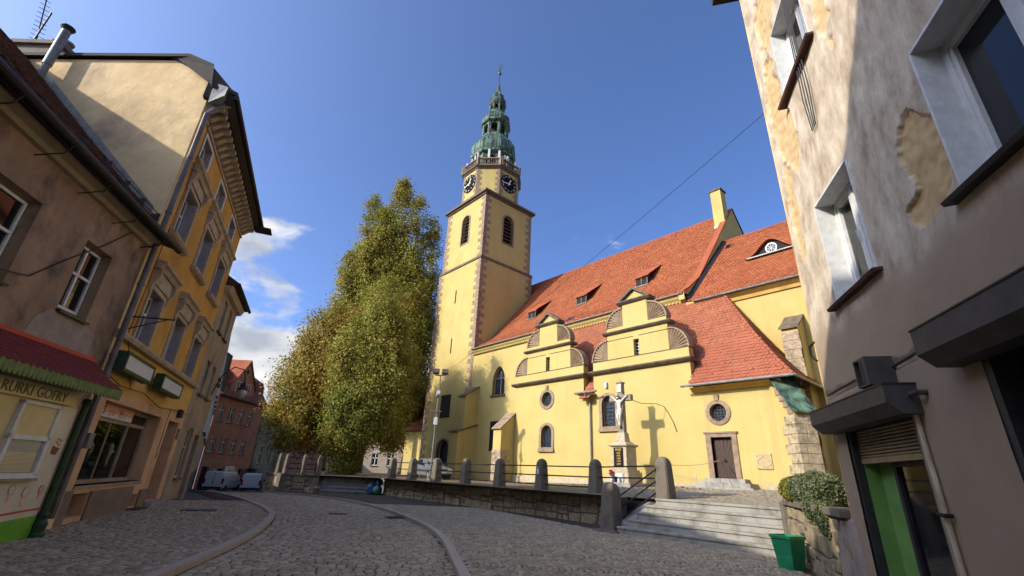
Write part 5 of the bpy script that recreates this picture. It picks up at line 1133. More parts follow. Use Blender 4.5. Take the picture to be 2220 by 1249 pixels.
# tape strung from the step post to the church door
def sag(a, b, s, n=14): return [(a[0]+(b[0]-a[0])*i/n, a[1]+(b[1]-a[1])*i/n, a[2]+(b[2]-a[2])*i/n-s*4*(i/n)*(1-i/n)) for i in range(n+1)]
bt = thing('barrier_tape', 'thin barrier tape hanging from the step post to the brown door', 'tape', (-10, 19.5, 1.8))
MB().tube(sag((-9.1, 15.35, 2.2), (-10.95, 23.7, 2.78), .12), .012, 4).build('tape', M['sign_white'], bt); MB().tube(sag((-10.75, 22.6, 2.66), (-10.95, 23.72, 2.78), .01, 4), .02, 4).build('tape_knot', M['awning_edge'], bt)
MB().box(-9.62, -9.58, 18.4, 18.43, 1.75, 2.0).build('tape_end', M['sign_white'], bt)
tag(MB().tube(sag((-10.92, 23.76, 2.75), (-10.1, 22.75, 1.55), .05), .012, 4).build('rope', M['wire']), 'dark rope trailing from the door boss down over the door steps', 'rope')
# ---------------------------------------------------------------- left row of houses
A0 = (-15.0, -.15)
FY = Fr(A0[0], A0[1], -70.5)
def win(fr, parent, u0, u1, z0, z1, mf=M['white_frame'], dep=.16, reveal=None, cross=(.5, .62), fw=.06, glass=M['glass_dark'], sill=None, sash=True):
    """casement window set back in its opening: frame part with pane, bars, sill as sub-parts"""
    mb = MB(fr); w0, w1 = -dep-.05, -dep
    mb.box(u0, u1, w0, w1, z0, z0+fw).box(u0, u1, w0, w1, z1-fw, z1).box(u0, u0+fw, w0, w1, z0+fw, z1-fw).box(u1-fw, u1, w0, w1, z0+fw, z1-fw)
    if cross:
        cu = u0+(u1-u0)*cross[0]; mb.box(cu-fw*.55, cu+fw*.55, w0, w1+.01, z0+fw, z1-fw)
        if cross[1]: cz = z0+(z1-z0)*cross[1]; mb.box(u0+fw, u1-fw, w0, w1+.015, cz-fw*.5, cz+fw*.5)
    o = mb.build('window', mf, parent)
    MB(fr).box(u0+fw*.5, u1-fw*.5, w0-.02, w0+.01, z0+fw*.5, z1-fw*.5).build('pane', glass, o)
    if reveal:
        mb = MB(fr); t = .012
        mb.box(u0-.001, u0+t, w1, -.002, z0, z1).box(u1-t, u1+.001, w1, -.002, z0, z1).box(u0, u1, w1, -.002, z1-t, z1+.001).box(u0, u1, w1, -.002, z0-.001, z0+t); mb.build('reveal_lining', reveal, o)
    if sill: MB(fr).box(u0-.1, u1+.1, -.05, sill, z0-.09, z0-.01).build('window_sill', M['dark_trim'], o)
    return o
yh = thing('yellow_house', 'tall ochre yellow town house with ornate window hoods and clothes shop below', 'house', (-19, 1, 0))
fx1 = [(1.12, 2.32), (3.92, 5.16), (6.78, 8.02)]
h1 = [rect(a, b, 4.66, 6.12) for a, b in fx1]; h2 = [rect(a-.05, b-.05, 7.92, 9.56) for a, b in fx1]; h3 = [rect(a, b, 10.68, 11.5) for a, b in ((.98, 1.98), (3.72, 4.86), (6.55, 7.66))]
yw = wall('upper_wall', M['ochre_plaster'], FY, [(0, 4.45), (9.1, 4.45), (9.1, 12.2), (0, 12.2)], h1+h2+h3, .3, yh, thick=.004)
sw, dw = rect(.95, 5.95, .9, 2.95), rect(7.05, 8.5, .2, 2.95)
gw_ = wall('shop_wall', M['shop_plaster'], FY, [(0, -.1), (9.1, -.1), (9.1, 3.2), (0, 3.2)], [sw, dw, rect(.9, 2.0, .18, .72), rect(5.4, 6.1, .12, .5)], .5, yh, thick=.004)
wall('shop_fascia_wall', M['pale_ochre'], FY, [(0, 3.2), (9.1, 3.2), (9.1, 4.45), (0, 4.45)], [], .2, yh, thick=.004)
MB(FY).wprism([(0, 4.4), (.16, 4.42), (.2, 4.5), (.2, 4.56), (0, 4.62)], -.05, 9.1).build('belt_course', M['hood_stone'], yw)
MB(FY).box(0, .93, 0, .05, -.1, .8).box(2.05, 5.35, 0, .05, -.1, .75).box(6.15, 7.0, 0, .05, -.1, .62).build('plinth', M['base_plaster'], gw_)
MB(FY).box(.9, 2.0, -.46, -.42, .18, .72).build('cellar_vent', M['box_grey'], gw_); MB(FY).box(5.4, 6.1, -.4, -.36, .12, .5).build('cellar_vent', M['black_wood'], gw_); MB(FY).box(5.2, 6.2, .05, .4, -.02, .1).build('cellar_step', M['brown_tile'], gw_)
for i, (a, b) in enumerate(fx1):
    win(FY, yw, a, b, 4.66, 6.12, M['white_frame'], .26, M['reveal_lilac'])
    win(FY, yw, a-.05, b-.05, 7.92, 9.56, M['white_frame'], .26, M['reveal_lilac'])
    for (z1, hgt, zs) in ((6.12, .75, None), (9.56, .68, 7.92)):
        aa, bb = (a, b) if z1 < 7 else (a-.05, b-.05)
        mb = MB(FY); ring(mb, rect(aa, bb, z1-1.62 if z1 > 7 else 4.66, z1), rect(aa-.13, bb+.13, z1-1.68 if z1 > 7 else 4.62, z1+.13), -.02, .05); mb.build('architrave', M['hood_stone'], yw)
        mb = MB(FY); mb.box(aa-.2, bb+.2, -.02, .09, z1+.14, z1+hgt-.22); mb.build('hood_frieze', M['hood_stone'], yw)
        mb = MB(FY); mb.wprism([(0, z1+hgt-.22), (.14, z1+hgt-.2), (.2, z1+hgt-.1), (.28, z1+hgt-.06), (.28, z1+hgt), (0, z1+hgt+.05)], aa-.34, bb+.34); mb.build('hood_cornice', M['hood_stone'], yw)
        for q in (aa-.26, bb+.14): MB(FY).wprism([(0, z1-.12), (.06, z1-.1), (.1, z1+.1), (.2, z1+.3), (.2, z1+hgt-.22), (0, z1+hgt-.22)], q, q+.12).build('hood_console', M['hood_stone'], yw)
        if zs: MB(FY).wprism([(0, zs-.16), (.14, zs-.12), (.2, zs-.06), (.2, zs), (0, zs+.02)], aa-.26, bb+.26).build('window_sill', M['hood_stone'], yw)
for (a, b) in ((.98, 1.98), (3.72, 4.86), (6.55, 7.66)):
    win(FY, yw, a, b, 10.68, 11.5, M['white_frame'], .2, M['reveal_lilac'], cross=(.5, None)); mb = MB(FY); ring(mb, rect(a, b, 10.68, 11.5), rect(a-.09, b+.09, 10.6, 11.59), -.02, .03); mb.build('architrave', M['white_frame'], yw)
    MB(FY).wprism([(0, 10.42), (.12, 10.46), (.17, 10.54), (0, 10.58)], a-.2, b+.25).build('window_sill', M['hood_stone'], yw)
# bracketed eaves
MB(FY).box(-.02, 9.12, 0, .06, 11.66, 11.74).build('frieze_band', M['hood_stone'], yw)
for k in range(23): MB(FY).wprism([(0, 11.78), (.12, 11.82), (.3, 12.0), (.5, 12.06), (.5, 12.2), (0, 12.2)], .06+k*.4, .24+k*.4).build('eaves_bracket', M['hood_stone'], yw)
MB(FY).wprism([(-.1, 12.2), (.55, 12.2), (.72, 12.3), (.76, 12.5), (-.1, 12.9)], -.12, 9.15).build('eaves_board', M['soffit_dark'], yh)
MB(FY).tube([(-.2, .8, 12.42), (9.2, .8, 12.4)], .085, 8).build('gutter', M['dark_metal'], yh)
MB(FY).box(8.6, 9.3, .5, 1.25, 12.2, 12.26).build('eaves_return', M['soffit_dark'], yh)
# party gable seen above the lower grey house
ga = R_(42); gd_ = (math.sin(ga), math.cos(ga)); FGA = Fr(A0[0]-gd_[0]*10, A0[1]-gd_[1]*10, 42)
gpo = [(0, 0), (9.999, 0), (9.999, 12.3), (9.85, 13.42), (8.95, 13.84), (0, 13.55)]
gw2 = wall('party_gable', M['gable_plaster'], FGA, gpo, [], .2, yh, thick=.3)
P = [FGA(0, .12, 13.6), FGA(8.95, .12, 13.9), FGA(9.9, .12, 13.46), FGA(10.1, .15, 12.55), FY(-.15, .78, 12.55), FY(9.15, .78, 12.55), FY(9.15, -2.2, 13.9), FY(9.15, -10, 13.9), FGA(0, -6, 13.7), FY(.6, -1.6, 13.92)]
rf = MB(); rf.add(P+[(x, y, z+.12) for x, y, z in P], [(0, 1, 9, 6, 7, 8), (1, 2, 3, 4, 9), (4, 5, 6, 9), (10, 11, 19, 16, 17, 18), (11, 12, 13, 14, 19), (14, 15, 16, 19), (0, 1, 11, 10), (1, 2, 12, 11), (2, 3, 13, 12), (3, 4, 14, 13), (4, 5, 15, 14), (5, 6, 16, 15)]); rf.build('roof', M['soffit_dark'], yh)
MB(FY).add([(-.15, .1, 12.0), (.4, .55, 12.05), (.4, .5, 12.75), (-.1, .05, 12.85), (-.3, .5, 12.3), (-.25, .5, 12.7)], [(0, 1, 2, 3), (0, 4, 5, 3), (0, 1, 4), (3, 2, 5), (1, 2, 5, 4)]).build('rain_hopper', M['zinc'], yh)
dp = MB(FY); dp.tube([(.15, .6, 12.3), (.0, .35, 12.0), (-.08, .16, 11.6), (-.08, .16, 7.0), (-.08, .16, .3)], .07, 8)
for z in (9.9, 8.0, 5.8, 3.9): dp.tube([(-.08, .16, z), (-.08, .16, z+.06)], .085, 8)
dp.build('downpipe', M['old_pipe'], yh)
ck = MB(FGA.shift(0, -.5)); ck.box(2.0, 3.6, -.8, 0, 13.4, 14.9); ck.build('chimney', M['granite_post'], yh); MB(FGA.shift(0, -.5)).box(1.9, 3.7, -.9, .1, 14.9, 15.06).build('chimney_cap', M['granite_post'], yh)
for q in (2.9, 3.3): MB().lathe([(.12, 0), (.12, .3), (.2, .34), (.2, .42), (.05, .46)], FGA(q, -.9, 15.06), 8).build('chimney_pot', M['zinc'], yh)
fl_ = thing('metal_flue', 'shiny steel chimney flue with a flared cap against the sunlit gable', 'flue', FGA(4.7, .35, 11.9))
p = FGA(4.7, .3, 0); MB().lathe([(.1, 11.9), (.1, 13.1), (.125, 13.12), (.125, 14.7)], (p[0], p[1], 0), 14).build('pipe', M['zinc'], fl_, smooth=True); MB().lathe([(.12, 14.62), (.2, 14.76), (.2, 14.79), (.11, 14.7)], (p[0], p[1], 0), 14).build('cap', M['dark_metal'], fl_)
MB(FGA).box(4.65, 4.75, .0, .16, 12.4, 12.46).build('bracket', M['dark_metal'], fl_)
an = thing('tv_antenna', 'spiky television aerial on the chimney top at upper left', 'aerial', FGA(2.1, -.8, 15.05))
q0 = FGA(2.1, -.8, 14.9); q1 = FGA(2.15, -.8, 16.9); MB().tube([q0, q1], .03, 6).build('mast', M['dark_metal'], an)
b0, b1 = Vector(FGA(1.7, -1.2, 15.6)), Vector(FGA(2.5, -.2, 17.1)); MB().tube([tuple(b0), tuple(b1)], .02, 5).build('boom', M['dark_metal'], an)
for k in range(12):
    c = b0+(b1-b0)*(k+.5)/12; h = .32-.012*k; MB().tube([(c.x-.5*h, c.y+.5*h, c.z+.3*h), (c.x+.5*h, c.y-.5*h, c.z-.3*h)], .011, 4).build('element', M['dark_metal'], an)
# sign boxes, shop
for (u0, u1, lb) in ((.1, 2.4, 'blank white light box sign in a dark green frame nearer the pipe'), (3.4, 5.85, 'blank white light box sign in a dark green frame further along the yellow house')):
    t = thing('light_box', lb, 'sign', FY((u0+u1)/2, .2, 3.6), 'light box signs')
    mb = MB(FY); mb.box(u0, u1, .16, .4, 3.6, 3.68).box(u0, u1, .16, .4, 4.02, 4.1).box(u0, u0+.08, .16, .4, 3.68, 4.02).box(u1-.08, u1, .16, .4, 3.68, 4.02); mb.build('frame', M['post_green'], t); MB(FY).box(u0+.08, u1-.08, .18, .385, 3.68, 4.02).build('panel', M['sign_white'], t)
    MB(FY).tube([(u0+.3, 0, 3.9), (u0+.3, .2, 3.9)], .02, 5).build('bracket', M['dark_metal'], t); MB(FY).tube([(u1-.3, 0, 3.9), (u1-.3, .2, 3.9)], .02, 5).build('bracket', M['dark_metal'], t)
sf = MB(FY); sf.box(.95, 5.95, -.45, -.35, .9, 1.0).box(.95, 5.95, -.45, -.35, 2.5, 2.6).box(.95, 5.95, -.45, -.35, 2.87, 2.95).box(.95, 1.05, -.45, -.35, 1, 2.9).box(5.85, 5.95, -.45, -.35, 1, 2.9).box(1.65, 1.71, -.45, -.35, 1, 2.5).box(4.3, 4.36, -.45, -.35, 1, 2.9).box(3.0, 3.03, -.45, -.38, 1, 2.5)
sfo = sf.build('shop_window_frame', M['beige_plaster'], gw_)
MB(FY).box(1.0, 5.9, -.41, -.405, .98, 2.55).build('shop_pane', M['shop_glass'], sfo); MB(FY).box(4.36, 5.9, -.41, -.405, 2.6, 2.9).build('shop_pane', M['glass_dark'], sfo)
MB(FY).box(.93, 5.97, -.34, .04, .82, .9).build('shop_sill', M['beige_plaster'], gw_)
mb = MB(FY); mb.box(.9, 6.0, -1.7, -1.6, .5, 3.1).box(.85, .95, -2.2, -.46, .5, 3.1).box(5.95, 6.05, -2.2, -.46, .5, 3.1).box(.9, 6, -2.2, -.46, .5, .96).box(.9, 6, -2.2, -.46, 2.96, 3.1); mb.build('shop_interior', M['shop_inside'], gw_)
sg = thing('shop_sign', 'white and orange shop sign board above the display window', 'sign', FY(2.7, -.3, 2.6)); MB(FY).box(1.4, 4.25, -.34, -.3, 2.6, 2.98).build('board', M['sign_orange'], sg); MB(FY).box(1.4, 1.75, -.3, -.296, 2.62, 2.97).build('blue_panel', M['sign_navy'], sg); MB(FY).box(1.78, 4.23, -.3, -.297, 2.61, 2.74).build('lower_band', M['sign_white'], sg)
text('SA', FY, 1.57, -.294, 2.74, .2, M['sign_white'], sg, depth=.002); text('S', FY, 1.95, -.294, 2.68, .32, M['sign_navy'], sg, depth=.002); text('uper', FY, 2.5, -.294, 2.68, .3, M['sign_pink'], sg, depth=.002); text('H', FY, 3.2, -.294, 2.66, .34, M['sign_navy'], sg, depth=.002); text('ı', FY, 3.45, -.294, 2.68, .3, M['sign_pink'], sg, depth=.002); MB(FY).box(3.43, 3.47, -.296, -.292, 2.91, 2.94).build('letter_dot', M['sign_pink'], sg); text('t', FY, 3.62, -.294, 2.68, .3, M['sign_pink'], sg, depth=.002)
def mannequin(u, w, top, trousers, hat, lb):
    t = thing('mannequin', lb, 'mannequin', FY(u, w, .96), 'shop window mannequins'); p = FY(u, w, 0)
    MB().lathe([(.09, 1.6), (.17, 1.66), (.2, 1.85), (.17, 2.05), (.2, 2.22), (.16, 2.3), (.05, 2.34), (.05, 2.42)], (p[0], p[1], 0), 12, 0, 1, .7).build('jacket', M[top], t, smooth=True)
    MB().lathe([(.06, 2.38), (.095, 2.46), (.1, 2.56), (.06, 2.64)], (p[0], p[1], 0), 10).build('head', M['skin_form'], t, smooth=True); MB().lathe([(.13, 2.56), (.11, 2.62), (.08, 2.68), (.02, 2.7)], (p[0], p[1], 0), 10).build('hat', M[hat], t)
    for s in (-1, 1): MB(FY).tube([(u+s*.09, w, 1.66), (u+s*.11, w+.02, 1.3), (u+s*.1, w, .98)], .085, 8, .06).build('trouser_leg', M[trousers], t); MB(FY).tube([(u+s*.19, w, 2.24), (u+s*.27, w+.05, 1.95), (u+s*.22, w+.14, 1.72)], .055, 7, .04).build('sleeve', M[top], t)
mannequin(2.55, -.95, 'cloth_navy', 'cloth_navy', 'cloth_red', 'mannequin in navy jacket and red hat in the shop window')
mannequin(3.7, -1.0, 'cloth_white', 'cloth_navy', 'cloth_navy', 'mannequin in pale top and dark trousers in the shop window')
mannequin(4.9, -.95, 'cloth_teal', 'cloth_brown', 'cloth_brown', 'mannequin in teal top at the right of the shop window')
for i, (u, w, s, mt_, lb) in enumerate(((1.3, -.8, .28, 'cloth_pink', 'bright pink folded garment at the left of the shop window'), (1.35, -1.0, .2, 'cloth_brown', 'brown toy bear in the left of the shop window'), (2.0, -.7, .24, 'cloth_red', 'red bag on the shop window floor'), (5.4, -.8, .22, 'cloth_red', 'red and white garment at the right of the shop window'), (3.2, -.65, .12, 'cloth_white', 'pair of white shoes on the shop window floor'))):
    mb = MB(); p = FY(u, w, .98); mb.ball((p[0], p[1], p[2]+s*.8), s, 9, .85)
    for k in range(len(mb.v)): q = mb.v[k]; d = mnoise.noise(Vector(q)*7)*.05; mb.v[k] = (q[0]+d, q[1]-d, q[2]+d*.5)
    tag(mb.build('display_item', M[mt_], smooth=True), lb, 'clothes', 'shop window goods')
dor = MB(FY).box(7.05, 8.5, -.5, -.42, .2, 2.95).build('house_door', M['interior_wood'], gw_); MB(FY).box(7.75, 7.8, -.42, -.4, .2, 2.6).box(7.05, 8.5, -.42, -.39, 2.55, 2.62).build('door_rail', M['black_wood'], dor); MB(FY).box(7.3, 7.55, -.42, -.41, 1.65, 1.85).build('notice', M['gold'], dor); MB(FY).ball((7.9, -.38, 1.2), .035, 6).build('handle', M['zinc'], dor)
MB(FY).box(6.9, 8.65, 0, .3, -.02, .18).build('door_step', M['granite'], gw_)
hn = thing('house_number', 'small house number plate 2 beside the doorway of the yellow house', 'sign', FY(8.75, .02, 2.5)); MB(FY).box(8.62, 8.9, 0, .025, 2.35, 2.75).build('plate', M['sign_navy'], hn); text('2', FY, 8.76, .027, 2.42, .3, M['sign_white'], hn, depth=.002)
tag(MB(FY).box(7.75, 8.05, 0, .16, 3.12, 3.42).build('door_lamp', M['plastic_dark'], bevel=.02), 'dark square lamp above the doorway of the yellow house', 'lamp')
tag(MB(FY).box(.2, .45, .0, .22, 1.75, 2.1).build('meter_box', M['zinc'], bevel=.015), 'small grey meter box on the beige pier by the kiosk', 'box')
wr = thing('facade_cables', 'loose black cables strung along the yellow house front', 'cable', FY(3, .1, 3.3))
for pts in ([(-.1, .12, 3.5), (1.2, .1, 3.35), (3, .1, 3.42), (5, .1, 3.2), (6.6, .08, 3.3), (9.0, .08, 3.35)], [(6.55, .06, 3.3), (6.5, .06, 2.6), (6.6, .05, 1.6)], [(.5, .12, 12.0), (.62, .1, 9.8), (.55, .1, 8.0), (.45, .1, 4.6), (1.3, .3, 3.3)]): MB(FY).tube(pts, .013, 4).build('cable', M['wire'], wr)
fb_ = MB(FY); fb_.tube([(.55, 0, 5.1), (1.35, .75, 5.35)], .025, 5).tube([(.55, 0, 4.75), (1.2, .6, 5.28)], .018, 5); tag(fb_.build('flag_bracket', M['dark_metal']), 'rusty iron flag bracket left of the first floor window', 'bracket')
# ---------------------------------------------------------------- grey house in front
gh = thing('grey_house', 'weathered grey plastered house with brown tiled roof and sagging gutter', 'house', (-11, -3, 0))
FGR = Fr(A0[0], A0[1], -61.5)
gh_holes = [rect(-2.16, -1.2, 4.42, 6.04), rect(-5.3, -3.62, 4.42, 6.06), rect(-8.0, -6.6, 4.42, 6.06)]
gwl = wall('front_wall', M['grey_plaster'], FGR, [(-9.2, -.1), (-.02, -.1), (-.02, 7.3), (-9.2, 7.3)], gh_holes, .3, gh)
for h, cu in zip(gh_holes, (.42, .5, .5)):
    o = win(FGR, gwl, h[0][0]+.06, h[1][0]-.06, h[0][1]+.1, h[2][1]-.06, M['white_frame'], .18, None, cross=(cu, .55), fw=.055)
    MB(FGR).wprism([(-.2, h[0][1]-.02), (.1, h[0][1]-.08), (.1, h[0][1]-.03), (-.2, h[0][1]+.06)], h[0][0]-.02, h[1][0]+.02).build('window_sill', M['post_green'], o)
    MB(FGR).box(h[0][0]+.1, h[0][0]+.36, -.38, -.33, h[0][1]+.8, h[2][1]-.1).build('red_curtain', M['awning_edge'], o); MB(FGR).box(h[0][0]+.15, h[0][0]+.5, -.36, -.31, h[0][1]+.15, h[0][1]+.72).build('net_curtain', M['blind'], o)
pp = [(-2.75, 3.66), (-.7, 3.66), (-.75, 4.25), (-1.2, 4.32), (-2.3, 4.36), (-2.62, 4.1)]
MB(FGR).prism(pp, -.01, .012).build('plaster_patch', M['patch_plaster'], gwl)
MB(FGR).wprism([(0, 6.88), (.1, 6.9), (.12, 7.0), (.24, 7.06), (.28, 7.2), (0, 7.3)], -9.2, -.02).build('eaves_ledge', M['beige_plaster'], gwl)
MB(FGR).wprism([(-.05, 7.2), (.42, 7.06), (.46, 7.14), (-.05, 7.34)], -9.2, .25).build('eaves_soffit', M['soffit_dark'], gh)
MB(FGR).tube([(-9.2, .52, 7.16), (.45, .52, 7.1)], .085, 9).build('gutter', M['dark_metal'], gh)
for k in range(7): MB(FGR).tube([(-8.2+k*1.3, 0.02, 6.72), (-8.2+k*1.3, .45, 6.86), (-8.2+k*1.3, .55, 7.06)], .014, 4).build('gutter_bracket', M['dark_metal'], gh)
ct_, st_ = math.cos(R_(43.7)), math.sin(R_(43.7))
gsurf = lambda u, s: FGR(u, .48-s*ct_, 7.16+s*st_)
groof = tile_roof('roof', gsurf, lambda u, s: u < .24*max(0, s*ct_-.48)-.06 if s*ct_ > .5 else u < .25, -9.3, 2.2, 0, 9.5, .24, .26, M['brown_tile'], gh, lift=.035, nparts=250)
MB().add([FGR(-9.3, -6.38, 13.72), FGR(1.6, -6.38, 13.72), FGR(3.0, -13.6, 7.2), FGR(-9.3, -13.6, 7.2)], [(0, 1, 2, 3)]).build('rear_slope', M['brown_tile'], groof)
fl2 = MB(); vs = []
for b in (.3, 2, 4, 5.6):
    for du, dz in ((-.32, .05), (-.02, .06), (-.02, .3)): vs.append(FGR(.24*b+du, -b, 7.62+.957*b+dz))
fl2.add(vs, [(i*3+j, i*3+j+1, (i+1)*3+j+1, (i+1)*3+j) for i in range(3) for j in range(2)]); fl2.build('flashing', M['zinc'], groof)
sgd = MB()
for k in range(5):
    u = -3.2+k*.8; s = .75; p = gsurf(u, s); sgd.box(*[c for x in () for c in x]) if False else None
    MB(FGR).add([(u-.02, .48-s*ct_, 7.16+s*st_), (u+.02, .48-s*ct_, 7.16+s*st_), (u+.02, .48-s*ct_+.02, 7.16+s*st_+.3), (u-.02, .48-s*ct_+.02, 7.16+s*st_+.3), (u, .48-s*ct_-.25, 7.16+s*st_+.25)], [(0, 1, 2, 3), (0, 3, 4), (1, 4, 2)]).build('snow_hook', M['dark_metal'], groof)
for hz in (.12, .24): MB(FGR).tube([(-4.2, .48-.75*ct_+.02, 7.16+.75*st_+hz), (.4, .48-.75*ct_+.02, 7.16+.75*st_+hz)], .012, 4).build('snow_rail', M['dark_metal'], groof)
wcb = tag(MB(FGR).tube([(-5.5, .03, 4.62), (-4.2, .03, 4.5), (-3.2, .03, 4.72), (-2.5, .03, 5.4), (-1.6, .03, 6.2), (-.9, .05, 6.95)], .013, 4).build('loose_cable', M['wire']), 'loose black cable looping across the grey house front', 'cable')
# ---------------------------------------------------------------- gable-fronted neighbour further along the row, behind the camera
nh = thing('gabled_house', 'tall gable-fronted house next along the row, beside the grey house', 'house', (0, -10, 0))
wall('front_wall', M['beige_plaster'], FGR, [(-21.5, -.1), (-9.22, -.1), (-9.22, 11.25), (-14.2, 16.4), (-21.5, 9.0)], [rect(-12, -10.8, 4.4, 6.1), rect(-15, -13.8, 4.4, 6.1), rect(-18, -16.8, 4.4, 6.1), rect(-13.5, -12.3, 8, 9.7), rect(-16.5, -15.3, 8, 9.7)], .25, nh)
for (a, z) in ((-12, 4.4), (-15, 4.4), (-18, 4.4), (-13.5, 8), (-16.5, 8)): win(FGR, nh, a, a+1.2, z, z+1.7, sill=.1)
MB(FGR).add([(-9.2, .3, 11.3), (-14.2, .3, 16.5), (-14.2, -12, 16.5), (-9.2, -12, 11.3), (-21.5, .3, 9), (-21.5, -12, 9)], [(0, 1, 2, 3), (1, 4, 5, 2)]).build('roof', M['brown_tile'], nh)
MB(FGR).add([(-9.22, -.01, -.1), (-9.22, -12, -.1), (-9.22, -12, 11.2), (-9.22, -.01, 11.2)], [(0, 1, 2, 3)]).build('side_wall', M['beige_plaster'], nh)
# ---------------------------------------------------------------- ice-cream kiosk
kk = thing('ice_cream_kiosk', 'pale ice cream kiosk with red shingled awning and green scalloped edge', 'kiosk', FGR(-3, .5, 0))
MB(FGR).box(-5.8, -1.12, .0, .48, .0, 2.95).build('cabin', M['kiosk_cream'], kk)
MB(FGR).box(-5.8, -1.13, .48, .5, .0, 1.15).box(-1.7, -1.13, .48, .5, 1.15, 2.5).build('front_panel', M['kiosk_white'], kk)
wv = [(-5.8, .04)]+[(-1.13, .04), (-1.13, .46)]+[(-1.13-.47*i, .46-.012*i-.018*i*i*.28) for i in range(1, 10)]+[(-5.8, .12)]
MB(FGR).prism([(u, max(.06, z)) if i > 1 else (u, z) for i, (u, z) in enumerate(wv)], .5, .507).build('green_wave', M['kiosk_green'], kk)
rs = [(-1.13-.47*i, .56-.012*i-.016*i*i*.28) for i in range(10)]; MB(FGR).prism(rs+[(u, z+.035) for u, z in rs[::-1]], .5, .506).build('red_stripe', M['awning_edge'], kk)
kw = MB(FGR); kw.box(-2.78, -1.7, .48, .56, 1.15, 1.24).box(-2.78, -1.7, .48, .56, 1.82, 1.9).box(-2.78, -1.7, .48, .56, 2.44, 2.5).box(-2.78, -2.7, .48, .56, 1.2, 2.5).box(-1.78, -1.7, .48, .56, 1.2, 2.5)
kwo = kw.build('serving_window', M['white_frame'], kk); kb = MB(FGR).box(-2.7, -1.78, .5, .515, 1.9, 2.44).build('blind', M['blind'], kwo); MB(FGR).box(-2.7, -1.78, .5, .512, 1.24, 1.82).build('pane', M['lamp_glass'], kwo)
sl = MB(FGR)
for k in range(22): sl.box(-2.69, -1.9, .515, .519, 1.925+k*.023, 1.938+k*.023)
for k in range(16): sl.box(-2.69, -1.84, .512, .516, 1.26+k*.022, 1.272+k*.022)
sl.build('blind_slats', M['blind'], kwo, kind='stuff'); MB(FGR).box(-2.8, -1.68, .5, .6, 1.1, 1.15).build('serving_ledge', M['shutter_beige'], kwo)
ks = MB(FGR).box(-5.8, -1.42, .5, .56, 2.54, 2.82).build('name_board', M['kiosk_cream'], kk); text('GOFRY', FGR, -1.72, .565, 2.582, .27, M['letter_grey'], ks, align='RIGHT', depth=.006); text('RURKI', FGR, -2.68, .565, 2.582, .27, M['letter_grey'], ks, align='RIGHT', depth=.006)
def cone(u, z, s, top, nm='ice_cream_picture'):
    o = MB(FGR).prism([(u-.3*s, z+.35*s), (u+.3*s, z+.35*s), (u, z-.6*s)], .5, .508).build(nm, M['sign_orange'], kk); MB(FGR).prism(ellipse(u, z+.5*s, .34*s, .4*s, 14), .5, .51).build('scoop', M[top], o)
    mb = MB(FGR); ring(mb, ellipse(u, z+.5*s, .34*s, .4*s, 14), ellipse(u, z+.5*s, .37*s, .43*s, 14), .5, .512); mb.build('outline', M['letter_grey'], o)
cone(-2.09, .86, .2, 'kiosk_white'); cone(-1.7, .78, .24, 'kiosk_white'); cone(-1.3, .85, .18, 'sign_pink'); cone(-2.6, .9, .2, 'kiosk_white')
wf = MB(FGR).prism([(-1.46, 1.6), (-1.3, 1.58), (-1.24, 1.72), (-1.46, 1.76)], .5, .508).build('waffle_picture', M['cloth_brown'], kk); MB(FGR).prism([(-1.46, 1.75), (-1.24, 1.71), (-1.22, 1.84), (-1.3, 1.93), (-1.43, 1.9)], .5, .51).build('cream', M['kiosk_white'], wf)
for (u, z) in ((-1.4, 1.82), (-1.33, 1.78), (-1.3, 1.86), (-1.37, 1.88)): MB(FGR).prism(ellipse(u, z, .022, .026, 8), .51, .514).build('berry', M['cloth_red'], wf)
ip = MB(FGR)
for r in (.16, .12, .08): ring(ip, ellipse(-3.0, 1.5+(.16-r)*2, r, r*.55, 14), ellipse(-3.0, 1.5+(.16-r)*2, r+.014, r*.55+.014, 14), .48, .488)
ip.build('swirl_outline', M['letter_grey'], kk)
po = FGR(-1.02, .55, 0); MB().lathe([(.14, 0), (.14, .12), (.11, .16), (.13, .3), (.085, .38), (.1, .46), (.07, .52), (.065, 2.6), (.09, 2.68), (.07, 2.74)], (po[0], po[1], .0), 12).build('corner_post', M['post_green'], kk)
# awning
aw = MB(FGR).add([(-6.2, .02, 3.66), (-.45, .02, 3.66), (-.78, 1.0, 2.98), (-6.2, 1.0, 2.98), (-6.2, .02, 3.58), (-.45, .02, 3.58), (-.78, 1.0, 2.9), (-6.2, 1.0, 2.9)], [(0, 1, 2, 3), (4, 5, 6, 7), (0, 1, 5, 4), (1, 2, 6, 5), (2, 3, 7, 6)]).build('awning', M['post_green'], kk)
for j in range(8):
    t0 = j/8; w = 1.02-t0*.98; z = 2.985+t0*.67
    for i in range(34):
        u = -6.1+i*.165+(j % 2)*.08
        if u > -.62-.3*(1-t0): continue
        MB(FGR).add([(u, w-.14, z+.105), (u+.155, w-.14, z+.105), (u+.155, w, z+.03), (u+.08, w+.03, z+.01), (u, w, z+.03), (u+.155, w, z+.012), (u+.08, w+.03, z-.008), (u, w, z+.012)], [(0, 1, 2, 4), (4, 2, 3), (2, 5, 6, 3), (3, 6, 7, 4)]).build('shingle', M['red_shingle'], aw)
MB(FGR).box(-6.2, -.42, -.02, .1, 3.64, 3.72).build('awning_flashing', M['awning_edge'], aw)
for i in range(48):
    u = -6.15+i*.112
    MB(FGR).prism([(u+.003, 3.0), (u+.109, 3.0), (u+.109, 2.86), (u+.095, 2.8), (u+.056, 2.775), (u+.017, 2.8), (u+.003, 2.86)], 1.0, 1.025).build('scallop', M['awning_green'], aw)
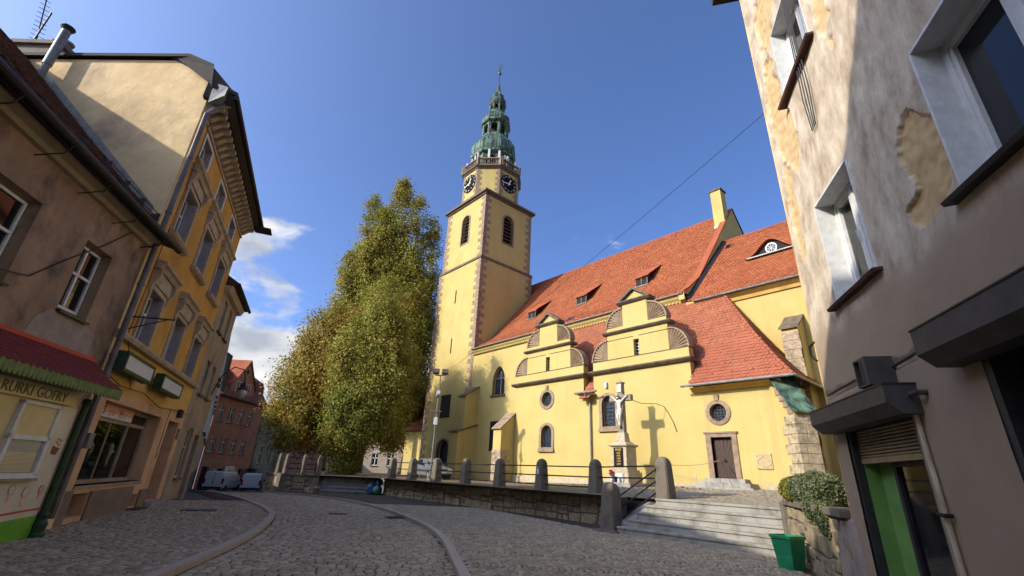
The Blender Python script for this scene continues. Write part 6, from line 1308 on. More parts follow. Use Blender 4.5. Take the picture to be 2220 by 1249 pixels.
for i in range(8):
    w = .98-i*.115; MB(FGR).add([(-.8+(1-w)*.3, w, 3.0+(1-w)*.6), (-.8+(1-w)*.3, w-.1, 3.02+(1-w)*.6), (-.8+(1-w)*.3, w-.1, 2.84+(1-w)*.6), (-.8+(1-w)*.3, w-.05, 2.8+(1-w)*.6), (-.8+(1-w)*.3, w, 2.84+(1-w)*.6)], [(0, 1, 2, 3, 4)]).build('scallop', M['awning_green'], aw)
# ---------------------------------------------------------------- third house and the far street
th = thing('beige_house', 'narrow drab beige house beyond the yellow house', 'house', (-25.5, 3.4, 0))
F3 = FY
h3 = [rect(a, b, z0, z1) for (a, b) in ((10.0, 10.75), (11.45, 12.2)) for z0, z1 in ((7.25, 8.75), (4.35, 5.85))]+[rect(10.3, 11.3, .9, 2.9), rect(11.9, 12.8, .0, 2.7)]
tw_ = wall('front_wall', M['beige_plaster'], F3, [(9.12, -.3), (13.2, -.3), (13.2, 9.3), (9.12, 9.3)], h3, .25, th)
for h in h3[:5]: win(F3, tw_, h[0][0], h[1][0], h[0][1], h[2][1], M['cream_frame'], .12, sill=.12)
MB(F3).box(11.9, 12.8, -.25, -.2, 0, 2.7).build('front_door', M['black_wood'], tw_)
MB(F3).add([(13.2, -.01, -.5), (13.2, -8, -.5), (13.2, -8, 10), (13.2, -.01, 9.3)], [(0, 1, 2, 3)]).build('end_wall', M['beige_plaster'], th)
MB(F3).wprism([(-.1, 9.2), (.45, 9.25), (.5, 9.4), (-5, 12.6), (-5, 12.4), (-.1, 9.5)], 9.1, 13.4).build('roof', M['brown_tile'], th); MB(F3).wprism([(0, 8.9), (.2, 8.95), (.32, 9.2), (0, 9.2)], 9.1, 13.25).build('eaves_cornice', M['hood_stone'], th); MB(F3).tube([(9.1, .52, 9.32), (13.5, .52, 9.28)], .08, 7).build('gutter', M['dark_metal'], th)
lh = thing('street_lantern', 'wall-mounted street lantern on a curved arm beyond the yellow house', 'lamp', F3(12.9, 0, 5))
MB(F3).tube([(12.6, 0, 4.6), (12.6, .25, 5.6), (12.6, .7, 6.1), (12.6, 1.15, 6.0), (12.6, 1.3, 5.6), (12.6, 1.3, 5.35)], .03, 6).build('arm', M['dark_metal'], lh); p = F3(12.6, 1.3, 0)
MB().lathe([(.03, 5.4), (.1, 5.32), (.16, 5.12), (.26, 5.05), (.26, 5.0), (.1, 4.98)], (p[0], p[1], 0), 12).build('hood', M['dark_metal'], lh); MB().lathe([(.2, 5.0), (.22, 4.85), (.17, 4.65), (.05, 4.55)], (p[0], p[1], 0), 12).build('globe', M['lamp_glass'], lh, smooth=True)
MB(F3).tube([(12.6, 0, 5.1), (12.6, .4, 5.3), (12.6, .5, 5.6)], .015, 5).build('scroll', M['dark_metal'], lh)
bh = thing('blue_house', 'pale blue grey house squeezed between the beige and the pink house', 'house', (-50, 8, -1))
FB = Fr(-27.5, 4.25, math.degrees(math.atan2(-27.7, 4.8)))
wall('front_wall', M['blue_plaster'], FB, [(8.2, 1.0), (28, 1.0), (28, 8.2), (8.2, 8.2)], [], .2, bh); wall('sun_block_wing', M['beige_plaster'], FB, [(0, 1.0), (6.9, 1.0), (6.9, 8.2), (0, 8.2)], [], .2, bh); MB(FB).box(6.9, 8.2, -.3, -.05, 1.0, 3.1).build('sun_block_gate', M['black_wood'], bh); wall('base_wall', M['bluegrey_base'], FB, [(0, -1.5), (28, -1.5), (28, 1.0), (0, 1.0)], [rect(24.5, 25.5, -1.4, .9)], .2, bh); MB(FB).box(24.5, 25.5, -.2, -.15, -1.4, .9).build('front_door', M['black_wood'], bh)  # beige wing and gate added to block sun; gap above gate lets some through
MB(FB).wprism([(.3, 8.15), (.35, 8.3), (-5, 11.5), (-5, 11.3)], 8.2, 28).build('roof', M['soffit_dark'], bh)
for a in (1.5, 4, 10, 13.5, 17, 20.5, 24): win(FB, bh, a, a+1, 3, 4.6, dep=-.06, sill=.14); win(FB, bh, a, a+1, 5.8, 7.3, dep=-.06, sill=.14)
# pink house
ph = thing('pink_house', 'dusky pink house with tiled mansard, gable and corner shop at street end', 'house', (-58, 12, -1))
FP = Fr(-55.2, 9.1, -49)
pws = [(.55, 1.55), (2.55, 3.5), (4.5, 5.45), (6.4, 7.3)]
hs = [rect(a, b, z0, z1) for a, b in pws for z0, z1 in ((2.45, 4.0), (5.5, 7.05))]
pw_ = wall('front_wall', M['pink_plaster'], FP, [(0, 1.75), (9.3, 1.75), (9.3, 7.9), (0, 7.9)], hs, .2, ph)
for h in hs: win(FP, pw_, h[0][0], h[1][0], h[0][1], h[2][1], M['white_frame'], .1, sill=.1, cross=(.5, .68), fw=.07)
pb = wall('shop_front', M['pink_base'], FP, [(0, -2.2), (9.3, -2.2), (9.3, 1.75), (0, 1.75)], [rect(.5, 1.7, -1.3, 1.1), rect(2.4, 4.2, -.6, .95), rect(4.9, 5.8, -1.4, .9), rect(6.2, 8.0, -.6, .95)], .3, ph)
for (a, b, z0, z1, mt_) in ((.5, 1.7, -1.3, 1.1, 'black_wood'), (2.4, 4.2, -.6, .95, 'glass_dark'), (4.9, 5.8, -1.4, .9, 'black_wood'), (6.2, 8.0, -.6, .95, 'glass_dark')): MB(FP).box(a, b, -.3, -.24, z0, z1).build('shop_opening', M[mt_], pb)
MB(FP).box(2.0, 8.6, 0, .06, 1.2, 1.55).build('fascia', M['pink_plaster'], pb)
ab = thing('corner_shop_sign', 'small white shop sign on the pink house', 'sign', FP(4.9, .2, .6)); MB(FP).box(4.2, 6.0, .05, .16, .35, 1.2).build('board', M['sign_white'], ab); text('abc', FP, 5.15, .162, .52, .62, M['cloth_navy'], ab, depth=.004)
rfp = MB(FP); rfp.wprism([(.35, 7.85), (.4, 8.05), (-.5, 9.4), (-.75, 10.7), (-3.5, 12.3), (-7.5, 10.5), (-7.5, 7.85)], -.1, 9.4); rfo = rfp.build('mansard_roof', M['mansard_tile'], ph)
MB(FP).tube([(-.1, .42, 7.95), (9.45, .42, 7.95)], .08, 7).build('gutter', M['dark_metal'], ph)
gb_ = MB(FP); gb_.prism([(1.7, 8.1), (6.2, 8.1), (6.2, 9.6), (4.0, 12.3), (1.7, 9.6)], -1.5, -.02); gbo = gb_.build('gable', M['pink_plaster'], ph)
MB(FP).add([(1.45, .15, 9.35), (4.0, .15, 12.45), (4.0, -4, 12.45), (1.45, -4, 9.35), (6.45, .15, 9.35), (6.45, -4, 9.35)], [(0, 1, 2, 3), (1, 4, 5, 2)]).build('gable_roof', M['roof_tile'], ph)
for a in (2.45, 4.3): win(FP, gbo, a, a+.95, 8.4, 9.85, M['white_frame'], -.05, cross=(.5, None), fw=.07)
MB(FP).prism(arch(3.75, 4.2, 10.9, 11.35, 6), -.01, .02).build('attic_vent', M['interior_dark'], gbo)
MB(FP).box(7.6, 8.3, -3, -2.2, 11, 13).build('chimney', M['brick_old'], ph)
pa = thing('roof_aerial', 'thin television aerials above the pink house roof', 'aerial', FP(1.2, -2.5, 11.5))
for (u, h) in ((.6, 15.2), (1.6, 14.2), (3.0, 14.3)): MB(FP).tube([(u, -2.8, 11), (u, -2.8, h)], .03, 4).build('mast', M['dark_metal'], pa)
MB(FP).tube([(.4, -2.8, 14.4), (3.2, -2.8, 14.2)], .02, 4).build('boom', M['dark_metal'], pa); MB(FP).tube([(-.1, -2.8, 14.6), (1.1, -2.8, 14.4)], .02, 4).build('boom', M['dark_metal'], pa)
MB(FP).add([(9.3, -.01, -2.2), (9.3, -7.5, -2.2), (9.3, -7.5, 7.9), (9.3, -.01, 7.9)], [(0, 1, 2, 3)]).build('end_wall', M['pink_plaster'], ph)
# green house with ornamental parapet
nh2 = thing('green_house', 'weathered grey green house with ornate parapet gable beside the pink house', 'house', (-66, 17, -1.5))
FGN = Fr(-62.3, 15.4, -58)
hs = [rect(a, a+1.1, z, z+2.0) for a in (1.6, 5.0, 8.2, 11.2) for z in (1.6,)]+[rect(a, a+.9, 5.2, 6.3) for a in (2.6,)]+[rect(2.0, 3.2, -1.5, .2)]
gnw = wall('front_wall', M['green_plaster'], FGN, [(0, -2.6), (14, -2.6), (14, 7.6), (0, 7.6)], hs, .25, nh2)
for h in hs: win(FGN, gnw, h[0][0], h[1][0], h[0][1], h[2][1], M['white_frame'], .12, sill=.15, fw=.08)
MB(FGN).wprism([(0, 6.9), (.2, 6.95), (.4, 7.2), (.4, 7.4), (0, 7.6)], -.1, 14.1).build('cornice', M['green_plaster'], gnw); MB(FGN).prism([(3.2, 7.6), (8.0, 7.6), (7.6, 8.4), (6.6, 8.6), (6.2, 9.4), (5.6, 9.8), (5.0, 9.4), (4.6, 8.6), (3.6, 8.4)], -.4, -.05).build('parapet_gable', M['green_plaster'], nh2)
MB(FGN).box(4.2, 6.9, 0, .1, 4.6, 5.4).box(8.5, 10, 0, .1, 4.8, 5.2).build('stucco_panel', M['green_plaster'], gnw); MB(FGN).wprism([(-.5, 7.5), (-6, 11), (-6, 7)], 0, 14).build('roof', M['roof_tile'], nh2); MB(FGN).box(1.6, 2.3, -2, -1.4, 8.5, 10.6).build('chimney', M['brick_old'], nh2)
bk = thing('brick_house', 'old brick and plaster house half hidden behind the autumn trees', 'house', (-80, 30, -2)); FBK = Fr(-74.4, 22.9, -52)
hs = [rect(a, a+1.1, z, z+1.7) for a in (1.2, 4, 6.8, 9.6) for z in (-.3, 2.9)]
bkw = wall('front_wall', M['brick_old'], FBK, [(0, -3), (13, -3), (13, 6.4), (0, 6.4)], hs, .25, bk)
for h in hs: win(FBK, bkw, h[0][0], h[1][0], h[0][1], h[2][1], M['white_frame'], .12, sill=.15, fw=.08)
MB(FBK).wprism([(.3, 6.3), (.3, 6.5), (-5, 10), (-5, 6)], -.2, 13.2).build('roof', M['roof_tile'], bk)
tn = thing('tan_house', 'tan house with dark windows glimpsed between the tree trunks', 'house', (-86, 34, 0)); FTN = Fr(-90, 25, 23)
hs = [rect(a, a+1.2, z, z+1.8) for a in (1.5, 4.5, 7.5, 10.5, 13.5, 16.5) for z in (1.6, 5.0)]
tnw = wall('front_wall', M['tan_house'], FTN, [(0, -3), (19, -3), (19, 9), (0, 9)], hs, .25, tn)
for h in hs: win(FTN, tnw, h[0][0], h[1][0], h[0][1], h[2][1], M['white_frame'], .12, sill=.15, fw=.08)
MB(FTN).wprism([(.3, 8.9), (.3, 9.1), (-5, 12.6), (-5, 8.6)], -.2, 19.2).build('roof', M['roof_tile'], tn)
wh = thing('white_house', 'shabby white plastered house seen under the trees left of the tower', 'house', (-80, 42, 0)); FWH = Fr(-84.5, 36.5, 57)
hs = [rect(a, a+1.3, z, z+2.0) for a in (1.5, 4.6, 7.7, 10.8, 13.9, 17) for z in (2.2, 5.9, 9.2)]
whw = wall('front_wall', M['white_plaster'], FWH, [(0, -1), (21, -1), (21, 12.2), (0, 12.2)], hs, .25, wh)
for h in hs: win(FWH, whw, h[0][0], h[1][0], h[0][1], h[2][1], M['white_frame'], .12, sill=.2, fw=.1)
MB(FWH).box(0, 21, 0, .12, 5.2, 5.4).box(0, 21, 0, .12, 8.5, 8.65).build('string_course', M['hood_stone'], whw); MB(FWH).wprism([(.4, 12.1), (.4, 12.4), (-5, 15.8), (-5, 11.9)], -.2, 21.2).build('roof', M['roof_tile'], wh)
# ---------------------------------------------------------------- peeling house on the right
rh = thing('peeling_house', 'tall house on the right with peeling sandy plaster and white windows', 'house', (1, 5, 0))
FRT = Fr(-2.21, 8.86, 146.8)
ROP = [(1.21, 2.5, 4.18, 5.9), (4.2, 5.95, 4.18, 5.92), (1.12, 2.5, 8.25, 9.95), (4.2, 5.95, 8.25, 9.95), (.42, 2.34, -.1, 2.42), (3.68, 6.6, -.1, 2.75), (7.6, 9.2, 4.18, 5.92), (7.6, 9.2, 8.25, 9.95)]
def peel_mask(u, z):
    P = Vector((u*1.0, z*.8, 3.1)); nz = mnoise.fractal(P*1.7, 1.0, 2.0, 5)*.42+mnoise.noise(P*5)*.14+mnoise.noise(P*14)*.07
    k = 0
    for (cu, cz, ru, rz) in ((3.84, 4.85, .34, .62), (3.6, 4.42, .36, .26), (.55, 8.6, .42, 1.9), (.35, 6.5, .2, 1.5), (2.95, 9.6, .34, 1.7), (.95, 10.8, .5, .8), (2.75, 11.5, .6, 1.2), (.9, 7.5, .3, .9)):
        d = 1-math.hypot((u-cu)/ru, (z-cz)/rz)+nz*1.1
        k = max(k, d)
    return 1. if k > .11 else max(0., (k-.09)/.02)
def peel_wall():
    us = sorted(set([round(x, 4) for x in list(np.arange(0, 6.7, .036))+list(np.arange(3.018, 4.2, .036))+[6.7, 7.6, 9.2, 11, 13]+[q for o in ROP for q in o[:2]]]))
    zs = sorted(set([round(x, 4) for x in [-.1, .5, 1.0, 1.5, 2.0]+list(np.arange(2.6, 12.4, .036))+list(np.arange(4.118, 5.9, .036))+[13.2]+[q for o in ROP for q in o[2:]]]))
    nu, nz = len(us), len(zs); V = []; colr = []
    for z in zs:
        for u in us:
            p = peel_mask(u, z) if 2.9 < z and u < 6.8 else 0.
            Pn = Vector((u, z, 0)); lum = mnoise.fractal(Pn*1.3, 1, 2, 4)*.02+mnoise.noise(Pn*6)*.004
            low = 1/(1+math.exp(-(3.98+.25*mnoise.noise(Vector((u*1.4, 0, 0)))-z)*14))
            w = lum*(1-.75*low)-p*(.042+.016*mnoise.noise(Pn*9))+low*.004
            if abs(z-3.02-.03*mnoise.noise(Vector((u*3, 7, 0)))) < .045+.03*mnoise.noise(Vector((u*7, 3, 0))): w -= .03
            e = 1.0 if u > .02 else 0
            V.append(FRT(u+(0 if e else .03*mnoise.noise(Vector((0, z*1.3, 5)))), w if e else w-.0, z)); colr.append((p, low))
    Q = []
    for j in range(nz-1):
        for i in range(nu-1):
            uc, zc = (us[i]+us[i+1])/2, (zs[j]+zs[j+1])/2
            if any(a < uc < b and c < zc < d for a, b, c, d in ROP): continue
            Q.append((j*nu+i, j*nu+i+1, (j+1)*nu+i+1, (j+1)*nu+i))
    o = mesh_np('front_wall', V, Q, M['peeling_plaster'], rh, smooth=True)
    at = o.data.color_attributes.new('peel', 'FLOAT_COLOR', 'POINT')
    at.data.foreach_set('color', np.array([(p, l, 0, 1) for p, l in colr], np.float32).ravel())
    return o
rw = peel_wall()
MB(FRT).box(0.02, 13, -10, -1.7, -.1, 13.2).build('house_core', M['interior_dark'], rh)
MB(FRT).add([(0.0, .02, -.1), (0.0, -10, -.1), (0.0, -10, 13.2), (0.0, .02, 13.2)], [(0, 1, 2, 3)]).build('end_wall', M['gable_plaster'], rh)
MB(FRT).box(-.5, 13.3, -10.3, .5, 13.2, 13.5).build('roof_slab', M['soffit_dark'], rh)
for k, (a, b, c, d) in enumerate(ROP):
    if c < 0: continue
    t = .03; mb = MB(FRT)
    mb.box(a-.005, a+t, -.32, .012, c, d).box(b-t, b+.005, -.32, .012, c, d).box(a, b, -.32, .012, d-t, d+.005).box(a, b, -.32, -.02, c, c+t); mb.build('reveal_lining', M['white_frame'], rw)
    mb = MB(FRT); f = .075
    mb.box(a+t, b-t, -.34, -.24, c+t, c+t+f).box(a+t, b-t, -.34, -.24, d-t-f, d-t).box(a+t, a+t+f, -.34, -.24, c+t, d-t).box(b-t-f, b-t, -.34, -.24, c+t, d-t)
    cu = (a+b)/2; mb.box(cu-.06, cu+.06, -.34, -.235, c+t, d-t); wo = mb.build('window', M['white_frame'], rw)
    mb = MB(FRT)
    for p, q in ((a+t+f, cu-.06), (cu+.06, b-t-f)): mb.box(p, p+.05, -.33, -.255, c+t+f, d-t-f).box(q-.05, q, -.33, -.255, c+t+f, d-t-f).box(p, q, -.33, -.255, c+t+f, c+t+f+.05).box(p, q, -.33, -.255, d-t-f-.05, d-t-f)
    mb.build('casement', M['white_frame'], wo)
    MB(FRT).box(a+t, b-t, -.31, -.3, c+t, d-t).build('pane', M['glass_dark'] if k != 0 else M['shop_glass'], wo)
    if k == 0:
        mb = MB(FRT)
        for q in range(16): mb.add([(a+.15+q*.07, -.33-.02*(q % 2), c+.1), (a+.22+q*.07, -.33-.02*((q+1) % 2), c+.1), (a+.22+q*.07, -.33-.02*((q+1) % 2), d-.1), (a+.15+q*.07, -.33-.02*(q % 2), d-.1)], [(0, 1, 2, 3)])
        mb.build('curtain', M['cloth_white'], wo); MB(FRT).tube([(cu-.02, -.22, c+.75), (cu-.02, -.2, c+.92)], .015, 5).build('handle', M['sign_white'], wo)
    MB(FRT).wprism([(-.25, c-.02), (.1, c-.06), (.12, c-.02), (-.25, c+.035)], a-.14, b+.12).build('window_sill', M['brown_tile'] if k in (0, 2) else M['steel_dark'], rw)
# mouldings of the end wall that stand out past the corner
mb = MB(FRT)
for (w, p, z0, z1) in ((-.16, .10, 9.62, 13), (-.34, .17, 9.72, 13), (-.55, .12, 9.9, 13), (-.8, .22, 10.1, 13)): mb.box(-p, .0, w-.2, w, z0, z1)
mb.build('end_window_surround', M['white_frame'], rh); MB(FRT).box(-.34, .02, -.5, -.3, 9.42, 9.56).build('surround_bracket', M['zinc'], rh)
# shop doorway with roller shutter
mb = MB(FRT); mb.box(.42, 2.34, -1.5, -1.4, -.1, 2.5).box(.38, .42, -1.5, -.02, -.1, 2.42).box(2.34, 2.38, -1.5, -.02, -.1, 2.42).box(.4, 2.36, -1.5, -.02, 2.42, 2.46).box(.4, 2.36, -1.5, .02, -.1, -.02); mb.build('doorway', M['interior_dark'], rw)
MB(FRT).box(.46, .5, -1.3, -.12, 0, 2.03).build('green_side_panel', M['panel_green'], rw)
dg = MB(FRT); dg.box(1.02, 1.1, -.32, -.24, 0, 2.03).box(2.24, 2.32, -.32, -.24, 0, 2.03).box(1.1, 2.24, -.32, -.24, 1.93, 2.03).box(1.1, 2.24, -.32, -.24, 0, .1); dgo = dg.build('glazed_door', M['steel_dark'], rw); MB(FRT).box(1.1, 2.24, -.29, -.28, .1, 1.93).build('pane', M['glass_dark'], dgo); MB(FRT).prism(ellipse(1.28, .35, .07, .07, 12), -.279, -.275).build('sticker', M['kiosk_white'], dgo)
MB(FRT).box(.5, 1.02, -.34, -.3, 0, 2.03).build('green_front_panel', M['panel_green'], rw)
for k in range(9): MB(FRT).wprism([(-.14, 2.05+k*.042), (-.11, 2.058+k*.042), (-.105, 2.07+k*.042), (-.11, 2.082+k*.042), (-.14, 2.09+k*.042)], .46, 2.3).build('shutter_slat', M['shutter_beige'], rw)
MB(FRT).box(.46, 2.3, -.15, -.1, 1.98, 2.05).build('shutter_rail', M['shutter_beige'], rw)
for a in (.42, 2.27): MB(FRT).box(a, a+.07, -.16, -.02, -.05, 2.42).build('shutter_guide', M['steel_dark'], rw)
def shutter_box(u0, u1, z0, z1, lb):
    t = thing('shutter_box', lb, 'shutter box', FRT((u0+u1)/2, .1, z0), 'roller shutter boxes'); MB(FRT).wprism([(.0, z0), (.2, z0+.0), (.33, z0+.12), (.33, z1), (.0, z1)], u0, u1).build('casing', M['box_grey'], t); MB(FRT).box(u0-.01, u1+.01, .0, .34, z1, z1+.015).build('lid', M['steel_dark'], t)
shutter_box(.1, 2.6, 2.42, 2.74, 'grey roller shutter box above the green shop door'); shutter_box(3.4, 7.2, 2.74, 3.1, 'large grey roller shutter box at the right edge')
mb = MB(FRT); mb.box(3.68, 6.6, -1.6, -1.5, -.1, 2.8).box(3.64, 3.68, -1.6, -.02, -.1, 2.75).box(6.6, 6.64, -1.6, -.02, -.1, 2.75).box(3.68, 6.6, -1.6, -.02, 2.75, 2.8); mb.build('dark_doorway', M['interior_dark'], rw)
for a in (3.68, 6.5): MB(FRT).box(a, a+.09, -.2, .0, -.05, 2.75).build('shutter_guide', M['steel_dark'], rw)
MB(FRT).box(3.8, 6.5, -.4, -.36, 0, 2.7).build('dark_door', M['black_wood'], rw)
vb = thing('vent_box', 'rusty sheet metal vent box on the peeling house wall', 'vent', FRT(2.1, .2, 2.8)); mb = MB(FRT); mb.box(1.94, 1.96, .0, .3, 2.8, 3.14).box(2.24, 2.26, 0, .3, 2.8, 3.14).box(1.96, 2.24, 0, .3, 3.12, 3.14).box(1.96, 2.24, 0, .3, 2.8, 2.82).box(1.96, 2.24, 0, .02, 2.82, 3.12).box(2.1, 2.24, .28, .3, 2.82, 3.12); mb.build('casing', M['box_grey'], vb); MB(FRT).tube([(2.06, .02, 2.97), (2.06, .16, 2.97)], .07, 9).build('fan_duct', M['dark_metal'], vb)
MB(FRT).box(2.12, 2.18, .3, .304, 2.82, 3.1).build('rust_streak', M['brown_tile'], vb)
pc = tag(MB(FRT).tube([(2.42, .04, 2.75), (2.5, .04, 2.5), (2.52, .04, 1.4), (2.54, .04, -.05)], .025, 7).build('conduit', M['peeling_plaster']), 'thin painted conduit running down the peeling house wall', 'pipe')
tag(MB(FRT).tube([(2.75, .0, 2.62), (2.75, .1, 2.62), (2.62, .1, 2.62)], .03, 7).build('pipe_stub', M['box_grey']), 'short pipe stub sticking out beside the vent box', 'pipe')
tag(MB(FRT).tube([(2.6, .02, 1.42), (2.6, .08, 1.42), (2.5, .1, 1.43)], .022, 6).build('wall_hook', M['dark_metal']), 'small iron hook low on the peeling house wall', 'hook')
cbl = thing('wall_cables', 'bundle of loose cables hanging down the peeling house wall', 'cable', FRT(2.1, .05, 8))
for k in range(4): MB(FRT).tube([(2.0+.04*k, .04, 12.5), (2.05+.03*k, .05, 10.2), (1.95+.07*k, .06, 8.4), (1.85+.1*k, .05, 7.6), (1.9+.05*k, .05, 6.9)], .011, 4).build('cable', M['wire'], cbl)
bl = tag(MB(FRT).tube([(.1, .02, 3.02), (1.2, .03, 3.05), (2.2, .02, 3.0), (3.2, .03, 3.06), (5, .03, 3.1), (7, .03, 3.12)], .014, 4).build('band_cable', M['wire']), 'black cable along the cracked band above the shutter boxes', 'cable')
ab_ = MB(FRT); ab_.tube([(.02, .0, 3.95), (-.12, .05, 3.9), (-.14, .05, 3.75), (.0, .02, 3.62)], .022, 6); tag(ab_.build('wall_anchor', M['dark_metal']), 'twisted iron anchor hanging at the corner of the peeling house', 'anchor')
# ---------------------------------------------------------------- lamp post with floodlights
ll = thing('floodlight_post', 'slim grey floodlight post with two lamp heads before the tower', 'lamp post', (-27.85, 17.8, 1.1))
MB().tube([(-27.85, 17.8, 1.05), (-27.85, 17.8, 8.0)], .075, 9, .045).build('pole', M['zinc'], ll); MB().box(-28.0, -27.7, 17.65, 17.95, 1.05, 1.35).build('base', M['zinc'], ll)
hd = Fr(-27.85, 17.8, 41)
MB(hd).box(-.42, .42, -.03, .03, 8.0, 8.07).build('crossbar', M['zinc'], ll)
for s in (-1, 1): MB(hd).add([(s*.32-.22, .05, 8.08), (s*.32+.22, .05, 8.08), (s*.32+.22, .22, 8.2), (s*.32-.22, .22, 8.2), (s*.32-.22, -.1, 8.42), (s*.32+.22, -.1, 8.42), (s*.32+.22, .12, 8.5), (s*.32-.22, .12, 8.5)], [(0, 1, 2, 3), (4, 5, 6, 7), (0, 1, 5, 4), (1, 2, 6, 5), (2, 3, 7, 6), (3, 0, 4, 7)]).build('floodlight', M['box_grey'], ll)
MB(hd).box(-.45, .3, -.05, .1, 5.5, 5.56).build('side_arm', M['zinc'], ll); MB(hd).box(-.13, .13, -.14, .12, 4.6, 5.1).build('control_box', M['sign_white'], ll, bevel=.02); MB(hd).ball((-.05, .12, 6.6), .13, 8).build('camera_dome', M['zinc'], ll); MB(hd).box(-.14, .1, -.1, .1, 6.7, 6.95).build('camera_housing', M['sign_white'], ll)
def sagl(a, b, s, n=30): return [(a[0]+(b[0]-a[0])*i/n, a[1]+(b[1]-a[1])*i/n, a[2]+(b[2]-a[2])*i/n-s*4*(i/n)*(1-i/n)) for i in range(n+1)]
tag(MB().tube(sagl((-27.85, 17.8, 8.1), (-2.25, 8.95, 9.1), .35), .007, 4).build('span_wire', M['wire']), 'thin wire spanning the sky from the floodlight post to the peeling house', 'wire')
# ---------------------------------------------------------------- vehicles
def vehicle(name, label, cat, pos, az, st, paint, glass_side, glass_front, glass_rear, wheels, wr, rear=True, plate_z=.5, lights=(.7, .1), mirror=None, extra=None):
    """st: stations (x, z0, zbelt, ztop, w_low, w_belt, w_top) from tail to nose"""
    f = Fr(pos[0], pos[1], az); L_ = st[-1][0]
    t = thing(name, label, cat, pos); z = pos[2]
    def P(x, y, zz): return f(x-L_/2, y, z+zz)
    ringp = lambda s: [(s[0], -s[4], s[1]), (s[0], -s[5], s[1]+.22), (s[0], -s[5], s[2]), (s[0], -s[6], s[3]-.07), (s[0], -s[6]+.12, s[3]), (s[0], s[6]-.12, s[3]), (s[0], s[6], s[3]-.07), (s[0], s[5], s[2]), (s[0], s[5], s[1]+.22), (s[0], s[4], s[1])]
    mb = MB(); vs = [P(*q) for s in st for q in ringp(s)]; n = len(st)
    mb.add(vs, [(i*10+j, i*10+(j+1) % 10, (i+1)*10+(j+1) % 10, (i+1)*10+j) for i in range(n-1) for j in range(10)]+[tuple(range(10)), tuple(range(10*n-1, 10*n-11, -1))])
    body = mb.build('body', paint, t, smooth=True)
    it = lambda x, k: float(np.interp(x, [s[0] for s in st], [s[k] for s in st]))
    def side_glass(x0, x1, lo=.04, hi=.1):
        for s in (-1, 1):
            pts = []
            for x, hgt in ((x0, 0), (x1, 0), (x1, 1), (x0, 1)):
                zb_, zt = it(x, 2)+lo, it(x, 3)-hi; k = (zb_-it(x, 2))/(it(x, 3)-.07-it(x, 2)+1e-6) if not hgt else (zt-it(x, 2))/(it(x, 3)-.07-it(x, 2)+1e-6)
                w = it(x, 5)+(it(x, 6)-it(x, 5))*min(1, k)+.012; pts.append(P(x, s*w, zt if hgt else zb_))
            MB().add(pts, [(0, 1, 2, 3)]).build('side_window', M['glass_dark'], t)
    for a, b in glass_side: side_glass(a, b)
    def screen(nm, x0, x1, sgn):
        w0, w1 = it(x0, 5)-.1, it(x1, 6)-.12; nx = sgn*.02
        MB().add([P(x0+nx, -w0, it(x0, 3)+.02), P(x0+nx, w0, it(x0, 3)+.02), P(x1+nx, w1, it(x1, 3)-.01), P(x1+nx, -w1, it(x1, 3)-.01)], [(0, 1, 2, 3)]).build(nm, M['glass_dark'], t)
    if glass_front: screen('windscreen', glass_front[0], glass_front[1], 1)
    if glass_rear: screen('rear_window', glass_rear[0], glass_rear[1], -1)
    for x in wheels:
        for s in (-1, 1):
            w = it(x, 5); c = P(x, s*(w-.1), wr); ax = Vector(f.n)*s if False else Vector((f.n[0]*s, f.n[1]*s, 0))
            c = Vector(c); mb = MB(); mb.tube([tuple(c-ax*.12), tuple(c+ax*.115)], wr, 18); ty = mb.build('wheel', M['rubber'], t, smooth=True); MB().tube([tuple(c+ax*.1), tuple(c+ax*.125)], wr*.62, 14).build('hubcap', M['zinc'], ty)
            MB().tube([tuple(c-ax*.2), tuple(c+ax*.102)], wr*1.16, 18).build('wheel_arch', M['plastic_dark'], t)
    for s in (-1, 1):
        MB().add([P(L_-.06, s*.42, lights[0]), P(L_-.16, s*(it(L_-.2, 5)-.02), lights[0]+.02), P(L_-.2, s*(it(L_-.2, 5)-.0), lights[0]+lights[1]), P(L_-.1, s*.42, lights[0]+lights[1]*.9)], [(0, 1, 2, 3)]).build('headlight', M['light_clear'], t) if False else MB(f).box(L_/2-.2, L_/2-.02, min(s*.38, s*.74), max(s*.38, s*.74), z+lights[0], z+lights[0]+lights[1]).build('headlight', M['light_clear'], t, bevel=.02)
        MB(f).box(-L_/2-.012, -L_/2+.12, min(s*(it(0, 5)-.16), s*(it(0, 5)-.0)), max(s*(it(0, 5)-.16), s*(it(0, 5)+.0)), z+lights[2], z+lights[3]).build('tail_light', M['light_red'], t)
        if mirror: MB(f).box(mirror-L_/2-.06, mirror-L_/2+.08, min(s*(it(mirror, 5)+.02), s*(it(mirror, 5)+.2)), max(s*(it(mirror, 5)+.02), s*(it(mirror, 5)+.2)), z+it(mirror, 2)+.02, z+it(mirror, 2)+.2).build('door_mirror', M['plastic_dark'], t, bevel=.02)
    MB(f).box(-L_/2-.02, -L_/2+.02, -.26, .26, z+plate_z, z+plate_z+.11).build('number_plate', M['plate_white'], t); MB(f).box(L_/2-.03, L_/2+.02, -.26, .26, z+.42, z+.53).build('number_plate', M['plate_white'], t)
    MB(f).box(L_/2-.05, L_/2+.025, -.66, .66, z+.28, z+.4).build('bumper_strip', M['plastic_dark'], t); MB(f).box(-L_/2-.025, -L_/2+.05, -.7, .7, z+.3, z+.46).build('bumper_strip', M['plastic_dark'] if rear else paint, t)
    if extra: extra(f, L_, z, t)
    return t
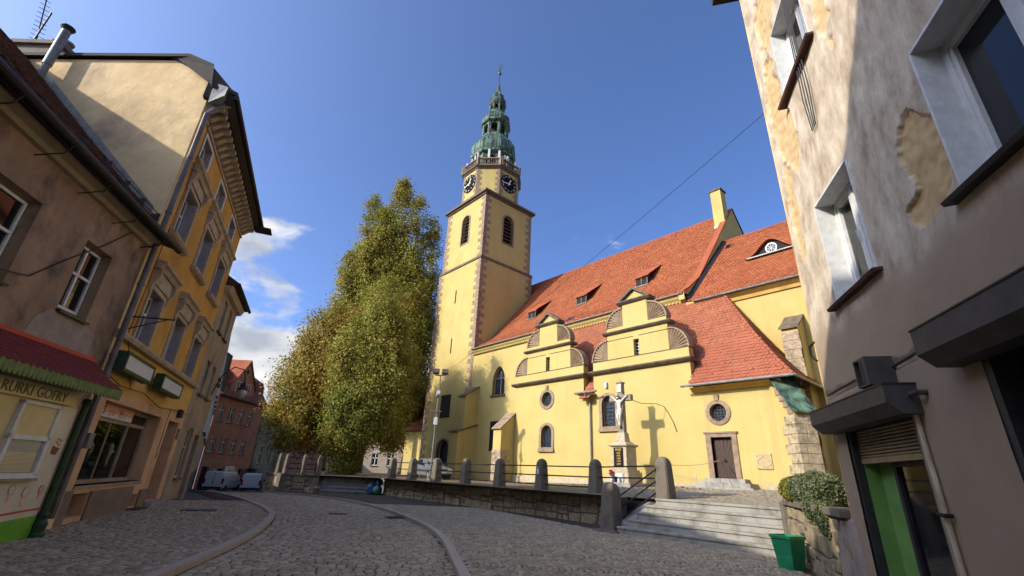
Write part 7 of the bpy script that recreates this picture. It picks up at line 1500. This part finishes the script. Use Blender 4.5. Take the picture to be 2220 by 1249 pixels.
def car_extra(f, L_, z, t):
    MB(f).box(L_/2-.06, L_/2+.005, -.32, .32, z+.6, z+.7).build('grille', M['plastic_dark'], t)
    for x in (1.55, 2.35):
        for s in (-1, 1): MB(f).box(x-L_/2, x-L_/2+.12, min(s*.8, s*.85), max(s*.8, s*.85), z+.86, z+.89).build('door_handle', M['plastic_dark'], t)
    MB(f).box(-L_/2+.7, L_/2-.7, -.845, .845, z+.5, z+.55).build('side_trim', M['plastic_dark'], t)
vehicle('silver_car', 'silver compact saloon car parked behind the iron fence by the tower', 'car', (-30.9, 19.75, tz(-31, 19.8)), 97,
        [(0, .42, .8, .85, .7, .74, .68), (.12, .3, .86, .95, .76, .8, .7), (.55, .28, .9, 1.0, .8, .83, .68), (1.05, .28, .92, 1.36, .8, .84, .6), (1.5, .28, .92, 1.42, .8, .84, .6), (2.2, .28, .9, 1.4, .8, .84, .6), (2.45, .28, .9, 1.3, .8, .84, .62), (3.0, .28, .86, .95, .8, .83, .7), (3.6, .28, .78, .86, .8, .82, .68), (4.0, .3, .66, .74, .74, .78, .62), (4.12, .42, .58, .64, .66, .7, .56)],
        M['car_silver'], [(.95, 1.5), (1.58, 2.4)], (2.95, 2.3), (.58, 1.03), (.85, 3.4), .29, lights=(.58, .13, .6, .8), mirror=2.6, extra=car_extra)
vst = [tuple(.84*q for q in r_) for r_ in [(0, .4, 1.0, 1.86, .86, .93, .82), (.08, .32, 1.0, 1.93, .9, .95, .84), (2.0, .3, 1.02, 1.96, .92, .96, .84), (3.3, .3, 1.02, 1.93, .92, .96, .82), (3.7, .3, 1.02, 1.8, .92, .96, .78), (4.3, .3, 1.0, 1.12, .9, .95, .8), (4.75, .3, .86, .96, .86, .92, .74), (4.95, .4, .7, .76, .76, .82, .6)]]
def van_extra(f, L_, z, t):
    MB(f).box(-L_/2-.012, -L_/2+.01, -.012, .012, z+.42, z+1.55).build('door_seam', M['plastic_dark'], t); MB(f).box(-L_/2-.03, -L_/2+.0, -.09, -.04, z+.72, z+.9).build('rear_handle', M['plastic_dark'], t)
    for s in (-1, 1):
        MB(f).box(-L_/2+1.1, -L_/2+2.2, min(s*.8, s*.822), max(s*.8, s*.822), z+.82, z+.85).build('slide_rail', M['plastic_dark'], t); MB(f).box(-L_/2+2.3, -L_/2+2.38, min(s*.8, s*.83), max(s*.8, s*.83), z+.76, z+.9).build('door_handle', M['plastic_dark'], t)
        MB(f).box(-L_/2+.1, L_/2-.2, min(s*.77, s*.815), max(s*.77, s*.815), z+.24, z+.36).build('sill_trim', M['plastic_dark'], t)
vehicle('white_van', 'white panel van parked with rear doors towards us below the pink house', 'van', (-48.6, 10.15, gz(-48.6, 10)-.0), -57, vst, M['van_white'], [(2.8, 3.3)], (3.6, 3.12), None, (.75, 3.35), .28, plate_z=.5, lights=(.55, .17, .68, 1.1), mirror=3.3, extra=van_extra)
vst2 = [tuple(.86*q for q in r_) for r_ in [(0, .4, 1.0, 1.72, .82, .88, .76), (.1, .32, 1.0, 1.8, .86, .9, .78), (2.0, .3, 1.0, 1.82, .88, .9, .78), (2.9, .3, 1.0, 1.76, .88, .9, .76), (3.6, .3, .98, 1.08, .86, .9, .76), (4.1, .3, .86, .92, .82, .86, .7), (4.35, .4, .68, .74, .72, .78, .58)]]
vehicle('white_van', 'smaller white delivery van beside the stone terrace wall', 'van', (-47.4, 12.15, gz(-47.4, 12)-.05), -72, vst2, M['van_white'], [(1.9, 2.7)], (3.07, 2.5), None, (.68, 3.0), .27, plate_z=.53, lights=(.53, .15, .64, 1.05), mirror=2.75, extra=None)
# ---------------------------------------------------------------- trees
RH = np.array([.656, .755, 0]); DH = np.array([-.755, .656, 0])
def tree(name, label, base, lobes, nleaf, mt, leaf=(.1, .17), trunk_r=.35, clump=.55, nclump=None, limbs=8, upright=.3, lean=(0, 0), extra_limbs=None):
    """lobes: (offset right, offset away, z centre, radius across, radius z); leaves sit in clumps through the crown volume"""
    B = np.array(base, float); t = thing(name, label, 'tree', tuple(base))
    vol = np.array([l[3]**2*l[4] for l in lobes]); pr = vol/vol.sum(); nclump = nclump or nleaf//70
    C_ = []; 
    k = np.random.choice(len(lobes), nclump, p=pr)
    d = np.random.normal(size=(nclump, 3)); d /= np.linalg.norm(d, axis=1)[:, None]; r = np.random.uniform(0, 1, nclump)**.38
    L_ = np.array(lobes)[k]
    cen = B[None]*np.array([1, 1, 0])+RH*L_[:, 0:1]+DH*L_[:, 1:2]+np.array([0, 0, 1])*L_[:, 2:3]
    th = np.random.uniform(0, 2*np.pi, nclump); tt = np.random.uniform(-1, 1, nclump); rr_ = np.sqrt(np.maximum(0, 1-np.abs(tt)**2.6))*np.random.uniform(0, 1, nclump)**.42
    C_ = cen+np.stack([np.cos(th)*rr_*L_[:, 3], np.sin(th)*rr_*L_[:, 3], tt*L_[:, 4]], 1)
    j = np.random.randint(0, nclump, nleaf); sp = np.random.normal(size=(nleaf, 3))*clump*np.array([1, 1, 1.25])*np.random.uniform(.5, 1.1, nclump)[j][:, None]
    P = C_[j]+sp
    out = P-cen[j]; out[:, 2] *= .5; out /= np.linalg.norm(out, axis=1)[:, None]+1e-6
    nl = out*.9+np.random.normal(size=(nleaf, 3))*.6; nl[:, 2] += .35; nl /= np.linalg.norm(nl, axis=1)[:, None]
    a = np.cross(nl, np.random.normal(size=(nleaf, 3))); a /= np.linalg.norm(a, axis=1)[:, None]
    b = np.cross(nl, a)
    s = np.random.uniform(leaf[0], leaf[1], nleaf)[:, None]
    V = np.stack([P-a*s, P+b*s*.62-a*s*.1, P+a*s, P-b*s*.62-a*s*.1], 1).reshape(-1, 3)
    mesh_np('crown', V, (np.arange(nleaf)*4)[:, None]+np.arange(4), mt, t, kind='stuff')
    mb = MB(); top = max(l[2]+l[4]*.6 for l in lobes); c0 = np.array([sum(l[0]*l[3] for l in lobes)/sum(l[3] for l in lobes), 0])
    mid = B+np.array([0, 0, (top-B[2])*.3])+RH*lean[0]
    mb.tube([tuple(B-np.array([0, 0, .3])), tuple(B*.5+mid*.5), tuple(mid), tuple(B*.15+np.array([0, 0, 0])+(B+RH*lean[1])*.85+np.array([0, 0, top-B[2]-1]))], [trunk_r*1.25, trunk_r, trunk_r*.75, trunk_r*.15], 10)
    trunk = mb.build('trunk', M['bark'], t, smooth=True)
    rg = random.Random(len(label))
    for i in range(limbs):
        l = lobes[i % len(lobes)]; z0 = B[2]+(top-B[2])*rg.uniform(.12, .5); s0 = B+np.array([0, 0, z0-B[2]])+RH*lean[0]*min(1, (z0-B[2])/((top-B[2])*.3))
        e = B*np.array([1, 1, 0])+RH*(l[0]+rg.uniform(-.6, .6)*l[3])+DH*(l[1]+rg.uniform(-.6, .6)*l[3])+np.array([0, 0, max(z0+1.0, l[2]+rg.uniform(-.3, .7)*l[4])])
        m_ = s0*.5+e*.5+np.array([0, 0, -upright*np.linalg.norm((e-s0)[:2])*.5])
        MB().tube([tuple(s0), tuple(m_), tuple(e)], [trunk_r*.42, trunk_r*.26, trunk_r*.07], 6).build('limb', M['bark'], t, smooth=True)
    return t
tree('poplar_tree', 'very tall poplar with upright leaders rising left of the clock tower', (-53, 24, 1.1),
     [(.2, 0, 31.6, 1.9, 8.8), (-3.5, .5, 29.8, 1.5, 8.6), (2.9, -.4, 29.2, 1.7, 8.3), (5.1, 0, 26.4, 1.5, 7.8), (-1.6, 0, 27.5, 2.4, 8), (-1.2, 1, 21, 4.4, 11), (2.6, 0, 18, 4.0, 9), (-4.6, 0, 20.5, 2.4, 8.5), (6.1, .5, 21, 1.6, 5.5), (5.4, 0, 13.5, 2.2, 4.5)], 185000, M['leaf_poplar'], (.1, .18), .55, .5, 2700, 20, .5)
tree('lime_tree', 'broad lime tree turning orange at the left of the tree group', (-46.3, 17.4, 1.1),
     [(-.5, 0, 11.2, 4.4, 6.0), (-3.0, 0, 8.2, 3.2, 4.2), (2.4, 0, 11.5, 3.4, 5.6), (-4.2, .5, 5.6, 2.3, 2.6), (-1.5, -1, 6.0, 3.0, 3.0)], 95000, M['leaf_lime'], (.08, .15), .4, .5, 1300, 14, .3)
tree('maple_tree', 'yellow green leafy tree in the middle of the group with sprouts round its foot', (-39.0, 17.2, 1.1),
     [(.6, 0, 13.2, 2.0, 5.4), (-1.4, 0, 9.8, 2.0, 4.6), (2.0, 0, 9.6, 1.9, 5.0), (-.4, -.3, 6.6, 1.7, 2.6), (1.0, -.3, 6.6, 1.6, 3.0), (.2, 2.6, 11.5, 2.3, 5.6), (2.2, 2.2, 8.0, 2.0, 4.6)], 84000, M['leaf_poplar'], (.075, .13), .35, .42, 1200, 16, .3)
tree('young_maple', 'fresh green bushy sprout growth low in front of the tree trunks', (-38.4, 16.6, 1.1),
     [(-.3, -.3, 3.6, 1.5, 2.5), (-1.1, -.4, 5.2, 1.5, 2.4), (.4, -.3, 5.6, 1.5, 2.6)], 30000, M['leaf_green'], (.07, .12), .14, .36, 420, 9, .3)
tree('autumn_tree', 'orange autumn tree at the right of the group beside the tower foot', (-56.5, 31.5, 1.1),
     [(1.8, 0, 8.4, 3.6, 4.0), (.2, 0, 10.4, 3.2, 3.6), (3.4, 0, 6.6, 2.4, 2.6), (-1.0, 0, 6.8, 2.4, 2.4)], 36000, M['leaf_orange'], (.1, .18), .35, .5, 560, 9, .3, lean=(.6, 1))
